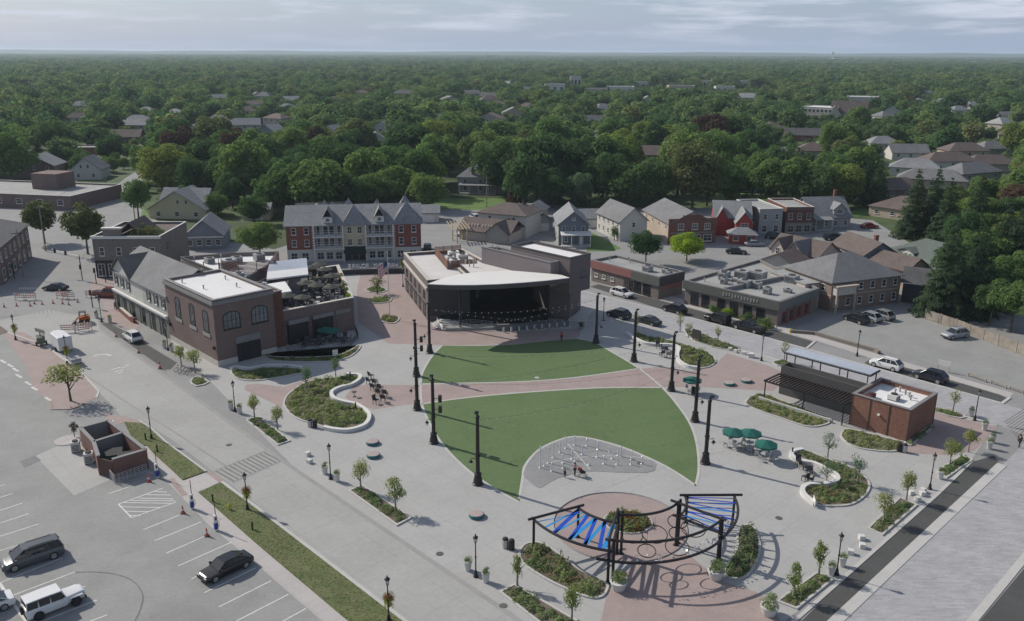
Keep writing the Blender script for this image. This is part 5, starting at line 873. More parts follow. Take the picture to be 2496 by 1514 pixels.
for i, (x, y, h, r, lab) in enumerate([(1245, 1412, 3.4, 0.50, 'columnar young tree at the upper end of the bottom centre bed'), (1375, 1497, 3.6, 0.77, 'columnar tree at the lower edge of the bottom centre bed'), (1908, 1440, 3.5, 0.72, 'columnar tree left in the bottom right bed'), (1970, 1385, 3.6, 0.72, 'columnar tree right in the bottom right bed')]): tree('columnar_tree', lab, P(x, y), h, r, leafmat('leaves_columnar', (.14, .19, .05), (.17, .21, .06)), 'columnar trees by the square', YOUNG[i % 3], .18, M_bark2)
for i, (x, y, h, lab) in enumerate([(1991, 1103, 3.2, 'thin sparse tree at the top of the seat wall bed'), (2062, 1165, 3.6, 'thin sparse tree at the right of the seat wall bed'), (1988, 1165, 2.6, 'small bushy tree inside the hook of the seat wall bed'), (1726, 828, 3.2, 'thin tree at the right end of the cross street planting strip'), (1636, 798, 3.2, 'thin tree at the left end of the cross street planting strip'), (1656, 812, 2.8, 'thin tree in the middle of the cross street planting strip'), (1886, 872, 3.4, 'bare young tree left of the kiosk canopy'), (2292, 993, 3.4, 'bare young tree between kiosk and cross street'), (1530, 805, 3.6, 'shaded young tree behind the light pole at the arched bed')]): tree('young_tree', lab, P(x, y), h, 1.0 if i < 3 else .75, L_blue if i < 3 else L_young, 'thin young trees', SPARSE[i % 2], .3, M_bark2)
tree('island_tree', 'flat topped yellow-green tree on the paver island', P(170.6, 965), 5.3, 2.2, L_young, None, YOUNG[1], .36, M_bark, 1.3)
tree('plaza_tree', 'feathery bush-like tree in the bed behind the flagpole', P(908, 708), 4.2, 1.7, L_olive, None, SPARSE[1], .15)
for i, (x, y, h, r, k_, lab) in enumerate([(108, 585, 11, 5.0, 'sage', 'thin crowned tree left of two at the street crossing'), (212, 612, 12, 5.6, 'sage', 'thin crowned tree at the street crossing beside the corner shop'), (335, 535, 13, 4.6, 'mid', 'tall tree by the street left of the cream gable house'), (365, 655, 11, 5.0, 'olive', 'brownish tree in front of the corner shop'), (627, 632, 10, 5.0, 'mid', 'round green tree at the left end of the apartment block'), (1553, 638, 8, 4.3, 'dark', 'dark round tree behind the maroon shop strip'), (1652, 628, 7, 4.8, 'lime', 'bright lime green tree behind the shop strips'), (900, 0, 0, 0, '', '')][:-1]):
    tree('street_tree', lab, P(x, y), h, r, KIND[k_], None, CROWN_D[i % 2] if i not in (0, 1) else CROWN[i], .14 if k_ != 'lime' else .03)
for i, (x, y, s, lf, lab) in enumerate([(1478, 578, 1.0, L_dark, 'conical evergreen shrub at the side of the white house'), (1752, 762, .8, L_lime, 'bright yellow shrub in front of the charcoal strip'), (1800, 775, .9, L_dark, 'dark shrub in front of the charcoal strip'), (1842, 790, 1.0, L_mid, 'tall green shrub at the corner of the charcoal strip'), (1715, 755, .8, L_mid, 'first green shrub in front of the charcoal strip'), (1838, 800, .6, L_yel, 'light green shrub at the corner of the charcoal strip'), (1397, 790, .6, L_dark, 'low dark shrub right of the stage')]): tree('shrub', lab, P(x, y), 3.6 * s if i == 0 else 2.0 * s, 1.3 * s, lf, None, YOUNG[i % 3], .02, cat='shrub')
# ================================================================ lamps, light towers, pots
M_pole = mat('black_painted_steel', (.026, .024, .024), rough=.45, var=.2); M_lglass = mat('lantern_glass', (.55, .54, .50), rough=.2, var=.05); M_pot = mat('white_planter', (.56, .55, .53), var=.05); M_bulb = mat('bulb_glass', (.5, .48, .42), rough=.2, var=.02)
def lamp_proto():
    t = thing('street_lamp', 'x', 'street lamp'); k = MB(); k.lathe([(.24, 0), (.24, .12), (.17, .2), (.13, .55), (.10, .62), (.075, .7)], 10); k.build('base', M_pole, t)
    k = MB(); k.tube([(0, 0, .6), (0, 0, 3.45)], .065, 8, .05); k.lathe([(.09, 1.95), (.1, 2.0), (.09, 2.05)], 8); k.build('post', M_pole, t)
    k = MB(); k.lathe([(.05, 3.4), (.12, 3.48), (.10, 3.55)], 8); [k.tube([(.13 * math.cos(a), .13 * math.sin(a), 3.5), (.2 * math.cos(a), .2 * math.sin(a), 3.98)], .015, 4) for a in (.78, 2.36, 3.93, 5.5)]; k.build('lantern_frame', M_pole, t)
    k = MB(); k.lathe([(.11, 3.53), (.175, 3.96)], 8); k.build('lantern_glass', M_lglass, t); k = MB(); k.lathe([(.25, 3.97), (.22, 4.05), (.1, 4.16), (.05, 4.2), (.06, 4.26), (.02, 4.38)], 8); k.build('lantern_roof', M_pole, t); return t
LP = lamp_proto(); first = True
lamps = [(365, 1057, 'street lamp standing on the upper grass verge'), (566, 990, 'street lamp between two pots beside the wavy bed'), (796, 1153, 'street lamp between two white pots past the crosswalk'), (1145, 1388, 'street lamp between two white pots at the bottom centre'), (2013, 1383, 'street lamp between two white pots at the bottom right'), (2237, 1177, 'street lamp by the dark parking strip near cube seats'), (2345, 1012, 'street lamp beside the pots at the right street corner'), (1832, 868, 'street lamp beside the cross street left of the kiosk'), (2062, 857, 'street lamp behind the kiosk canopy across the street'), (405, 843, 'street lamp in front of the brick restaurant'), (245, 775, 'street lamp at the paved crossing corner'), (970, 690, 'tall dark lamp post beside the stage walkway'), (1452, 772, 'street lamp by the kerb behind the first right light tower')]
for x, y, lab in lamps:
    if first: LP.location = P(x, y); LP['label'] = lab; LP['group'] = 'lantern street lamps'; first = False
    else: copytree(LP, P(x, y), random.uniform(0, 1.5), lab, 'lantern street lamps')
def flowerlamp(x, y, lab):
    t = copytree(LP, P(x, y), .3, lab, 'lamps with hanging flowers'); put(YOUNG[0], 'flower_basket', leafmat('basket_leaves', (.24, .25, .03), (.26, .25, .05)), t, (0, 0, 1.7), 0, (.55, .55, .9)); put(YOUNG[1], 'flower_crown', leafmat('basket_flowers', (.2, .11, .06), (.24, .12, .05)), t, (0, 0, 2.35), 0, (.52, .52, .35))
flowerlamp(596, 1228, 'lantern lamp with yellow flower basket on the grass verge by the crosswalk'); flowerlamp(936, 1495, 'lantern lamp with yellow flower basket at the bottom edge'); flowerlamp(38, 818, 'lantern lamp with green hanging basket at the far left kerb'); flowerlamp(968, 655, 'lantern lamp with green basket behind the stage')
flowerlamp(163, 873, 'dark lamp post by the paver island near the white trailer')
def pot(x, y, lab, h=.95, r=.36, full=1.0, lf=None, group='tall white pots'):
    t = thing('tall_planter', lab, 'planter', P(x, y), 0, group); k = MB(); k.lathe([(r * .68, 0), (r * .72, .05), (r, h - .08), (r * 1.06, h - .06), (r * 1.06, h), (r * .85, h), (r * .8, h - .12)], 14); k.build('pot', M_pot, t, smooth=40)
    put(YOUNG[int(x) % 3], 'plants', lf or G_dk, t, (0, 0, h + r * .35 * full), 0, (r * 1.15, r * 1.15, r * .9 * full))
for i, (x, y, lab) in enumerate([(556, 986, 'white pot left of the lamp by the wavy bed'), (577, 995, 'white pot right of the lamp by the wavy bed'), (782, 1140, 'white pot left of the lamp past the crosswalk'), (811, 1158, 'white pot right of the lamp past the crosswalk'), (1126, 1372, 'white pot left of the bottom centre lamp'), (1169, 1400, 'white pot right of the bottom centre lamp'), (1999, 1383, 'white pot left of the bottom right lamp'), (2026, 1362, 'white pot right of the bottom right lamp'), (2262, 1152, 'white pot at the end of the bed near the right corner'), (2336, 1002, 'white pot beside the lamp at the right corner'), (2368, 1035, 'white pot with dark plants at the right street corner'), (2387, 1065, 'white pot nearest the curb ramp at the right corner'), (2380, 1080, 'white pot lowest of the right corner pots'), (396, 838, 'white pot left of the lamp at the restaurant'), (413, 846, 'white pot right of the lamp at the restaurant'), (265, 776, 'white pot at the crossing corner paving'), (233, 765, 'white pot beside the crossing signal')]): pot(x, y, lab)
for x, y, lab in [(1488, 1418, 'big white pot with leafy plants at the pergola left entrance'), (1722, 1392, 'big white pot with dark plants at the pergola right entrance'), (1850, 1478, 'big white pot at the bottom right bed')]: pot(x, y, lab, .85, .75, 1.1, G_sh, 'big round pots')
def tower(x, y, h, side, spk, lab):
    t = thing('light_tower', lab, 'light pole', P(x, y), 0, 'tall black light towers round the turf'); k = MB(); k.lathe([(.62, 0), (.62, .12), (.52, .2), (.48, .5), (.36, 1.1), (.42, 1.18), (.42, 1.3), (.3, 1.36)], 10); k.build('plinth', M_pole, t, smooth=35)
    k = MB(); k.tube([(0, 0, 1.3), (0, 0, h - .5)], .235, 10, .19); k.lathe([(.3, 3.3), (.3, 3.42)], 10); k.build('shaft', M_pole, t); MB().lathe([(.25, h - .55), (.25, h - .4), (.12, h - .3), (.06, h)], 8).build('cap', M_pole, t)
    k = MB(); k.tube([(0, 0, h - .35), (.25 * side, 0, h - .15), (.3 * side, 0, h)], .05, 5); k.box(.15 * side - .12, .15 * side + .3, -.12, .12, h - .05, h + .16); k.build('floodlight', M_pole, t)
    a = MB(); a.tube([(0, 0, 3.0), (.75 * side, 0, 3.1), (.75 * side, 0, 2.75)], .04, 5); arm = a.build('lantern_arm', M_pole, t); b = MB(); b.lathe([(.08, 2.3), (.17, 2.62)], 8, (.75 * side, 0)); b.build('lantern_glass', M_lglass, arm); b = MB(); b.lathe([(.26, 2.63), (.1, 2.85), (.03, 2.95)], 8, (.75 * side, 0)); b.build('lantern_roof', M_pole, arm)
    for i in range(spk): z = h * .62 - i * 1.35; o = MB().box(-side * .85 - .2, -side * .85 + .2, -.25, .25, z, z + .8).build('speaker', M_pole, t); q = MB(); q.tube([(0, 0, z + .4), (-side * .7, 0, z + .4)], .035, 5); q.build('bracket', M_pole, o)
    return t
TW = [(1034, 849, 8.0, -1, 0, 'light tower nearest the stage on the left'), (1002, 905, 8.4, -1, 2, 'second light tower from the stage on the left, with speakers'), (1004, 986, 8.6, -1, 0, 'third light tower on the left, at the paver band'), (1044, 1066, 8.6, -1, 2, 'fourth light tower on the left, with two speaker boxes'), (1150, 1165, 8.4, -1, 0, 'nearest left light tower at the lower turf tip'), (1434, 825, 8.2, 1, 0, 'light tower nearest the stage on the right'), (1525, 870, 8.2, 1, 0, 'second light tower on the right by the arched bed'), (1615, 940, 8.5, 1, 0, 'third light tower on the right at the paver band'), (1672, 1014, 8.8, 1, 0, 'fourth light tower on the right'), (1697, 1115, 8.2, 1, 0, 'nearest right light tower by the umbrella tables')]
for a in TW: tower(*a)
def string(i, j, lab, sag=1.3, n=26):
    a = P(*TW[i][:2]) + Vector((0, 0, TW[i][2] - .8)); b = P(*TW[j][:2]) + Vector((0, 0, TW[j][2] - .8)); pts = [a.lerp(b, k / n) - Vector((0, 0, sag * 4 * (k / n) * (1 - k / n))) for k in range(n + 1)]
    t = thing('string_lights', lab, 'string lights', (0, 0, 0), 0, 'festoon strings over the turf'); k = MB(); k.tube(pts, .012, 3); k.build('cable', M_pole, t); k = MB()
    for p in pts[1:-1]: k.add([(p.x - .06, p.y, p.z - .12), (p.x, p.y - .06, p.z - .12), (p.x + .06, p.y, p.z - .12), (p.x, p.y + .06, p.z - .12), (p.x, p.y, p.z), (p.x, p.y, p.z - .22)], [(0, 1, 4), (1, 2, 4), (2, 3, 4), (3, 0, 4), (1, 0, 5), (2, 1, 5), (3, 2, 5), (0, 3, 5)])
    k.build('bulbs', M_bulb, t, kind='stuff')
for i, j, lab in [(0, 5, 'festoon string across the stage front between the two nearest towers'), (0, 6, 'festoon string from the left stage tower to the second right tower'), (1, 5, 'festoon string from the second left tower to the right stage tower'), (1, 6, 'festoon string between the second towers'), (2, 7, 'festoon string between the third towers over the paver band'), (3, 7, 'festoon string from the fourth left tower to the third right tower'), (3, 8, 'festoon string between the fourth towers over the lower turf'), (4, 8, 'lowest festoon string from the nearest left tower to the right')]: string(i, j, lab)
# ================================================================ ribbon pergola
CC = Vector((11.2, 76.0, 0)); RB = thing('ribbon_pergola', 'curved black steel pergola laced with blue ribbons and hung with hoops', 'pergola', CC); pol = lambda r, a, z: (r * math.cos(R(a)), r * math.sin(R(a)), z); ri, ro = 5.35, 10.2
M_stl = mat('black_brown_steel', (.028, .024, .025), rough=.4, var=.2)
for r, a, h in [(ri, -153, 3.35), (ro, -153, 3.35), (ri, -104, 4.5), (ro, -105, 4.5), (ri + .5, -40, 4.7), (ro, -40, 4.5), (6.2, 2, 3.2), (10.8, 0, 3.2)]:
    for da in (0, 2.4 if r > 8 else 4.2) if h > 4 else (0,): k = MB(); k.tube([pol(r, a + da, 0), pol(r, a + da, h)], .13, 8); k.lathe([(.28, 0), (.28, .05), (.16, .08)], 8, pol(r, a + da, 0)[:2]); k.build('post', M_stl, RB)
def beam(f, n=14, rad=.13, nm='beam', m=None): k = MB(); k.tube([f(i / n) for i in range(n + 1)], rad, 6); return k.build(nm, m or M_stl, RB)
arcb = lambda r, a0, a1, z0, z1=None: (lambda t: pol(r, a0 + (a1 - a0) * t, z0 + ((z1 or z0) - z0) * t))
for r in (ri, ro): beam(arcb(r, -155, -103, 3.2)); beam(arcb(r + (.3 if r < 8 else 0), -107, -37, 4.3)); beam(arcb(r + .6, -42, 3, 3.05))
beam(arcb(10.35, -111, -14, 2.3), 22); beam(lambda t: pol(ri - .6 + t * (ro - ri + 1.2), -153, 3.35)); beam(lambda t: pol(5.4 + t * 6.2, 1, 3.2)); beam(lambda t: pol(ri - .3 + t * (ro - ri + .8), -40, 4.5)); beam(lambda t: pol(ri - .3 + t * (ro - ri + .8), -105, 4.5)); beam(lambda t: pol(ri + t * (ro - ri), -40, 3.05)); beam(lambda t: pol(ri + t * (ro - ri), -104, 3.1))
M_rb = [mat('deep_blue_ribbon', (.012, .065, .42), rough=.5, var=.05), mat('sky_blue_ribbon', (.02, .24, .55), rough=.5, var=.05), mat('navy_ribbon', (.03, .045, .22), rough=.5, var=.05)]
def rib(p, q, w, m): p, q = Vector(p), Vector(q); d = (q - p).normalized(); s = d.cross(Vector((0, 0, 1))).normalized() * w / 2; u = Vector((0, 0, .02)); MB().add([p - s, p + s, q + s, q - s, p - s + u, p + s + u, q + s + u, q - s + u], [(0, 3, 2, 1), (4, 5, 6, 7), (0, 1, 5, 4), (1, 2, 6, 5), (2, 3, 7, 6), (3, 0, 4, 7)]).build('ribbon', m, RB)
zz = [(-151, -144, 1, .12), (-144, -151, 1, .2), (-137, -151, 0, .42), (-137, -139, 1, .2), (-127, -137, 0, .36), (-127, -128, 1, .42), (-118, -127, 0, .36), (-118, -117, 1, .36), (-110, -117, 0, .36), (-108, -108, 1, .4)]
for a0, a1, m, w in zz: rib(pol(ro - .1, a0, 3.1), pol(ri + .1, a1, 3.1), w, M_rb[m])
for i, (a0, a1, m) in enumerate([(-38, -33, 0), (-31, -33, 1), (-31, -25, 0), (-23, -25, 2), (-23, -17, 0), (-15, -17, 1), (-15, -9, 0), (-6, -9, 2), (-5, 0, 0)]): rib(pol(ro + .5, a0, 2.95), pol(ri + .7, a1, 2.95), .17, M_rb[0 if i % 3 == 0 else m])
for i, z in enumerate((2.9, 2.4, 1.8, 1.2)): rib(pol(6.2, 2, z), pol(10.8, 0, z - .25 * (i % 2)), .14, M_rb[(0, 1, 2, 0)[i]])
for i, (r, a, z, s) in enumerate([(7.0, -92, 3.0, .95), (6.4, -72, 2.6, 1.15), (7.6, -58, 2.9, .8), (8.6, -84, 2.4, .8), (9.0, -66, 2.6, 1.05), (8.2, -48, 3.2, 1.1), (6.6, -50, 3.3, .9)]): k = MB(); k.torus(pol(r, a, z), s, .05, 30, 5, (1, 0, .0), (0, 1, .25)); o = k.build('hoop', M_stl, RB); c = MB(); c.tube([pol(r, a, z), pol(r, a, 4.3)], .012, 3); c.build('hanger', M_stl, o)
M_silv = mat('silver_leaf', (.62, .62, .63), rough=.25, metal=.8, var=.1); pos = []; rg = np.random.default_rng(3)
for i in range(170): a = rg.uniform(-92, -22); pos.append(np.array(pol(10.2 + rg.uniform(-.35, .25), a, 2.3 + rg.uniform(-.1, .75))))
o = put(cards_mesh('leaves', np.array(pos), sph(rg, 170), rg.uniform(.10, .19, 170), rg, 1.3), 'silver_leaves', M_silv, RB, kind='stuff')
# ================================================================ splash jets
M_jet = leafmat('x', (0, 0, 0), (0, 0, 0)) if False else mat('falling_water', (.62, .64, .66), rough=.25, var=.1, spec=.5)
M_jet.node_tree.nodes['Principled BSDF'].inputs['Alpha'].default_value = .8
jets = [(270, 1495, 1290), (310, 1480, 1440), (350, 1450, 1300), (395, 1400, 1260), (460, 1350, 1250), (515, 1310, 1190), (600, 1280, 1185), (575, 1415, 1330), (485, 1450, 1370), (490, 1500, 1440), (605, 1430, 1400), (672, 1370, 1280), (715, 1285, 1215), (825, 1320, 1235), (815, 1395, 1320), (935, 1345, 1290), (1015, 1380, 1325), (1045, 1385, 1285), (960, 1410, 1360), (880, 1460, 1380), (1005, 1465, 1425), (1145, 1420, 1330), (1140, 1465, 1400), (1243, 1460, 1385), (735, 1470, 1450), (380, 1530, 1450)]
for x, yb, yt in jets:
    h = max(.25, (yb - yt) * .0135); t = thing('water_jet', 'upright white water jet on the grey splash pad', 'fountain jet', P(*r7(x, yb), .032), 0, 'splash pad jets'); rg_ = random.Random(x)
    k = MB(); k.lathe([(.06, 0), (.055, h * .4), (.07, h * .8), (.085, h * .95), (.02, h)], 6); k.build('column', M_jet, t); k = MB(); k.lathe([(.2, 0), (.16, .05), (.07, .12)], 8); k.build('foam', M_jet, t)
# ================================================================ seats, cubes, tables, umbrellas
M_teal = mat('teal_plastic', (.03, .13, .14), rough=.5, var=.08); M_ptop = mat('pinkish_seat_top', (.36, .30, .285), var=.08)
for i, (x, y, lab) in enumerate([(897, 1068, 'upper of two round teal seats left of the turf'), (899, 1099, 'lower of two round teal seats left of the turf'), (1147, 1243, 'single round teal seat below the turf tip'), (1755, 926, 'left of two round teal seats on the right paver field'), (1796, 919, 'right of two round teal seats on the right paver field')]):
    t = thing('round_seat', lab, 'seat', P(x, y), 0, 'round teal seats'); k = MB(); k.lathe([(.72, 0), (.80, .08), (.80, .3), (.74, .38)], 20); k.build('drum', M_teal, t, smooth=40); MB().lathe([(.74, .381), (.70, .42), (.3, .43)], 20).build('top', M_ptop, t)
for i, (x, y, lab) in enumerate([(741, 1096, 'upper pale cube seat by the crosswalk'), (745, 1114, 'lower pale cube seat by the crosswalk'), (2047, 1333, 'lowest pale cube seat by the dark strip'), (2075, 1318, 'middle pale cube seat by the dark strip'), (2073, 1298, 'upper pale cube seat of three by the dark strip'), (2192, 1190, 'left pale cube seat beyond the bed'), (2207, 1205, 'lower pale cube seat beyond the bed'), (2220, 1184, 'right pale cube seat beyond the bed'), (1770, 848, 'first pale cube seat by the cross street'), (1790, 853, 'second pale cube seat by the cross street'), (1808, 860, 'tall pale cube by the cross street lamp'), (1757, 843, 'cube seat beside the planting strip'), (2220, 1192, 'low pale block right of the beds')]):
    t = thing('cube_seat', lab, 'seat', P(x, y), GRID + .2 * i, 'pale concrete cube seats'); s = .27 if i != 10 else .4; k = MB(); k.loft([[(-s * q, -s * q, z), (s * q, -s * q, z), (s * q, s * q, z), (-s * q, s * q, z)] for q, z in ((.94, 0), (1, .04), (1, s * 1.6), (.93, s * 1.7))]); k.build('block', M_pot, t)
M_umb = mat('green_canvas', (.012, .10, .082), rough=.8, var=.1); M_mesh = mat('pale_metal_mesh', (.48, .48, .48), rough=.5, metal=.3, var=.1); M_chdk = mat('dark_plastic_chair', (.06, .058, .062), rough=.6, var=.15)
def umbrella(loc, lab, m=None, r=1.35, h=2.4, group=None):
    t = thing('umbrella', lab, 'umbrella', loc, random.uniform(0, 1), group); k = MB(); k.tube([(0, 0, 0), (0, 0, h)], .03, 6); k.lathe([(.28, 0), (.28, .06), (.06, .1)], 10); k.build('pole', M_pole if m else M_mesh, t); n = 8; k = MB()
    V = [(0, 0, h + .02)] + [(r * math.cos(i * math.pi / 4), r * math.sin(i * math.pi / 4), h - .5) for i in range(8)] + [(r * math.cos(i * math.pi / 4), r * math.sin(i * math.pi / 4), h - .68) for i in range(8)]
    k.add(V, [(0, 1 + i, 1 + (i + 1) % 8) for i in range(8)] + [(1 + i, 9 + i, 9 + (i + 1) % 8, 1 + (i + 1) % 8) for i in range(8)]); c = k.build('canopy', m or M_umb, t)
    for i in range(8): q = MB(); a = i * math.pi / 4; q.tube([(0, 0, h), (r * math.cos(a), r * math.sin(a), h - .52)], .015, 3); q.build('rib', M_pole, c)
    return t
def chair_proto(m, nm):
    t = thing(nm, 'x', 'chair'); MB().box(-.23, .23, -.23, .23, .42, .46).build('seat', m, t); MB().add([(-.23, .2, .46), (.23, .2, .46), (.23, .24, .46), (-.23, .24, .46), (-.23, .3, .88), (.23, .3, .88), (.23, .34, .88), (-.23, .34, .88)], [(0, 1, 5, 4), (2, 3, 7, 6), (4, 5, 6, 7), (1, 2, 6, 5), (3, 0, 4, 7)]).build('backrest', m, t)
    for x in (-.2, .2):
        for y in (-.2, .2): MB().box(x - .02, x + .02, y - .02, y + .02, 0, .42).build('leg', m, t)
    return t
CH = {k_: chair_proto(m, 'chair') for k_, m in (('pale', M_mesh), ('dark', M_chdk))}; used = set()
def chair(kind, loc, rz, lab, group, s=None):
    o = chair_(kind, loc, rz, lab, group)
    if s: o.scale = (s, s, s)
    return o
def chair_(kind, loc, rz, lab, group):
    if kind not in used: used.add(kind); o = CH[kind]; o.location = loc; o.rotation_euler.z = rz; o['label'] = lab; o['group'] = group; return o
    return copytree(CH[kind], loc, rz, lab, group)
def table(loc, lab, m, group, r=.5):
    t = thing('table', lab, 'table', loc, 0, group); k = MB(); k.lathe([(r, .70), (r, .74)], 16); k.build('table_top', m, t); k = MB(); k.lathe([(.28, 0), (.28, .03), (.04, .06), (.04, .70)], 8); k.build('pedestal', m, t)
for i, (x, y, lab) in enumerate([(1762, 1075, 'table under the left green umbrella'), (1803, 1077, 'table under the right upper green umbrella'), (1840, 1105, 'table under the lower green umbrella'), (1822, 1092, 'bare pale table between the green umbrellas')]):
    c = P(x, y); table(c, 'pale mesh ' + lab, M_mesh, 'pale tables by the right turf edge')
    if i < 3: umbrella(c, ['left of three green umbrellas beside the right turf edge', 'right upper of three green umbrellas', 'lower of three green umbrellas near the seat wall bed'][i], group='green umbrellas at the tables')
    for a in range(4): an = a * math.pi / 2 + i * .4; chair('pale', c + Vector((math.cos(an) * .85, math.sin(an) * .85, 0)), an - math.pi / 2, 'pale mesh chair at the ' + lab, 'pale mesh chairs')
c = P(1664, 945); umbrella(c, 'lone green umbrella beside the third right light tower'); table(c, 'small table under the lone green umbrella', M_mesh, None)
for i in range(3): an = i * 2.1; chair('pale', c + Vector((math.cos(an) * .8, math.sin(an) * .8, 0)), an - math.pi / 2, 'pale chair at the lone green umbrella', 'chairs at the lone umbrella')
for i, (x, y) in enumerate([(893, 912), (889, 925), (903, 929), (899, 940), (915, 941), (911, 952), (927, 955), (922, 967)]): chair('dark', P(x, y), 2.4 + .1 * i, 'dark chair in the row beside the kidney bed', 'row of dark chairs beside the kidney bed', 1.4)
chair('dark', P(905, 972), 1.0, 'single dark chair standing apart below the chair row', None, 1.4); table(P(853, 955), 'small dark side table at the kidney bed hook', M_chdk, None, .35)
for i, (x, y) in enumerate([(1583, 838), (1597, 846), (1606, 850), (1592, 858), (1608, 861)]): chair('dark', P(x, y), 1.2 * i, 'dark chair in the small group at the arched bed', 'dark chairs at the arched bed', 1.35)
for i, (x, y) in enumerate([(1922, 1120), (1930, 1128), (1940, 1134), (1948, 1140), (1937, 1158), (1948, 1164)]): chair('dark', P(x, y), .9 * i, 'dark chair in the group at the seat wall bed', 'dark chairs at the seat wall bed', 1.35)
# restaurant patio
for i, (x, y) in enumerate([(735, 832), (765, 830), (800, 822), (828, 822)]):
    c = P(x, y); table(c, 'shaded patio table in front of the restaurant', M_chdk, 'restaurant patio tables')
    for a in range(4): an = a * 1.57; chair('dark', c + Vector((math.cos(an) * .8, math.sin(an) * .8, 0)), an - 1.57, 'dark chair on the shaded restaurant patio', 'restaurant patio chairs')
umbrella(P(800, 822), 'green umbrella on the shaded restaurant patio, front', group='patio umbrellas'); umbrella(P(783, 820), 'green umbrella on the shaded restaurant patio, behind', group='patio umbrellas')
t = thing('patio_fence', 'low dark fence round the restaurant patio', 'fence', (0, 0, 0)); railing(t, [tuple(P(*q)) for q in [(690, 848), (740, 852), (800, 848), (840, 835), (862, 815), (855, 795)]], .95, 3, M_pole, .35)
# roof terrace: tables, chairs, dark parasols, planters
rg_ = random.Random(4); n_ = 0; M_parasol = mat('charcoal_canvas', (.055, .058, .05), rough=.85, var=.2)
tp = [(14.5, 4.4), (17, 4.2), (19.6, 4), (22.2, 3.6), (24.4, 4.4), (15.5, 6.6), (18.6, 6.6), (21.2, 6.4), (24, 6.6), (26.2, 7.4), (20, 9), (22.6, 9.2), (25.2, 9.6), (27.4, 10.4), (22, 11.8), (25, 12), (28, 13), (27, 15), (29.6, 15.6), (29.6, 18), (31.4, 19.6), (28.6, 20.6), (31, 22)]
for i, (x, y) in enumerate(tp):
    c = Vector(at(RES, x, y, 4.63)); table(c, 'small table on the restaurant roof terrace', M_mesh if i % 3 else M_chdk, 'roof terrace tables', .45)
    for a in range(4): an = a * 1.57 + .4 * i; chair('dark' if (i + a) % 3 else 'pale', c + Vector((math.cos(an) * .75, math.sin(an) * .75, 0)), an - 1.57, 'chair on the restaurant roof terrace', 'roof terrace chairs')
    if i in (1, 5, 8, 11, 14, 16, 19, 21, 22): umbrella(c, 'charcoal parasol on the restaurant roof terrace', M_parasol, 1.5, 2.5, 'roof terrace parasols')
for i, (x, y) in enumerate([(24.6, 2.6), (28, 9), (31.2, 15), (26.5, 6.2)]): c = Vector(at(RES, x, y, 4.63)); o = thing('terrace_planter', 'leafy planter at the edge of the roof terrace', 'planter', c, GRID, 'roof terrace planters'); MB().box(-.35, .35, -.35, .35, 0, .6).build('box', mat('rust_planter', (.14, .06, .05), var=.1), o); put(YOUNG[i % 3], 'plants', [L_lime, L_mid, G_yl, L_mid][i], o, (0, 0, 1.0), 0, (.6, .6, .6))
# ================================================================ vehicles
M_tyr = mat('tyre_rubber', (.018, .018, .018), rough=.8, var=.2); M_rim = mat('alloy_rim', (.40, .40, .41), rough=.35, metal=.7, var=.1); M_cg = glass('car_glass', (.018, .022, .028), .06); M_hl = mat('headlight', (.6, .6, .6), rough=.15, var=.02); M_tl = mat('tail_light', (.25, .01, .01), rough=.25, var=.05); M_bump = mat('black_bumper', (.03, .03, .03), rough=.6, var=.1)
PAINT = lambda n, c: mat('car_paint_' + n, c, rough=.22, var=.03, spec=.6)
#       length width height belt hood  cabin: base-front, roof-front, roof-rear, base-rear (fractions from the nose)
CARS = {'sedan': (4.8, 1.84, 1.45, .92, .80, .27, .42, .70, .90, .93), 'suv': (4.65, 1.88, 1.68, 1.06, .96, .25, .42, .82, .965, 1.06), 'minivan': (5.1, 1.98, 1.75, 1.08, .95, .17, .36, .93, .99, 1.08), 'pickup': (5.7, 1.98, 1.85, 1.15, 1.12, .27, .37, .60, .66, 1.15), 'jeep': (4.6, 1.86, 1.84, 1.16, 1.10, .33, .39, .97, .985, 1.16)}
wm_ = MB(); wm_.lathe([(.24, -.11), (.34, -.10), (.345, 0), (.34, .10), (.24, .11)], 16); WT = wm_.mesh('tyre', 50); wm_ = MB(); wm_.lathe([(.235, -.115), (.20, -.09), (.07, -.10)], 12); wm_.lathe([(.235, .115), (.20, .09), (.07, .10)][::-1], 12); WR = wm_.mesh('rim')
CM = {}
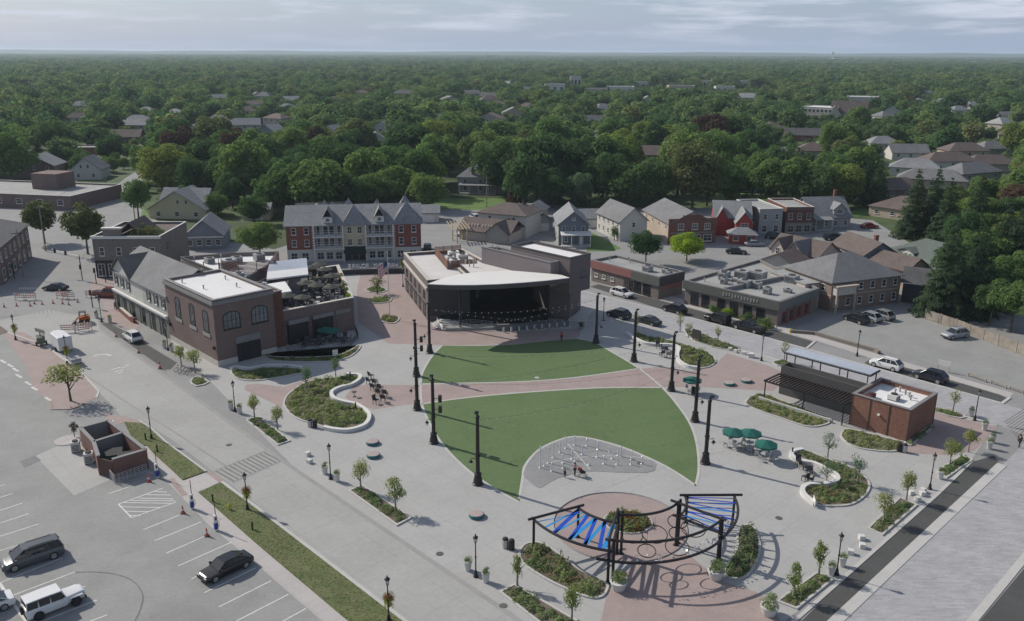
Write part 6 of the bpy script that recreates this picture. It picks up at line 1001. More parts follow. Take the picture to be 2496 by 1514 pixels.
def car(kind, col, loc, hd, lab, group=None, roofcol=None, nm=None):
    L_, W_, H_, belt, hood, f0, f1, f2, f3, deck = CARS[kind]; pm = PAINT(*col); t = thing(nm or {'sedan': 'sedan_car', 'suv': 'suv_car', 'minivan': 'minivan', 'pickup': 'pickup_truck', 'jeep': 'off_road_car'}[kind], lab, 'pickup' if kind == 'pickup' else 'car', (loc[0], loc[1], 0), hd, group); w = W_ / 2
    if kind not in CM:
        b = MB(); st = [(0, .42, hood * .72, .80), (.02, .32, hood * .86, .9), (.08, .26, hood * .95, .97), (f0 - .02, .24, hood + .02, 1), (f0 + .05, .24, belt, 1), (f2, .24, belt + .02, 1), (f3 - .02, .26, max(deck, belt) if kind != 'pickup' else belt, .99), (f3 + .01 if kind in ('sedan', 'pickup') else .985, .28, deck, .97), (.985, .34, deck * .97, .93), (1, .42, deck * .86, .86)]
        if kind == 'jeep': st = [(0, .5, hood * .9, .62), (.02, .45, hood * .98, .66), (.06, .4, hood, .68), (f0 - .02, .4, hood + .03, .86), (f0, .34, belt, .92), (.97, .34, belt, .93), (1, .4, belt, .92)]
        rings = []
        for x, zb, zt, q in st: X_ = L_ / 2 - x * L_; ww = w * q; rings.append([(X_, -ww * .93, zb), (X_, -ww, zb + .14), (X_, -ww, zt - .2), (X_, -ww * .92, zt - .03), (X_, -ww * .6, zt), (X_, ww * .6, zt), (X_, ww * .92, zt - .03), (X_, ww, zt - .2), (X_, ww, zb + .14), (X_, ww * .93, zb)])
        b.loft(rings[::-1])
        g = MB(); gr_ = []; rh = H_ - .06
        for x, z, q in ((f0, belt - .04, .86), (f1, rh, .70), ((f1 + f2) / 2, rh + .03, .70), (f2, rh, .68), (f3, belt - .02, .82)): X_ = L_ / 2 - x * L_; gr_.append((X_, z, w * q))
        if kind == 'jeep': gr_ = [(a, z, q * (1.18 if z > belt else 1.05)) for a, z, q in gr_]
        base = [(gr_[0][0], gr_[0][1], gr_[0][2]), (gr_[4][0], gr_[4][1], gr_[4][2])]
        prof = [(a, z) for a, z, q in gr_]; V = []
        for s in (-1, 1): V += [(a, s * q, z) for a, z, q in gr_]
        g.add(V, [(0, 1, 2, 3, 4), (9, 8, 7, 6, 5)] + [(i, i + 5, i + 6, i + 1) for i in range(4)])
        rf = MB(); e = .03
        ra = [gr_[1], gr_[2], gr_[3]]; VV = []
        for s in (-1, 1): VV += [(a + (.05 if i == 0 else -.05 if i == 2 else 0), s * (q + e), z + .005) for i, (a, z, q) in enumerate(ra)]
        for s in (-1, 1): VV += [(a, s * (q - .03), z + .06) for i, (a, z, q) in enumerate(ra)]
        rf.add(VV, [(0, 1, 7, 6), (1, 2, 8, 7), (3, 9, 10, 4), (4, 10, 11, 5), (6, 7, 10, 9), (7, 8, 11, 10), (0, 6, 9, 3), (2, 5, 11, 8), (0, 3, 4, 1), (1, 4, 5, 2)])
        pl = MB()
        for s in (-1, 1):
            P0 = [Vector((a, s * (q + .012), z)) for a, z, q in gr_]; pl.tube([P0[0], P0[1]], .045, 4); pl.tube([P0[3], P0[4]], .07 if kind in ('suv', 'minivan') else .05, 4)
            for fr_ in ((.5,) if kind in ('sedan', 'pickup') else (.34, .68)): a = gr_[1][0] + (gr_[3][0] - gr_[1][0]) * fr_; pl.tube([(a, s * (w * .83 + .012), belt - .02), (a, s * (w * .70 + .012), rh)], .05 if kind != 'jeep' else .09, 4)
        CM[kind] = (b.mesh('body', 38), g.mesh('glasshouse'), rf.mesh('roof_panel', 40), pl.mesh('pillars'))
    put(CM[kind][0], 'body', pm, t); put(CM[kind][1], 'glasshouse', M_cg, t); put(CM[kind][2], 'roof_panel', PAINT(*roofcol) if roofcol else pm, t); put(CM[kind][3], 'pillars', pm, t)
    wb = .29; ws = 1.0 if kind in ('sedan',) else 1.1 if kind != 'jeep' else 1.2
    for x in (L_ * (.5 - .18), -L_ * (.5 - .19)):
        for s in (-1, 1): o = put(WT, 'wheel', M_tyr, t, (x, s * (w - .09), .345 * ws), 0, (ws, ws, ws)); o.rotation_euler = (math.pi / 2, 0, 0); put(WR, 'rim', M_rim if kind != 'jeep' else M_bump, o)
    for s in (-1, 1):
        MB().box(L_ / 2 - .16, L_ / 2 - .015, s * w * .62 - .16, s * w * .62 + .16, hood * .72, hood * .84).build('headlight', M_hl, t); MB().box(-L_ / 2 + .01, -L_ / 2 + .12, s * w * .72 - .13, s * w * .72 + .13, deck * .66, deck * .84).build('tail_light', M_tl, t); MB().box(L_ * .5 - (f0 + .06) * L_, L_ * .5 - (f0 + .02) * L_, s * (w + .1) - .09, s * (w + .1) + .09, belt - .06, belt + .1).build('mirror', pm, t)
    MB().box(L_ / 2 - .06, L_ / 2 + .03, -w * .8, w * .8, .32, .55).build('bumper', M_bump, t); MB().box(-L_ / 2 - .03, -L_ / 2 + .06, -w * .8, w * .8, .34, .56).build('bumper', M_bump, t)
    if kind == 'pickup': MB().box(-L_ / 2 + .12, L_ / 2 - .67 * L_, -w * .78, w * .78, 1.0, 1.165).build('cargo_bed', M_bump, t)
    if kind == 'jeep':
        k = MB(); k.lathe([(.24, -.1), (.37, -.09), (.37, .09), (.2, .1)], 14); o = k.build('spare_wheel', M_tyr, t, (-L_ / 2 - .14, 0, .95)); o.rotation_euler = (0, math.pi / 2, 0)
        for s in (-1, 1):
            for x in (L_ * .32, -L_ * .31): MB().prism([(x - .55, s * .62), (x + .55, s * .62), (x + .55, s * .93), (x - .55, s * .93)], .86, .94).build('fender', pm, t)
    if kind in ('suv', 'minivan'):
        for s in (-1, 1): k = MB(); k.tube([(L_ * .06, s * w * .58, H_ + .06), (-L_ * .36, s * w * .58, H_ + .06)], .022, 4); k.build('roof_rail', M_bump, t)
    return t
def c5(x, y): return ((1420 + x / 4.248) / K, (600 + y / 4.248) / K)
BLK, WHT, GRY, SLV, DKB = ('black', (.012, .012, .014)), ('white', (.66, .66, .66)), ('steel_grey', (.085, .092, .098)), ('silver', (.28, .30, .33)), ('dark_blue_black', (.012, .016, .024))
def wheels(kind, col, a, b, lab, **kw):
    wf, wr = P(*a), P(*b); v = (wf - wr); hd = math.atan2(v.y, v.x); n = Vector((-v.y, v.x, 0)).normalized()
    if n.y < 0: n = -n
    c = (wf + wr) / 2 + n * (CARS[kind][1] / 2 - .1); return car(kind, col, c, hd, lab, **kw)
wheels('sedan', BLK, s1(2080, 1120), s1(2350, 990), 'black sedan parked alone in the bottom left stalls'); wheels('minivan', GRY, s1(170, 1015), s1(505, 905), 'dark grey minivan parked at the left edge'); wheels('jeep', WHT, s1(735, 1345), s1(380, 1485), 'white boxy off-road car with spare wheel at the lower left'); wheels('sedan', WHT, s1(-330, 1530), s1(30, 1400), 'white car cut off by the left edge')
cs = R(131.8)
for kind, col, c, hd, lab in [('suv', WHT, r5(1275, 272), R(133), 'white crossover parked on the dark bay beside the gabled shop'), ('sedan', BLK, r1(535, 1288), R(172), 'black sedan turning at the street crossing'), ('pickup', ('rust_red', (.17, .035, .02)), r1(1045, 1352), R(-5), 'rust red pickup on the corner paving'),
    ('suv', WHT, r3(1050, 1345), cs + math.pi, 'white van-like estate at the maroon shop strip'), ('suv', BLK, c5(950, 684), cs, 'black crossover in front of the charcoal strip'), ('suv', DKB, c5(375, 738), cs, 'dark car at the near kerb behind the right stage tower'), ('sedan', ('dark_green', (.02, .028, .024)), c5(680, 802), cs, 'dark green car at the near kerb by the arched bed'), ('jeep', BLK, c5(1395, 790), cs, 'black boxy off-road car ahead of the pickup'), ('pickup', BLK, c5(1715, 872), cs, 'black pickup truck parked in front of the strip corner'),
    ('suv', WHT, r8(1130, 538), cs, 'white crossover parked behind the kiosk'), ('suv', DKB, r8(1550, 655), cs, 'black suv parked behind the kiosk, right of the white one'), ('suv', SLV, r8(1790, 248), R(200), 'silver suv alone on the side parking lot by the fence'), ('suv', BLK, r8(845, 98), R(118), 'black suv left of three at the office'), ('suv', SLV, r8(965, 82), R(118), 'silver suv in the middle of three at the office'), ('suv', ('pewter', (.22, .22, .22)), r8(1085, 62), R(118), 'pewter suv right of three at the office'),
    ('suv', BLK, r2(1645, 905), R(95), 'black suv beside the right end of the apartments'), ('sedan', WHT, r2(2000, 772), R(165), 'white car in the lot behind the timber arbour'), ('suv', WHT, r2(2095, 610), R(115), 'white suv at the back of the lot behind the stage'), ('sedan', SLV, r3(2325, 864), R(5), 'silver car in front of the red house'), ('sedan', BLK, r3(2150, 938), R(-10), 'dark car behind the lime green tree'), ('sedan', ('red', (.30, .02, .02)), r4(970, 692), R(10), 'red car in the shade beside the ranch house'), ('minivan', DKB, r4(630, 808), R(0), 'dark van in front of the dormer house'), ('suv', BLK, r4(60, 797), R(-20), 'black car in front of the red brick front shop'),
    ('sedan', BLK, r1(735, 432), R(70), 'dark car front left in the far left lot'), ('suv', GRY, r1(838, 422), R(70), 'grey car front right in the far left lot'), ('suv', BLK, r1(742, 382), R(70), 'black car back left in the far left lot'), ('sedan', ('mid_blue', (.10, .12, .16)), r1(848, 370), R(70), 'blue-grey car back right in the far left lot')]: car(kind, col, P(*c), hd, lab)
# white cargo trailer, equipment at the closed street end
c = P(*r5(600, 362)); t = thing('cargo_trailer', 'white box trailer parked at the paver island', 'trailer', c, R(133)); M_tw = mat('white_aluminium', (.62, .62, .62), rough=.4, var=.04); MB().loft([[(x, -w_, .45), (x, w_, .45), (x, w_, 2.5), (x, -w_, 2.5)] for x, w_ in ((-2.1, 1.0), (1.7, 1.0), (2.4, .35))]).build('box', M_tw, t); MB().loft([[(x, -w_, 2.5), (x, w_, 2.5), (x, w_ * .9, 2.58), (x, -w_ * .9, 2.58)] for x, w_ in ((-2.12, 1.02), (1.7, 1.02), (2.42, .37))]).build('roof', M_tw, t)
for s in (-1, 1): o = put(WT, 'wheel', M_tyr, t, (-.3, s * 1.05, .34)); o.rotation_euler = (math.pi / 2, 0, 0); MB().box(-.75, .15, s * 1.1 - .12, s * 1.1 + .12, .68, .74).build('fender', M_bump, t)
k = MB(); k.tube([(2.3, 0, .5), (3.5, 0, .5)], .06, 5); k.build('hitch', M_bump, t); k = MB(); [k.add([(x, -1.005, z), (x + .9, -1.005, z + .15), (x + .7, -1.005, z + .35), (x - .1, -1.005, z + .18)], [(0, 1, 2, 3)]) for x, z in ((-1.2, 1.0), (-1.0, 1.5), (-.6, 1.25))]; k.build('side_graphic', M_bump, t); MB().box(-2.16, -2.1, -.9, .9, .5, 2.4).build('rear_door', M_tw, t)
c = P(*r5(710, 500)); t = thing('flat_trailer', 'small white flatbed trailer behind the lamp post by the island', 'trailer', c, R(133)); MB().box(-1.4, 1.4, -.8, .8, .5, .62).build('deck', M_tw, t); MB().box(-1.4, .2, -.7, .7, .62, 1.15).build('load', mat('grey_tarp', (.33, .33, .34), var=.1), t); k = MB(); k.tube([(1.4, 0, .55), (2.4, 0, .5)], .05, 5); k.build('hitch', M_bump, t)
for s in (-1, 1): o = put(WT, 'wheel', M_tyr, t, (0, s * .92, .34)); o.rotation_euler = (math.pi / 2, 0, 0)
c = P(*r5(400, 320)); t = thing('generator_trailer', 'olive grey generator with raised panel left of the white trailer', 'generator', c, R(120)); M_olm = mat('olive_machine', (.12, .135, .11), var=.15); MB().box(-1.0, 1.0, -.6, .6, .5, 1.5).build('cabinet', M_olm, t); MB().add([(-.9, -.7, 2.0), (.9, -.7, 2.0), (.9, .6, 2.7), (-.9, .6, 2.7), (-.9, -.7, 2.08), (.9, -.7, 2.08), (.9, .6, 2.78), (-.9, .6, 2.78)], [(0, 3, 2, 1), (4, 5, 6, 7), (0, 1, 5, 4), (1, 2, 6, 5), (2, 3, 7, 6), (3, 0, 4, 7)]).build('panel', M_olm, t); k = MB(); k.tube([(0, 0, 1.5), (0, 0, 2.35)], .07, 6); k.build('mast', M_bump, t)
for s in (-1, 1): o = put(WT, 'wheel', M_tyr, t, (0, s * .72, .34)); o.rotation_euler = (math.pi / 2, 0, 0)
c = P(*r5(810, 105)); t = thing('skid_loader', 'orange compact loader at the closed end of the street', 'loader', c, R(200)); M_or = mat('orange_machine', (.42, .11, .03), var=.12); MB().box(-.9, .7, -.55, .55, .45, 1.1).build('body', M_or, t); k = MB(); [k.tube([(x, y, 1.1), (x, y, 1.95)], .05, 4) for x in (-.3, .6) for y in (-.5, .5)]; k.box(-.4, .7, -.55, .55, 1.95, 2.02); k.build('cage', M_bump, t); k = MB(); [k.tube([(-.8, y, 1.3), (.9, y, 1.0), (1.4, y, .4)], .08, 5) for y in (-.62, .62)]; k.build('lift_arm', M_or, t); MB().loft([[(1.3, -.8, .1), (1.3, .8, .1), (1.3, .8, .6), (1.3, -.8, .6)], [(1.9, -.8, .05), (1.9, .8, .05), (1.9, .8, .12), (1.9, -.8, .12)]]).build('bucket', M_bump, t)
for x in (-.55, .45):
    for s in (-1, 1): o = put(WT, 'wheel', M_tyr, t, (x, s * .68, .36), 0, (1.05, 1.05, 1.3)); o.rotation_euler = (math.pi / 2, 0, 0)
M_cone = mat('orange_plastic', (.55, .085, .03), rough=.6, var=.08)
def cone(x, y, lab, s=1.0, group='traffic cones'):
    t = thing('traffic_cone', lab, 'traffic cone', P(x, y), .5, group); k = MB(); k.box(-.2 * s, .2 * s, -.2 * s, .2 * s, 0, .04); k.build('base', M_bump, t); k = MB(); k.lathe([(.15 * s, .04), (.03 * s, .75 * s)], 10); k.build('cone', M_cone, t); k = MB(); k.lathe([(.112 * s, .3 * s), (.084 * s, .46 * s)], 10); k.build('collar', M_white, t)
for x, y, lab, s in [(*s1(1430, 160), 'orange cone at the corner of the enclosure', 1.2), (*s1(1755, 462), 'orange cone at the hatched bay', 1.2), (*s1(1985, 680), 'orange cone at the stall with the lower charging post', 1.2), (*r5(1330, 395), 'pink-orange cone left at the dark bay', 1.25), (*r5(1535, 545), 'tall pink-orange cone right at the dark bay', 1.5), (*r5(1115, 240), 'cone behind the white crossover', 1.2)]: cone(x, y, lab, s)
for i in range(9): x, y = r1(*[(40, 1450), (160, 1440), (405, 1425), (510, 1415), (600, 1420), (745, 1405), (660, 1430), (290, 1440), (330, 1420)][i]); cone(x, y, 'small orange cone in the row across the closed crossing', 1.1, 'cones across the crossing')
def barricade(x, y, rz, lab, group='striped barricades'):
    t = thing('barricade', lab, 'barricade', P(x, y), rz, group)
    for z in (.45, .8, 1.15): o = MB().box(-1.2, 1.2, -.02, .02, z, z + .2).build('board', M_trim, t); k = MB(); [k.add([(q, -.025, z), (q + .18, -.025, z), (q + .32, -.025, z + .2), (q + .14, -.025, z + .2)], [(0, 1, 2, 3)]) for q in (-1.1, -.7, -.3, .1, .5, .85)]; k.build('stripe', M_cone, o)
    for q in (-1, 1): MB().box(q - .04, q + .04, -.3, .3, 0, .06).build('foot', M_bump, t); MB().box(q - .03, q + .03, -.03, .03, .06, 1.4).build('upright', M_trim, t)
for i, (x, y, rz, lab) in enumerate([(50, 722, 0, 'striped barricade left across the closed crossing'), (72, 722, .2, 'second striped barricade across the closed crossing'), (150, 718, 0, 'striped barricade in the middle of the closed crossing'), (165, 720, .1, 'striped barricade right of the middle one'), (222, 715, .3, 'striped barricade beside the signal'), (205, 795, .3, 'striped barricade standing by the orange loader'), (198, 800, .5, 'striped barricade in front of the orange loader'), (165, 800, .2, 'striped barricade behind the white trailer')]): barricade(x, y, rz, lab)
def signal(x, y, lab, arm=None):
    t = thing('traffic_signal', lab, 'traffic light', P(x, y)); k = MB(); k.tube([(0, 0, 0), (0, 0, 5.2 if arm else 3.2)], .09, 6); k.build('post', M_pole, t); hs = [(0, -.2, 2.4)]
    if arm: k = MB(); k.tube([(0, 0, 5), (arm[0], arm[1], 5.6)], .06, 5); k.build('mast_arm', M_rail, t); hs += [(arm[0] * .9, arm[1] * .9, 4.9), (arm[0] * .5, arm[1] * .5, 4.8)]
    for a in hs:
        o = MB().box(a[0] - .16, a[0] + .16, a[1] - .15, a[1] + .15, a[2], a[2] + .95).build('signal_head', M_bump, t)
        for i, m in enumerate((M_tl, MATS['car_paint_black'], M_bump)): q = MB(); q.lathe([(.09, 0), (.09, .04)], 8); l_ = q.build('lens', m, o, (a[0], a[1] - .15, a[2] + .78 - i * .3)); l_.rotation_euler = (math.pi / 2, 0, 0)
signal(*r1(792, 1195), 'traffic signal with mast arm at the far street corner', (-7.5, 4)); signal(*r1(890, 1455), 'dark traffic signal at the closed street corner'); signal(*r1(925, 1230), 'dark signal post beside the corner shop'); signal(*r1(140, 1180), 'red signal in front of the old brick building'); signal(*r1(1015, 1215), 'short signal post beside the corner shop shopfront')
def upole(x, y, h, lab, arm=True, g='utility poles'):
    t = thing('utility_pole', lab, 'utility pole', P(x, y), .5, g); k = MB(); k.tube([(0, 0, 0), (0, 0, h)], .15, 7, .1); k.build('pole', mat('weathered_pole', (.27, .24, .2), var=.15), t)
    if arm:
        MB().box(-1.1, 1.1, -.06, .06, h - .9, h - .75).build('crossarm', M_bark, t)
        for q in (-1, -.4, .4, 1): o = MB(); o.lathe([(.05, h - .75), (.05, h - .55)], 6, (q, 0)); o.build('insulator', M_rail, t)
for a in [(*r2(2212, 490), 9.5, 'pale utility pole on the lawn behind the brown roofed restaurant'), (*r1(1032, 375), 11, 'utility pole at the street behind the far left lot'), (*r1(1297, 630), 9, 'utility pole beside the street left of the cream house'), (*r1(440, 915), 11, 'leaning utility pole between the two thin crowned trees'), (*r1(230, 1160), 10, 'pole in front of the old brick building'), (*r4(2290, 1190), 8.5, 'pale leaning pole among the right spruces')]: upole(*a)
def wire(a, b, lab, sag=.8): t = thing('overhead_wire', lab, 'wire', (0, 0, 0)); k = MB(); a, b = Vector(a), Vector(b); k.tube([a.lerp(b, i / 10) - Vector((0, 0, sag * 4 * (i / 10) * (1 - i / 10))) for i in range(11)], .03, 3); k.build('cable', M_pole, t)
wire(P(*r3(725, 470)) + Vector((0, 0, 8)), P(*r3(920, 560)) + Vector((0, 0, 6.5)), 'overhead wire running to the white house gable'); upole(*r3(725, 480), 8.3, 'utility pole behind the narrow grey house', False); wire(P(*r1(440, 915)) + Vector((0, 0, 10.4)), P(*r1(1032, 375)) + Vector((0, 0, 10.3)), 'overhead wire along the left street')
# ================================================================ small street things
E8 = lambda x, y, z=0.0: P((160 + x / 4.983) / K, (1000 + y / 4.983) / K, z)
EN = thing('trash_enclosure', 'roofless brick enclosure with two bays and dark bins on the parking lot', 'enclosure', (0, 0, 0)); zt = 2.3
ec = {k_: E8(*v, zt) for k_, v in dict(A=(180, 215), B=(515, 125), C=(970, 480), D=(565, 600), E=(395, 560), F=(340, 385), G=(690, 275)).items()}
M_ebr = mat('enclosure_brick', (.20, .105, .085), kind='brick', size=.3, var=.12); M_ein = mat('enclosure_grey_inside', (.22, .215, .21), var=.08)
for a, b in ('AB', 'BC', 'CD', 'FA', 'FG', 'EF'):
    e1, e2 = ec[a], ec[b]; k = MB(); ribbon(k, [Vector((e1.x, e1.y, 0)), Vector((e2.x, e2.y, 0))], .3, -.02, zt); w_ = k.build('wall', M_ein if a + b in ('AB', 'FG') else M_ebr, EN); k = MB(); ribbon(k, [Vector((e1.x, e1.y, 0)), Vector((e2.x, e2.y, 0))], .42, zt, zt + .1); k.build('coping', M_cop, w_)
k = MB(); ribbon(k, [Vector((ec['D'].x, ec['D'].y, 0)), Vector((ec['E'].x, ec['E'].y, 0))], .12, .1, 2.1); k.build('gate', mat('brown_gate', (.12, .07, .055), var=.12), EN)
c = (ec['F'] + ec['C'] + ec['D'] + ec['G']) / 4
for i, (dx, dy) in enumerate(((-.9, .5), (.9, -.4))):
    t = thing('waste_bin', ['dark waste container in the enclosure, left', 'dark waste container in the enclosure, right'][i], 'dumpster', (c.x + dx, c.y + dy, 0), .35); MB().loft([[(-.8, -.6, .15), (.8, -.6, .15), (.8, .6, .15), (-.8, .6, .15)], [(-.9, -.7, 1.2), (.9, -.7, 1.2), (.9, .7, 1.2), (-.9, .7, 1.2)]]).build('bin', mat('dark_blue_bin', (.02, .026, .036), rough=.5, var=.15), t); MB().add([(-.92, -.75, 1.22), (.92, -.75, 1.22), (.92, .72, 1.5), (-.92, .72, 1.5)], [(0, 1, 2, 3)]).build('lid', M_bump, t); [MB().box(x - .06, x + .06, y - .06, y + .06, 0, .15).build('caster', M_tyr, t) for x in (-.7, .7) for y in (-.5, .5)]; MB().box(-.95, .95, -.8, -.72, .95, 1.02).build('lift_bar', M_rail, t)
for i, (x, y, lab) in enumerate([(130, 500, 'pale air conditioning unit at the rear of the enclosure'), (290, 640, 'pale air conditioning unit at the gate of the enclosure'), (545, 260, 'pale cabinet inside the rear bay of the enclosure')]): q = E8(x, y); unit(q.x, q.y, 0, (.95, .9, 1.3), lab, None, .4, M_pot)
q = E8(110, 330); t = thing('flower_heap', 'dark red flowering shrub at the enclosure corner', 'shrub', (q.x, q.y, 0)); put(YOUNG[0], 'crown', L_red, t, (0, 0, 1.2), 0, (.6, .6, .9)); k = MB(); k.tube([(0, 0, 0), (0, 0, .8)], .05, 5); k.build('stem', M_bark, t)
t = thing('round_slab', 'round pale concrete slab beside the enclosure', 'slab', E8(30, 370)); k = MB(); k.lathe([(1.5, 0), (1.5, .08), (1.46, .1)], 28); k.build('slab', M_walk, t); MB().lathe([(1.4, .1), (1.38, .112)], 28).build('top', M_walk, t)
t = thing('bike_rack', 'grey tubular rail rack in front of the enclosure wall', 'bike rack', (0, 0, 0)); railing(t, [tuple(E8(545, 830)), tuple(E8(610, 900)), tuple(E8(990, 760))], 1.1, 5, M_rail, .4); railing(t, [tuple(E8(590, 780)), tuple(E8(960, 660))], 1.1, 4, M_rail, .5, 'inner_rail')
for i, (x, y, lab) in enumerate([(351, 1060, 'black bollard beside the lamp on the upper verge'), (379, 1089, 'black bollard at the pad in the upper verge'), (513, 1210, 'black bollard at the corner of the lower verge'), (608, 1277, 'black bollard on the lower verge below the flower lamp'), (1906, 1095, 'black bollard light at the seat wall bed tip'), (843, 910, 'black bollard light at the top of the kidney bed'), (856, 985, 'black bollard light in the kidney bed')]):
    t = thing('bollard', lab, 'bollard', P(x, y), 0, 'black bollards'); k = MB(); k.tube([(0, 0, 0), (0, 0, .85)], .09, 8); k.build('post', M_pole, t); k = MB(); k.lathe([(.11, .85), (.12, .92), (.03, 1.0)], 8); k.build('cap', M_pole, t)
t = thing('fire_hydrant', 'yellow fire hydrant on the lower verge', 'hydrant', P(552, 1228), 0); M_yel = mat('hydrant_yellow', (.55, .45, .02), var=.08); k = MB(); k.lathe([(.16, 0), (.16, .06), (.1, .1), (.1, .6), (.14, .62), (.12, .72), (.03, .82)], 10); k.build('barrel', M_yel, t); k = MB(); k.tube([(-.2, 0, .48), (.2, 0, .48)], .06, 6); k.tube([(0, 0, .48), (0, -.2, .48)], .07, 6); k.build('outlet', M_yel, t)
t = thing('fire_hydrant', 'pale yellow hydrant at the side lot entrance', 'hydrant', P(*r8(215, 215)), 0); k = MB(); k.lathe([(.16, 0), (.1, .1), (.1, .8), (.14, .82), (.03, 1.05)], 10); k.build('barrel', M_yel, t); k = MB(); k.tube([(-.2, 0, .6), (.2, 0, .6)], .06, 6); k.build('outlet', M_yel, t)
M_blue = mat('blue_panel', (.03, .05, .25), rough=.4, var=.05)
for i, (x, y, lab) in enumerate([(*s1(1510, 120), 'upper blue and white charging post beside the enclosure'), (*s1(1845, 420), 'middle charging post on the sidewalk'), (*s1(2075, 628), 'lower charging post on the sidewalk')]):
    t = thing('charging_post', lab, 'charger', P(x, y), .8, 'charging posts'); MB().box(-.16, .16, -.12, .12, 0, 1.7).build('pedestal', M_trim, t); MB().box(-.165, .165, -.125, .125, .2, .9).build('blue_panel', M_blue, t); MB().box(-.1, .1, -.135, -.12, 1.2, 1.5).build('screen', M_cg, t); k = MB(); k.tube([(.1, .05, 1.5), (.1, .05, 3.2)], .04, 5); k.build('cable_mast', M_pole, t); k = MB(); k.tube([(.18, 0, 1.2), (.35, -.1, .6), (.25, -.1, .3), (.18, 0, .9)], .025, 4); k.build('cable', M_pole, t)
# flagpole and flag
t = thing('flagpole', 'tall white flagpole between restaurant and stage', 'flagpole', P(938, 768), 0); k = MB(); k.tube([(0, 0, 0), (0, 0, 11.9)], .09, 8, .045); k.build('pole', M_trim, t, smooth=40); MB().lathe([(.3, 0), (.3, .1), (.12, .35)], 10).build('base', M_kerb, t); MB().lathe([(.03, 11.9), (.1, 11.97), (.1, 12.05), (.02, 12.12)], 8).build('finial', M_trim, t)
fo = P(938, 768) + Vector((-.06, 0, 10.6)); FLG = thing('flag', 'striped red, white and blue flag with stars flying from the flagpole', 'flag', fo, 0); fw_, fh_ = 2.3, 2.1
def fp(u, v): return (-fw_ * u * .72, .28 * math.sin(u * 6 + v), -fh_ * v - fw_ * u * .62 + .12 * math.sin(u * 7))
fr, fwm, fb = mat('flag_red', (.42, .03, .04), var=.05), mat('flag_white', (.68, .67, .66), var=.03), mat('flag_blue', (.02, .03, .12), var=.05)
for i in range(13):
    u0 = .42 if i < 7 else 0.0; mb = MB(); n = 10; V = []
    for dy in (-.008, .008):
        for a in range(n + 1):
            for v in (i / 13, (i + 1) / 13): p = fp(u0 + (1 - u0) * a / n, v); V.append((p[0], p[1] + dy, p[2]))
    m = 2 * (n + 1); mb.add(V, [(2 * a, 2 * a + 1, 2 * a + 3, 2 * a + 2) for a in range(n)] + [(m + 2 * a + 2, m + 2 * a + 3, m + 2 * a + 1, m + 2 * a) for a in range(n)]); mb.build('stripe', fr if i % 2 == 0 else fwm, FLG, smooth=60)
mb = MB(); n = 6; V = [];
for dy in (-.008, .008):
    for a in range(n + 1):
        for v in (0, 7 / 13): p = fp(.42 * a / n, v); V.append((p[0], p[1] + dy, p[2]))
m = 2 * (n + 1); mb.add(V, [(2 * a, 2 * a + 1, 2 * a + 3, 2 * a + 2) for a in range(n)] + [(m + 2 * a + 2, m + 2 * a + 3, m + 2 * a + 1, m + 2 * a) for a in range(n)]); can = mb.build('canton', fb, FLG, smooth=60); mb = MB()
for r_ in range(9):
    for c_ in range(6 if r_ % 2 == 0 else 5):
        u, v = .42 * (c_ + (.5 if r_ % 2 == 0 else 1)) / 6, 7 / 13 * (r_ + .5) / 9; p = fp(u, v)
        for dy in (-.02, .02): pts = [(p[0] + .045 * (1 if q % 2 == 0 else .4) * math.cos(q * math.pi / 5 + 1.57), p[1] + dy, p[2] + .045 * (1 if q % 2 == 0 else .4) * math.sin(q * math.pi / 5 + 1.57)) for q in range(10)]; mb.add(pts, [tuple(range(10))])
mb.build('stars', fwm, can, kind='stuff')
# timber fence behind the side lot
fa = [P(2226, 768), P(2300, 792), P(2400, 832), P(2490, 866), P(2600, 915)]; t = thing('timber_fence', 'weathered timber board fence behind the side parking lot', 'fence', (0, 0, 0)); M_fen = mat('weathered_boards', (.30, .26, .22), var=.22, scale=1.5, kind='board', size=.14)
for a, b in zip(fa, fa[1:]):
    q = max(1, int((b - a).length / 2.4))
    for j in range(q):
        p0, p1 = a.lerp(b, j / q), a.lerp(b, (j + 1) / q); k = MB(); d = (p1 - p0) / 16
        for s in range(16): e = p0 + d * s; h = 1.75 + random.uniform(-.03, .03); ribbon(k, [e + d * .04, e + d * .94], .03, .05, h, random.uniform(-.01, .01))
        o = k.build('fence_panel', M_fen, t); MB().box(p0.x - .06, p0.x + .06, p0.y - .06, p0.y + .06, 0, 1.9).build('post', M_fen, t)
t = thing('ev_sign', 'white panel sign on two posts beside the black suv', 'sign', P(*r8(1680, 575)), R(-45)); MB().box(-.9, .9, -.04, .04, 1.0, 1.7).build('panel', M_trim, t); [MB().box(x - .04, x + .04, -.04, .04, 0, 1.0).build('post', M_rail, t) for x in (-.8, .8)]
# guard rails along the side lot edge: timber beams
for i, (a, b) in enumerate([((2330, 905), (2372, 920)), ((2385, 923), (2420, 935)), ((2430, 937), (2462, 948))]): t = thing('low_barrier', ['left low brown barrier rail at the side lot edge', 'middle low brown barrier rail at the side lot edge', 'right low brown barrier rail at the side lot edge'][i], 'barrier', (0, 0, 0)); p0, p1 = P(*a), P(*b); k = MB(); ribbon(k, [p0, p1], .12, .25, .45); k.build('rail', M_fen, t); [MB().box(q.x - .07, q.x + .07, q.y - .07, q.y + .07, 0, .5).build('post', M_fen, t) for q in (p0, p1)]
k = MB(); ribbon(k, PP((1900, 800), (1960, 805), (2105, 846), (2115, 852)), .5, 0, .5); t = k.build('low_wall', mat('brown_block_wall', (.19, .165, .145), var=.12)); tag(t, 'low brown block wall along the side lot above the kiosk canopy', 'wall')
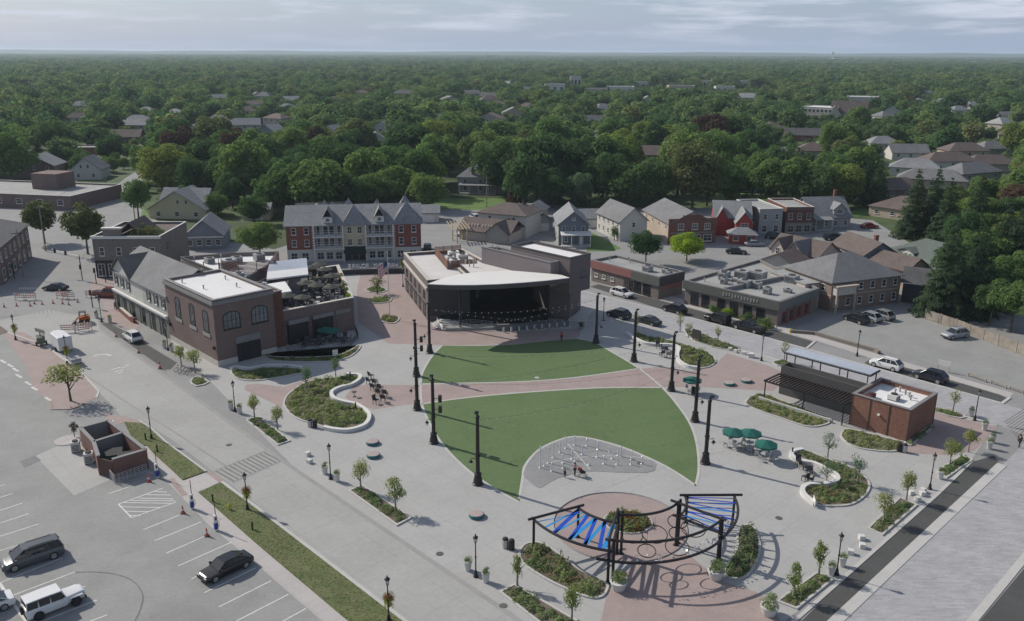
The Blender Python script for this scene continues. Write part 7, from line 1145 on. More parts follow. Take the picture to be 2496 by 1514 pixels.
# bicycles at the brick restaurant, trash cans, information board
def bike(x, y, rz, lab):
    t = thing('bicycle', lab, 'bicycle', P(x, y), rz, 'parked bicycles')
    for s in (-.5, .5): k = MB(); k.torus((s, 0, .34), .32, .03, 18, 4, (1, 0, 0), (0, 0, 1)); k.build('wheel', M_tyr, t)
    k = MB(); [k.tube(p, .025, 4) for p in ([(-.5, 0, .34), (-.15, 0, .85), (.35, 0, .8), (-.05, 0, .3), (-.5, 0, .34)], [(.5, 0, .34), (.33, 0, .95)], [(-.05, 0, .3), (-.17, 0, .95)])]; k.build('frame', M_rail, t); MB().box(-.3, -.05, -.06, .06, .95, 1.0).build('saddle', M_bump, t); k = MB(); k.tube([(.33, -.25, .98), (.33, .25, .98)], .02, 4); k.build('handlebar', M_bump, t)
for i, (x, y) in enumerate([(432, 893), (440, 897), (455, 900)]): bike(x, y, .8 + i * .3, ['left parked bicycle at the dark bay end', 'middle parked bicycle at the dark bay end', 'right parked bicycle at the dark bay end'][i])
for i, (x, y, lab) in enumerate([(746, 1027, 'pale litter bin at the lower edge of the kidney bed'), (758, 1029, 'dark litter bin at the lower edge of the kidney bed'), (1216, 1318, 'grey litter bin above the pergola left bed'), (1231, 1322, 'dark litter bin above the pergola left bed'), (2163, 1086, 'black litter bin at the kiosk corner'), (2176, 1088, 'pale litter bin at the kiosk corner'), (1668, 948, 'dark litter bin beside the lone green umbrella')]):
    t = thing('litter_bin', lab, 'trash can', P(x, y), 0, 'litter bins'); m = M_pole if i in (1, 3, 4, 6) else M_rail; k = MB(); k.lathe([(.26, 0), (.3, .1), (.3, .85), (.27, .9)], 12); k.build('body', m, t); k = MB(); k.lathe([(.31, .92), (.25, 1.05), (.1, 1.1)], 12); k.build('lid', M_pole, t)
t = thing('information_board', 'dark square information board in the cross street planting strip', 'sign', P(*r7(1765, 285)), R(-47)); MB().box(-.8, .8, -.08, .08, .5, 2.0).build('panel', M_dk, t); [MB().box(x - .05, x + .05, -.05, .05, 0, .5).build('post', M_pole, t) for x in (-.6, .6)]
t = thing('white_board', 'white notice panel at the seat wall bed end', 'sign', P(*s4(440, 385)), R(80)); MB().box(-.6, .6, -.03, .03, .25, .85).build('panel', M_trim, t); [MB().box(x - .03, x + .03, -.03, .03, 0, .25).build('post', M_rail, t) for x in (-.5, .5)]
t = thing('white_board', 'small white notice at the patio bed end', 'sign', P(*r6(762, 450)), R(20)); MB().box(-.4, .4, -.03, .03, .5, 1.4).build('panel', M_trim, t); MB().box(-.04, .04, -.03, .03, 0, .5).build('post', M_rail, t)
t = thing('brick_garden_wall', 'low brick terrace wall with shrubs in front of the gabled shop', 'wall', (0, 0, 0)); k = MB(); ribbon(k, PP((292, 752), (318, 775), (324, 778)), .4, 0, .9); k.build('wall', M_red, t); k = MB(); ribbon(k, PP((292, 752), (318, 775)), .5, .9, 1.0); k.build('coping', M_lime, t)
# ================================================================ people
M_skin = mat('skin', (.42, .26, .19), rough=.6, var=.05)
def person(loc, rz, h, cloth, lab, pose='stand'):
    """one continuous skinned body over a joint skeleton; shirt and trousers are worn over it"""
    s = h / 1.75; J = {}; sw_ = .16 if pose == 'walk' else .0; reach = pose == 'reach'
    J.update(pel=(0, 0, .95), chest=(0, .02, 1.3), neck=(0, .01, 1.48), head=(0, -.02, 1.6), top=(0, -.01, 1.72))
    for q, n_ in ((-1, 'l'), (1, 'r')):
        f = sw_ * q; J.update({'hip' + n_: (.1 * q, 0, .92), 'kn' + n_: (.11 * q, -.02 - f, .5), 'an' + n_: (.11 * q, .02 - f * 1.3, .08), 'to' + n_: (.12 * q, -.16 - f * 1.3, .04), 'sh' + n_: (.19 * q, .02, 1.42), 'el' + n_: (.26 * q, (.03 - .2 * reach) + f * .5, 1.16 + .06 * reach), 'wr' + n_: (.27 * q, -.08 - .32 * reach + f, .93 + .1 * reach), 'pa' + n_: (.27 * q, -.1 - .38 * reach + f, .86 + .1 * reach)})
        for k_ in range(5): J['f%d%s' % (k_, n_)] = (.27 * q + (k_ - 2) * .018, -.13 - .42 * reach + f - (.03 if k_ == 0 else 0), .78 + .1 * reach + abs(k_ - 2) * .012)
    Ed = [('pel', 'chest'), ('chest', 'neck'), ('neck', 'head'), ('head', 'top')]
    for n_ in 'lr': Ed += [('pel', 'hip' + n_), ('hip' + n_, 'kn' + n_), ('kn' + n_, 'an' + n_), ('an' + n_, 'to' + n_), ('chest', 'sh' + n_), ('sh' + n_, 'el' + n_), ('el' + n_, 'wr' + n_), ('wr' + n_, 'pa' + n_)] + [('pa' + n_, 'f%d%s' % (k_, n_)) for k_ in range(5)]
    rad = lambda k_: {'pel': .12, 'ches': .13, 'neck': .05, 'head': .095, 'top': .07, 'hip': .09, 'kn': .06, 'an': .045, 'to': .04, 'sh': .06, 'el': .042, 'wr': .03, 'pa': .035}.get(k_[:4] if k_ in ('pel', 'chest', 'neck', 'head', 'top') else k_[:3] if k_[:3] == 'hip' else k_[:2], .01)
    def skin(names, edges, extra, nm, m, par):
        names = list(names); me = bpy.data.meshes.new(nm); me.from_pydata([tuple(c * s for c in J[n_]) for n_ in names], [(names.index(a), names.index(b)) for a, b in edges], []); o = bpy.data.objects.new(nm, me); COL.objects.link(o); o.parent = par; me.materials.append(m)
        md = o.modifiers.new('skin', 'SKIN'); md.use_smooth_shade = True
        for i, n_ in enumerate(names): v = me.skin_vertices[0].data[i]; r_ = (rad(n_) + extra) * s; v.radius = (r_ * (1.35 if n_ in ('pel', 'chest') else 1), r_); v.use_root = i == 0
        sb = o.modifiers.new('sub', 'SUBSURF'); sb.levels = sb.render_levels = 1; return o
    t = thing('person', lab, 'person', loc, rz); skin(J, Ed, 0, 'body', M_skin, t)
    sh_ = ['pel', 'chest', 'neck', 'shl', 'ell', 'shr', 'elr']; J['neck_'] = J['neck']; skin(['pel', 'chest', 'shl', 'ell', 'shr', 'elr'], [('pel', 'chest'), ('chest', 'shl'), ('shl', 'ell'), ('chest', 'shr'), ('shr', 'elr')], .018, 'shirt', cloth[0], t)
    skin(['pel', 'hipl', 'knl', 'anl', 'hipr', 'knr', 'anr'], [('pel', 'hipl'), ('hipl', 'knl'), ('knl', 'anl'), ('pel', 'hipr'), ('hipr', 'knr'), ('knr', 'anr')], .016, 'trousers', cloth[1], t)
    k = MB(); k.lathe([(.06 * s, 1.52 * s), (.11 * s, 1.6 * s), (.115 * s, 1.68 * s), (.07 * s, 1.76 * s)], 10, (0, .015 * s)); k.build('hair', cloth[2], t, smooth=60)
    for q in (-1, 1): MB().lathe([(.012 * s, 0), (.004 * s, .012)], 6, (q * .035 * s, -.118 * s)).build('eye', M_bump, t, (0, 0, 1.615 * s))
    MB().add([(-.015 * s, -.11 * s, 1.57 * s), (.015 * s, -.11 * s, 1.57 * s), (0, -.145 * s, 1.575 * s), (0, -.112 * s, 1.615 * s)], [(0, 1, 2), (0, 2, 3), (1, 3, 2), (0, 3, 1)]).build('nose', M_skin, t); MB().box(-.025 * s, .025 * s, -.122 * s, -.112 * s, 1.535 * s, 1.545 * s).build('mouth', M_tl, t)
    return t
cl = lambda n_, c: mat('cloth_' + n_, c, var=.1); hair = cl('dark_hair', (.03, .022, .018))
person(P(1383, 1145), 1.2, 1.62, (cl('pink', (.42, .22, .22)), cl('dark_trousers', (.03, .03, .035)), hair), 'person in a pink top standing at the splash pad edge behind a stroller', 'reach'); person(P(1359, 1149), .4, 1.05, (cl('black', (.02, .02, .022)), cl('dark_trousers', (.03, .03, .035)), hair), 'small child in dark clothes at the splash pad edge'); person(P(1351, 822), 2.2, 1.68, (cl('red', (.36, .025, .03)), cl('dark_red', (.12, .02, .02)), hair), 'person in red walking in the shade before the stage', 'walk')
person(P(*r1(1112, 1480)), .6, 1.7, (cl('grey', (.2, .2, .2)), cl('dark_trousers', (.03, .03, .035)), hair), 'person in grey walking on the corner paving', 'walk')
person(P(*r8(2405, 1300)), 2.0, 1.7, (cl('black', (.02, .02, .022)), cl('dark_trousers', (.03, .03, .035)), hair), 'person in dark clothes at the right curb ramp', 'walk')
t = thing('stroller', 'dark stroller on the splash pad edge beside the person in pink', 'stroller', P(1400, 1146), 1.2); MB().loft([[(-.22, -.4, .45), (.22, -.4, .45), (.22, -.35, .55), (-.22, -.35, .55)], [(-.22, .1, .4), (.22, .1, .4), (.22, .12, .75), (-.22, .12, .75)], [(-.2, .32, .85), (.2, .32, .85), (.2, .3, .95), (-.2, .3, .95)]]).build('seat', M_bump, t); k = MB(); k.loft([[(.24 * math.cos(a), .1 + .3 * q, .75 + .3 * math.sin(a)) for a in [math.pi * j / 6 for j in range(7)]] for q in (0, .5, 1)], close=False, cap=False); k.build('hood', cl('red', (.36, .025, .03)), t)
k = MB(); [k.tube([(x, -.4, .2), (x, .1, .5), (x, .6, 1.0)], .02, 4) for x in (-.24, .24)]; k.tube([(-.24, .6, 1.0), (.24, .6, 1.0)], .02, 4); k.build('frame', M_rail, t)
for x in (-.25, .25):
    for y in (-.4, .3): k = MB(); k.torus((x, y, .14), .12, .025, 14, 4, (0, 1, 0), (0, 0, 1)); k.build('wheel', M_tyr, t)
# ================================================================ conifers on the right, the wood, far buildings, haze
for i, (x, y, h, r, lab, d) in enumerate([(2268, 760, 17.5, 5.8, 'tall dark spruce nearest the side parking lot', 1), (2335, 752, 17, 6.2, 'broad spruce behind the timber fence', 1), (2192, 572, 17.5, 5.4, 'spruce with pale tip left in the right group', 1), (2268, 600, 17, 6.0, 'second spruce in the right group', 1), (2108, 500, 15, 4.2, 'spruce beside the ranch house', 0), (2080, 494, 16, 4.0, 'tall spruce left of the ranch roof', 0), (2400, 690, 17, 6.2, 'spruce near the right edge', 1), (2238, 572, 18, 5.6, 'tall spruce behind the green roofed house', 1), (2335, 620, 19, 6.4, 'tallest spruce in the right group', 1), (2430, 700, 17, 6, 'broad spruce at the right edge', 1), (2045, 480, 14, 3.6, 'dark spruce in the wood above the dormer house', 0), (1240, 494, 17, 3.2, 'reddish dark spruce behind the lawn', 0)]): spruce('spruce_tree', lab, P(x, y), h, r, 'spruces', SPRUCE_D[i % 2] if d else SPRUCE[i % 3], L_red if i == 11 else None)
for i, (x, y, h, r, k_, lab) in enumerate([(2430, 800, 10, 4.6, 'mid', 'leafy tree behind the fence at the right edge'), (2380, 785, 8, 3.6, 'dark', 'low leafy tree behind the fence beside the spruces'), (2470, 745, 12, 5, 'mid', 'tall leafy tree at the right edge above the fence'), (2455, 690, 13, 5, 'olive', 'olive tree at the right edge above the spruces'), (2440, 640, 13, 5.5, 'yel', 'yellowish tree at the right edge'), (2370, 625, 12, 5, 'mid', 'green tree between the right spruces'), (2300, 720, 12, 5.5, 'dark', 'dark tree between the two nearest spruces'), (2350, 700, 13, 6, 'mid', 'tree right of the broad spruce'), (2310, 640, 13, 5.5, 'dark', 'dark tree behind the pale tipped spruce'), (2330, 590, 13, 6, 'mid', 'green tree in the second row on the right'), (2400, 590, 13, 6, 'dark', 'dark tree in the second row on the right'), (2470, 590, 13, 6, 'mid', 'green tree at the right edge, second row'), (2390, 745, 11, 5, 'mid', 'leafy tree behind the middle of the fence'), (2500, 830, 11, 5, 'dark', 'tree at the right end of the fence'), (2440, 530, 13, 6, 'yel', 'light tree in the third row on the right'), (2360, 520, 12, 5.5, 'mid', 'green tree in the third row on the right'), (2290, 545, 12, 5, 'olive', 'olive tree below the condominiums')]): tree('edge_tree', lab, P(x, y), h, r, KIND[k_], 'trees behind the timber fence', CROWN_D[i % 2], .2)
occ = [(c.x, c.y, r) for c, r in HOUSES] + [(A0.x + 14, A0.y + 8, 19), (ST.location.x + 12, ST.location.y + 10, 18)]
# mid-distance roofs among the trees: small houses with walls, roof, windows
FARH = [(330, 312, 16, 'h', M_shl, M_gsid, 'grey hip roofed house among trees far left'), (300, 345, 15, 'x', M_shb, M_brickd, 'long brick house at the far left street'), (240, 372, 26, 'f', M_tar, M_red, 'dark red brick block at the far left'), (590, 322, 17, 'x', M_shl, M_gsid, 'grey roofed house above the left trees'), (520, 302, 14, 'h', M_sh, M_tan, 'small grey roofed house above the left trees'), (640, 330, 12, 'y', M_shl, M_bsid, 'blue grey house above the left trees'), (470, 400 + 60, 10, 'y', M_sh2, M_bsid, 'dark blue house behind the cream gable house'), (505, 405, 9, 'y', M_shl, M_gsid, 'grey house gable above the cream house'),
        (905, 352, 10, 'y', M_shl, M_sid, 'white gabled house among the central trees'), (968, 238, 22, 'h', M_sh2, M_sh2, 'dark roofed large house in the far centre'), (870, 232, 16, 'h', M_shb, M_tan, 'brown roofed far house left of centre'), (1262, 268, 14, 'h', M_shb, M_sid, 'white far house with brown hip roof'), (1175, 245, 18, 'x', M_sh2, M_gsid, 'dark far house right of centre'), (1140, 232, 14, 'h', M_shl, M_gsid, 'grey far house in the centre'), (700, 250, 14, 'x', M_shl, M_gsid, 'grey far house over the left wood'),
        (1545, 402, 13, 'x', M_shb, M_brickd, 'brown roofed house hidden in the wood above the white house'), (1775, 462, 10, 'x', M_shl, M_gsid, 'grey roofed house on the lawn above the red house'), (1875, 392, 14, 'h', M_sh, M_gsid, 'grey roofed house at the right wood edge'), (1955, 392, 13, 'h', M_shb, M_pink, 'tan brick house with brown hip roof on the right'), (2000, 372, 13, 'h', M_shl, M_gsid, 'grey hip roofed house behind the tan brick one'), (1930, 340, 18, 'x', M_sh2, M_red, 'dark roofed house with white front on the right'), (1865, 330, 11, 'h', M_shb, M_tan, 'small brown roofed house on the right'), (2130, 362, 15, 'h', M_shl, M_sid, 'white house with grey hip roof on the right'), (2190, 385, 16, 'x', M_sh, M_sid, 'white garage house with grey roof on the right'),
        (2330, 392, 18, 'h', M_shb, M_tan, 'brown hip roofed house far right'), (2400, 375, 16, 'h', M_sh, M_gsid, 'grey house far right'), (2200, 425, 18, 'h', M_shl, M_sid, 'condominium with white gable wall, left in the row'), (2290, 420, 20, 'h', M_shb, M_sid, 'condominium with brown roof in the middle of the row'), (2390, 415, 20, 'h', M_shb, M_tan, 'condominium with brown roof right in the row'), (2240, 455, 22, 'h', M_sh, M_tan, 'long grey roof below the condominium row'), (2360, 450, 20, 'h', M_sh, M_gst, 'second long grey roof below the condominium row'), (2180, 480, 16, 'h', M_shb, M_brickd, 'dark brown house between spruces and condominiums'), (2455, 310, 20, 'f', M_roofw, M_tan, 'flat roofed building at the right edge'), (2440, 350, 15, 'h', M_shb, M_tan, 'brown house at the right edge'), (1430, 345, 12, 'h', M_sh, M_tan, 'roof glimpsed in the central wood')]
for i, (x, y, w_, rt_, rm, wm, lab) in enumerate(FARH):
    c = P(x, y); an = random.uniform(-.5, .5); v = Vector((math.cos(an), math.sin(an), 0)) * w_ / 2; h_ = 3.2 if i % 3 else 5.0; house('far_house', lab, c - v, c + v, 10, h_, 0 if rt_ == 'f' else 3.2, rt_, wm, rm, [('f', 3, h_ - 1.9, 1.2, 1.3)], group='houses among the trees')
CORR = [(c.x, c.y, r * .9, .76) for c, r in HOUSES[-len(FARH):]]; occ += [(c.x, c.y, r) for c, r in HOUSES[-len(FARH):]] + [(c.x * (1 - 14 / c.y), c.y - 14, r * .6) for c, r in HOUSES[-len(FARH):]]
rh_ = random.Random(21); NF = 0
for k_ in range(300):
    x, y = rh_.uniform(20, 2440), rh_.uniform(178, 335); c = P(x, y)
    if NF >= 56 or any((c.x - a) ** 2 + (c.y - b) ** 2 < (e + 16) ** 2 for a, b, e in occ): continue
    if 1310 < x < 1820 and y < 235 or 1890 < x < 2130 and y < 300: continue
    NF += 1; an = rh_.uniform(-.6, .6); w_ = rh_.uniform(10, 17); v = Vector((math.cos(an), math.sin(an), 0)) * w_ / 2; h_ = rh_.choice([3.4, 5.2, 5.6]); house('far_house', 'small far house whose roof shows among the distant treetops', c - v, c + v, rh_.uniform(8, 11), h_, rh_.uniform(2.6, 3.8), rh_.choice('xhhy'), rh_.choice([M_sid, M_sid, M_gsid, M_tan, M_pink]), rh_.choice([M_shl, M_shl, M_sh, M_shb, M_tar]), [('f', 3, h_ - 1.9, 1.2, 1.3)], group='roofs scattered in the far wood')
    hc, hr = HOUSES[-1]; CORR.append((hc.x, hc.y, hr * .8, .80)); occ += [(hc.x, hc.y, hr * .9), (hc.x * (1 - 12 / hc.y), hc.y - 12, hr * .5)]
# church and school far right
t, rf, w = house('church', 'church with steep brown roof and pale stone gables far right', P(2000, 290), P(2085, 292), 16, 4, 9, 'x', M_lime, M_shb, [('f', 6, 1.4, 1.0, 2.0)], 'church'); wingable(t, -3, 6, -5, 5, 4, 6, 'y', M_lime, M_shb); t, rf, w = house('stone_school', 'long pale stone school with rows of windows beside the church', P(1922, 288), P(2000, 292), 22, 9, 0, 'f', M_lime, M_roofw, [('f', 8, 5.6, 2.0, 2.0), ('f', 8, 1.6, 2.0, 2.0)], 'school'); t, rf, w = house('stone_annex', 'pale stone annex block behind the church', P(2035, 262), P(2110, 264), 20, 10, 0, 'f', M_lime, M_roofw, [('f', 6, 5, 2.2, 2)], 'school'); occ += [(c.x * (1 - q / c.y), c.y - q, r * e) for c, r in HOUSES[-3:] for q, e in ((0, 1), (25, .7))]; CORR += [(c.x, c.y, r * .8, .74) for c, r in HOUSES[-3:]]
# pale commercial buildings far away
FB = [(1335, 222, 22, 11, 'pale'), (1385, 208, 14, 15, 'x'), (1432, 224, 26, 7, 'x'), (1490, 221, 34, 8, 'x'), (1548, 212, 20, 10, 'x'), (1592, 210, 24, 12, 'x'), (1640, 218, 30, 8, 'x'), (1695, 210, 18, 11, 'x'), (1745, 220, 22, 8, 'x'), (1792, 214, 16, 12, 'x'), (1190, 136, 60, 26, 'x'), (1965, 140, 90, 14, 'x'), (2010, 141, 160, 12, 'x'), (2120, 138, 140, 10, 'x'), (2180, 138, 100, 12, 'x'), (2300, 140, 200, 12, 'x'), (2400, 147, 180, 10, 'x'), (2060, 152, 60, 12, 'x'), (2340, 149, 120, 10, 'x')]
for i, (x, y, w_, h_, _) in enumerate(FB):
    c = P(x, y + 5); c.y = min(c.y, 5200); v = Vector((w_ / 2, 0, 0)); house('commercial_building', 'pale flat roofed commercial building on the far plain' if i > 9 else 'pale flat roofed commercial building in the bright strip beyond the wood', c - v, c + v, w_ * .5, h_, 0, 'f', [M_sid, M_lime, M_tan, M_sid][i % 4], M_roofw, [('f', max(3, int(w_ / 9)), h_ * .3, 3, h_ * .4)], 'building', group='far plain buildings' if i > 9 else 'bright commercial strip'); CORR += [(c.x, c.y, w_ * .55, .78)] if i < 10 else []; occ += [(c.x, c.y + w_ * .25, w_ * .6)] if i < 10 else [(c.x, c.y, w_ * .6), (c.x * .95, c.y * .95, w_ * .5)]
t = thing('water_tower', 'white water tower on the horizon', 'water tower', P(1962, 142).lerp(Vector((0, 0, 0)), .0) if False else (Vector((1955, 5500, 0))), 0); k = MB(); k.lathe([(3, 0), (2, 4), (2, 30), (5, 38), (9, 42), (10, 46), (8, 50), (3, 54)], 16); k.build('tank', M_trim, t, smooth=40); MB().lathe([(1.2, 54), (1, 56)], 8).build('vent', M_trim, t)
# trees: front rows placed by hand, then a scatter; the 300 nearest stand as single trees
def free(x, y, r):
    for a, b, c in occ:
        if (x - a) ** 2 + (y - b) ** 2 < (c * .92 + r * .55) ** 2: return False
    return True
FRONT = [(455, 512, 6, 2.6, 'dark', 'dark bush right of the cream gable house'), (525, 520, 5, 2.4, 'mid', 'bush in front of the cream garage'), (612, 540, 6, 2.8, 'dark', 'dark bush between garage and apartments'), (645, 510, 8, 3.4, 'mid', 'tree left of the apartment roof end'), (560, 500, 8, 3.4, 'dark', 'dark tree beside the cream garage'), (470, 480, 10, 4, 'dark', 'tall dark tree right behind the cream gable house'), (690, 512, 11, 5, 'mid', 'tree touching the left end of the apartment roof'), (735, 500, 12, 5, 'dark', 'dark tree just behind the apartment roof, far left'), (850, 512, 9, 4.6, 'dark', 'dark low tree behind the middle of the apartment roof'), (880, 485, 12, 5.4, 'mid', 'green tree above the middle of the apartment roof'), (930, 470, 12, 5.6, 'mid', 'green tree above the right part of the apartment roof'), (1030, 505, 8, 4.6, 'mid', 'low round tree right of the apartment peaks'), (480, 445, 12, 5, 'dark', 'dark tree behind the cream gable house'), (560, 450, 11, 5, 'mid', 'green tree behind the cream garage'), (630, 440, 12, 5.4, 'dark', 'dark tree beside the dark brown house'), (1260, 500, 12, 5, 'dark', 'dark tree behind the brown roofed restaurant'), (1330, 500, 9, 4.6, 'dark', 'low dark tree behind the white garage'), (1450, 492, 12, 5, 'dark', 'dark tree between the grey and white houses'), (1510, 500, 10, 4.6, 'dark', 'dark tree behind the white house roof'), (1575, 500, 11, 5, 'dark', 'dark tree behind the brick storefront roof'), (1700, 495, 12, 5, 'mid', 'green tree behind the red house'), (1755, 488, 9, 4.2, 'mid', 'green tree behind the red house, right'), (1810, 470, 11, 5, 'mid', 'green tree above the grey flat shop'), (1880, 465, 12, 5.4, 'dark', 'dark tree above the brick front shop'), (1990, 480, 11, 5, 'mid', 'green tree above the dormer house'), (410, 470, 12, 6.2, 'yel', 'large yellow-green tree behind the cream gable house'), (370, 440, 11, 5, 'mid', 'tree left of the large yellow-green one'), (590, 485, 14, 6.2, 'mid', 'large sunlit tree left of the apartment roofs'), (530, 478, 10, 5, 'dark', 'dark tree behind the cream garage'), (655, 470, 9, 4.6, 'dark', 'dark tree left above the apartment roof'), (770, 520, 12, 6, 'mid', 'large round tree right behind the apartment roof, left'), (815, 470, 13, 6, 'dark', 'dark tree above the apartment roof'), (700, 410, 13, 6, 'mid', 'big tree in the second row above the apartments'), (960, 495, 9, 5, 'mid', 'low tree behind the apartment peaks'), (905, 500, 8, 4.5, 'mid', 'low bushy tree behind the apartment peaks'), (1000, 470, 12, 6.4, 'mid', 'broad tree right above the apartments'), (1060, 440, 13, 6.5, 'mid', 'tall tree behind the broad one above the lawn'), (1040, 400, 14, 7, 'yel', 'yellow topped tree in the centre of the wood'),
         (1195, 470, 14, 5.5, 'dark', 'dark tree right of the lawn house'), (1290, 485, 15, 6, 'dark', 'big dark tree behind the tan garage'), (1340, 480, 16, 6.2, 'dark', 'big dark tree behind the grey house'), (1390, 500, 8, 3.2, 'blue', 'pale blue-green tree behind the grey house'), (1420, 475, 15, 5.8, 'dark', 'dark tree right of the pale blue-green one'), (1480, 465, 14, 5.4, 'mid', 'tree behind the white house'), (1500, 430, 14, 5, 'yel', 'yellow-green tree in the wood above the white house'), (1540, 480, 9, 4, 'red', 'purple leaved tree behind the white house'), (1600, 470, 10, 4.6, 'dark', 'dark tree behind the brick storefront'), (1665, 500, 15, 6.2, 'olive', 'huge olive tree behind the brick storefront'), (1630, 470, 16, 6, 'mid', 'huge green tree beside the olive one'), (1720, 440, 14, 6, 'mid', 'tree above the red house'), (1850, 490, 11, 5.6, 'mid', 'round tree behind the grey flat shop'), (1905, 495, 11, 5.4, 'mid', 'round tree behind the brick front shop'), (1960, 500, 10, 5, 'dark', 'round dark tree behind the dormer house'), (2020, 500, 10, 5, 'yel', 'lighter tree right behind the dormer house'), (2070, 470, 12, 5, 'mid', 'tree left of the tall spruce'), (2000, 395, 13, 4.6, 'mid', 'tall light tree among the right houses'), (2060, 320, 12, 5, 'mid', 'tree in front of the church'), (30, 440, 13, 6.5, 'mid', 'large tree at the far left edge'), (0, 400, 14, 7, 'mid', 'second large tree at the far left edge'), (130, 372, 11, 5, 'dark', 'dark tree behind the white gambrel house'), (262, 392, 8, 4, 'dark', 'dark tree right of the white gambrel house'), (2440, 380, 12, 6, 'yel', 'yellowish round tree at the right edge by the condominiums')]
n_ind = 0; trees = []
for x, y, h, r, k_, lab in FRONT:
    c = P(x, y); h *= 1.45; r *= 1.62; tree('wood_tree', lab, c, h, r, KIND[k_], None, CROWN_D[n_ind % 2] if n_ind % 3 else CROWN[n_ind % 6], -.04); trees.append((c.x, c.y)); n_ind += 1; occ.append((c.x, c.y, r * .9))
YB = [(-300, 400), (0, 425), (60, 432), (170, 425), (250, 415), (330, 470), (450, 475), (520, 490), (620, 480), (730, 505), (1040, 503), (1100, 475), (1190, 478), (1260, 502), (1480, 502), (1700, 500), (1850, 496), (2060, 496), (2150, 470), (2300, 470), (2464, 560), (2800, 650)]
def yfront(x):
    for (a, b), (c, d) in zip(YB, YB[1:]):
        if a <= x <= c: return b + (d - b) * (x - a) / (c - a)
    return 480
def topx(x, y, z=0.0):
    d = Vector((x, y, z - CAMZ)); X_ = d.x * rt.x + d.y * rt.y + d.z * rt.z; Y_ = d.x * up.x + d.y * up.y + d.z * up.z; Z_ = d.x * fw.x + d.y * fw.y + d.z * fw.z
    return ((F * X_ / Z_ + W0 / 2) / K, (H0 / 2 - F * Y_ / Z_) / K)
lots = [[P(*q) for q in s] for s in ([(1010, 505), (1140, 505), (1190, 600), (1010, 610)], [(620, 470), (640, 440), (735, 435), (745, 475)], [(1040, 500), (1060, 468), (1215, 468), (1240, 500)], [(1700, 482), (1740, 455), (1865, 465), (1850, 492)], [(255, 480), (280, 430), (318, 400), (352, 380), (350, 410), (330, 470)], [(160, 480), (170, 440), (270, 440), (262, 480)], [(2380, 1000), (2385, 400), (2440, 390), (2600, 600)][:0] or [(0, 1), (1, 1), (1, 2)], [(2000, 300), (1930, 330), (1960, 335), (2050, 310)])]
def low(x, y):
    for cx_, cy_, w_, f_ in CORR:
        t_ = y / cy_
        if f_ < t_ < 1.0 and abs(x - cx_ * t_) < w_ + 2: return True
    return False
cand = []; cell = {}
def tryput(x, y, r):
    g = (int(x // 9), int(y // 9))
    for i in (-2, -1, 0, 1, 2):
        for j in (-2, -1, 0, 1, 2):
            for a, b, c in cell.get((g[0] + i, g[1] + j), ()):
                if (x - a) ** 2 + (y - b) ** 2 < (.68 * (r + c)) ** 2: return False
    cell.setdefault(g, []).append((x, y, r)); return True
for x, y in trees: tryput(x, y, 5.5)
rq = random.Random(77)
for i in range(26000):
    d = math.sqrt(rq.uniform(150 ** 2, 1150 ** 2)); a = rq.uniform(-.66, .66); x, y = d * math.sin(a), d * math.cos(a); u, v = topx(x, y)
    if u < -220 or u > 2700 or v > yfront(u): continue
    r = rq.uniform(5.5, 11.5)
    clear = 1.0 if v < 330 else .8
    if u > 1840 and v > 330: clear = .38
    if rq.random() > clear or not free(x, y, r): continue
    if v > 370 and any(inside((x, y), l_) for l_ in lots): continue
    if low(x, y): r = rq.uniform(2.6, 4.2)
    if tryput(x, y, r): cand.append((d, x, y, r))
cand.sort(); IND = max(0, 300 - n_ind - 12); WL = {'mid': 'mid green broadleaf tree in the wood behind the town', 'dark': 'dark green broadleaf tree in the wood behind the town', 'yel': 'yellow green broadleaf tree in the wood behind the town', 'olive': 'olive brown broadleaf tree in the wood behind the town', 'red': 'purple leaved tree in the wood behind the town'}
for d, x, y, r in cand[:IND]:
    k_ = rq.choices(['mid', 'dark', 'yel', 'olive', 'red'], [46, 34, 8, 9, 3])[0]
    if rq.random() < .06: spruce('wood_conifer', 'dark conifer in the wood behind the town', (x, y, 0), rq.uniform(11, 17) if r > 4.3 else 7, r * .62, 'conifers of the wood')
    else: tree('wood_tree', WL[k_], (x, y, 0), (rq.uniform(10, 16) * (.75 + r / 20) if r > 4.3 else r * 1.8), r, KIND[k_], 'trees of the wood, ' + k_, None, -.02, None, rq.uniform(.75, 1.25))
ri_ = random.Random(5); nb_ = 0
for k_ in range(400):
    u = ri_.uniform(300, 2060); v = yfront(u) + ri_.uniform(-10, 6); c = P(u, v)
    if nb_ >= 48 or not free(c.x, c.y, 3) or any(inside((c.x, c.y), l_) for l_ in lots): continue
    tree('edge_shrub', 'low bushy shrub at the edge of the wood behind the houses', c, ri_.uniform(3, 5.5), ri_.uniform(2.2, 3.8), ri_.choice([L_mid, L_dark, L_dark, L_olive]), 'shrubs at the wood edge', None, .0, cat='shrub'); occ.append((c.x, c.y, 2.5)); nb_ += 1
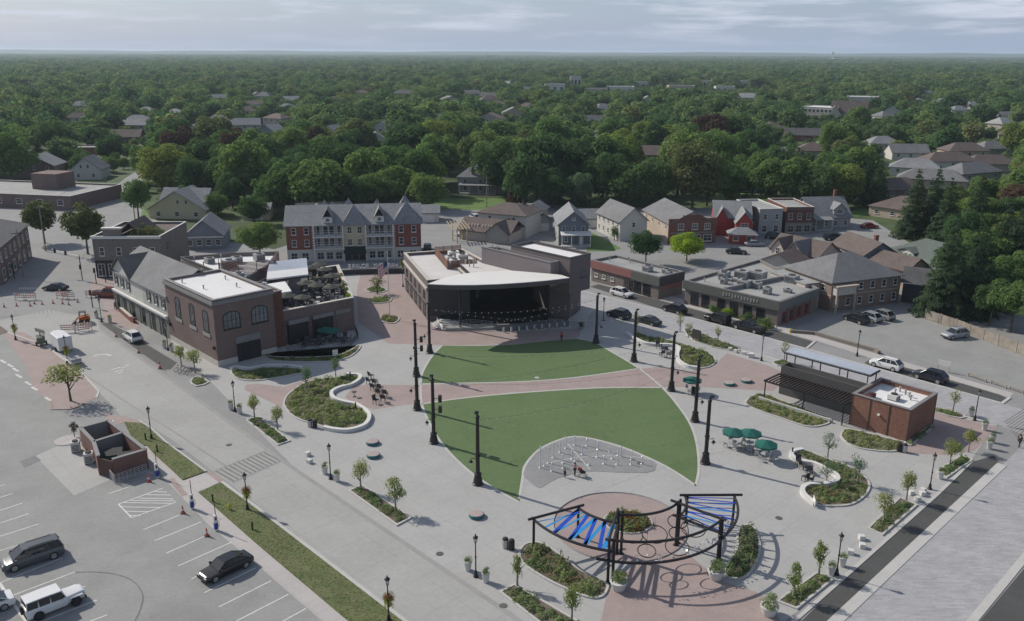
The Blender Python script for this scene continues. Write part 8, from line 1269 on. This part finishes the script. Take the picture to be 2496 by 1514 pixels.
# the rest of the wood reads as one mass: instances of the same crowns on points
pts = [(x, y, r, rq.uniform(7, 14.5) * (.75 + r / 20) if r > 4.3 else r * 1.8) for d, x, y, r in cand[IND:]]
rf_ = np.random.default_rng(9); n2 = 12500
d = np.sqrt(rf_.uniform(1100.0 ** 2, 3000.0 ** 2, n2)); a = rf_.uniform(-.66, .66, n2); pts += [(x, y, r, h) for x, y, r, h in zip(d * np.sin(a), d * np.cos(a), rf_.uniform(7, 17, n2), rf_.uniform(7, 20, n2)) if free(x, y, 4)]
n3 = 11000; d = np.sqrt(rf_.uniform(2900.0 ** 2, 9500.0 ** 2, n3)); a = rf_.uniform(-.66, .66, n3); pts += [(x, y, r, h) for x, y, r, h in zip(d * np.sin(a), d * np.cos(a), rf_.uniform(22, 48, n3), rf_.uniform(9, 18, n3)) if free(x, y, 10)]
me = bpy.data.meshes.new('distant_wood'); me.from_pydata([(p[0], p[1], p[3] * .42) for p in pts], [], []); at_ = me.attributes.new('scl', 'FLOAT_VECTOR', 'POINT'); at_.data.foreach_set('vector', np.array([(p[2] * e, p[2] / e, p[3] * .56) for p, e in zip(pts, rf_.uniform(.72, 1.3, len(pts)))], dtype=np.float32).reshape(-1))
ar_ = me.attributes.new('rot', 'FLOAT', 'POINT'); ar_.data.foreach_set('value', rf_.uniform(0, 6.28, len(pts)).astype(np.float32)); av = me.attributes.new('idx', 'INT', 'POINT'); av.data.foreach_set('value', rf_.integers(0, 4, len(pts)).astype(np.int32))
wo_ = bpy.data.objects.new('distant_wood', me); COL.objects.link(wo_); tag(wo_, 'distant treetops stretching to the horizon', 'trees', kind='stuff')
LOW = [crown(110 + i, nc=34, nl=1100, leaf=.115, cr=(.2, .42), core=.2) for i in range(4)]; hid = bpy.data.collections.new('wood_sources')
for i, m_ in enumerate(LOW): o = bpy.data.objects.new('wood_crown_%d' % i, m_); m_.materials.append(L_far); hid.objects.link(o)
g = bpy.data.node_groups.new('wood_scatter', 'GeometryNodeTree'); g.interface.new_socket('Geometry', in_out='INPUT', socket_type='NodeSocketGeometry'); g.interface.new_socket('Geometry', in_out='OUTPUT', socket_type='NodeSocketGeometry'); n = g.nodes; l = g.links
gi, go = n.new('NodeGroupInput'), n.new('NodeGroupOutput'); ip = n.new('GeometryNodeInstanceOnPoints'); ci = n.new('GeometryNodeCollectionInfo'); ci.inputs['Collection'].default_value = hid; ci.inputs['Separate Children'].default_value = True; ci.inputs['Reset Children'].default_value = True
l.new(gi.outputs[0], ip.inputs['Points']); l.new(ci.outputs[0], ip.inputs['Instance']); ip.inputs['Pick Instance'].default_value = True
def na(nm, ty): q = n.new('GeometryNodeInputNamedAttribute'); q.data_type = ty; q.inputs[0].default_value = nm; return q.outputs[0]
l.new(na('scl', 'FLOAT_VECTOR'), ip.inputs['Scale']); l.new(na('idx', 'INT'), ip.inputs['Instance Index']); cx = n.new('ShaderNodeCombineXYZ'); l.new(na('rot', 'FLOAT'), cx.inputs[2]); l.new(cx.outputs[0], ip.inputs['Rotation']); l.new(ip.outputs[0], go.inputs[0])
wo_.modifiers.new('scatter', 'NODES').node_group = g
# low hills at the edge of sight
hl = MB(); V = []; nn = 60
for i in range(nn + 1): x = -9000 + 18000 * i / nn; V += [(x, 9600, -20), (x, 10400, 42 + 5 * math.sin(i * .7) + 3 * math.sin(i * 1.9)), (x, 12500, -20)]
hl.add(V, [(3 * i, 3 * i + 3, 3 * i + 4, 3 * i + 1) for i in range(nn)] + [(3 * i + 1, 3 * i + 4, 3 * i + 5, 3 * i + 2) for i in range(nn)]); hl.build('hills', mat('wooded_hills', (.035, .055, .03), var=.2, scale=.004), kind='structure')
# the air: pale even haze round camera and scene
hz_ = MB().box(-13000, 13000, -300, 13500, -25, 62).build('haze', mat('placeholder_haze', (1, 1, 1)), kind='stuff'); hm = bpy.data.materials.new('haze_air'); hm.use_nodes = True; q = hm.node_tree; q.nodes.clear(); pv = q.nodes.new('ShaderNodeVolumePrincipled'); pv.inputs['Color'].default_value = (.74, .86, 1.0, 1); pv.inputs['Density'].default_value = HAZE; pv.inputs['Anisotropy'].default_value = .2; oo = q.nodes.new('ShaderNodeOutputMaterial'); q.links.new(pv.outputs[0], oo.inputs['Volume']); hz_.data.materials.clear(); hz_.data.materials.append(hm); hz_['label'] = 'thin pale haze in the air over the town'; hz_['category'] = 'haze'
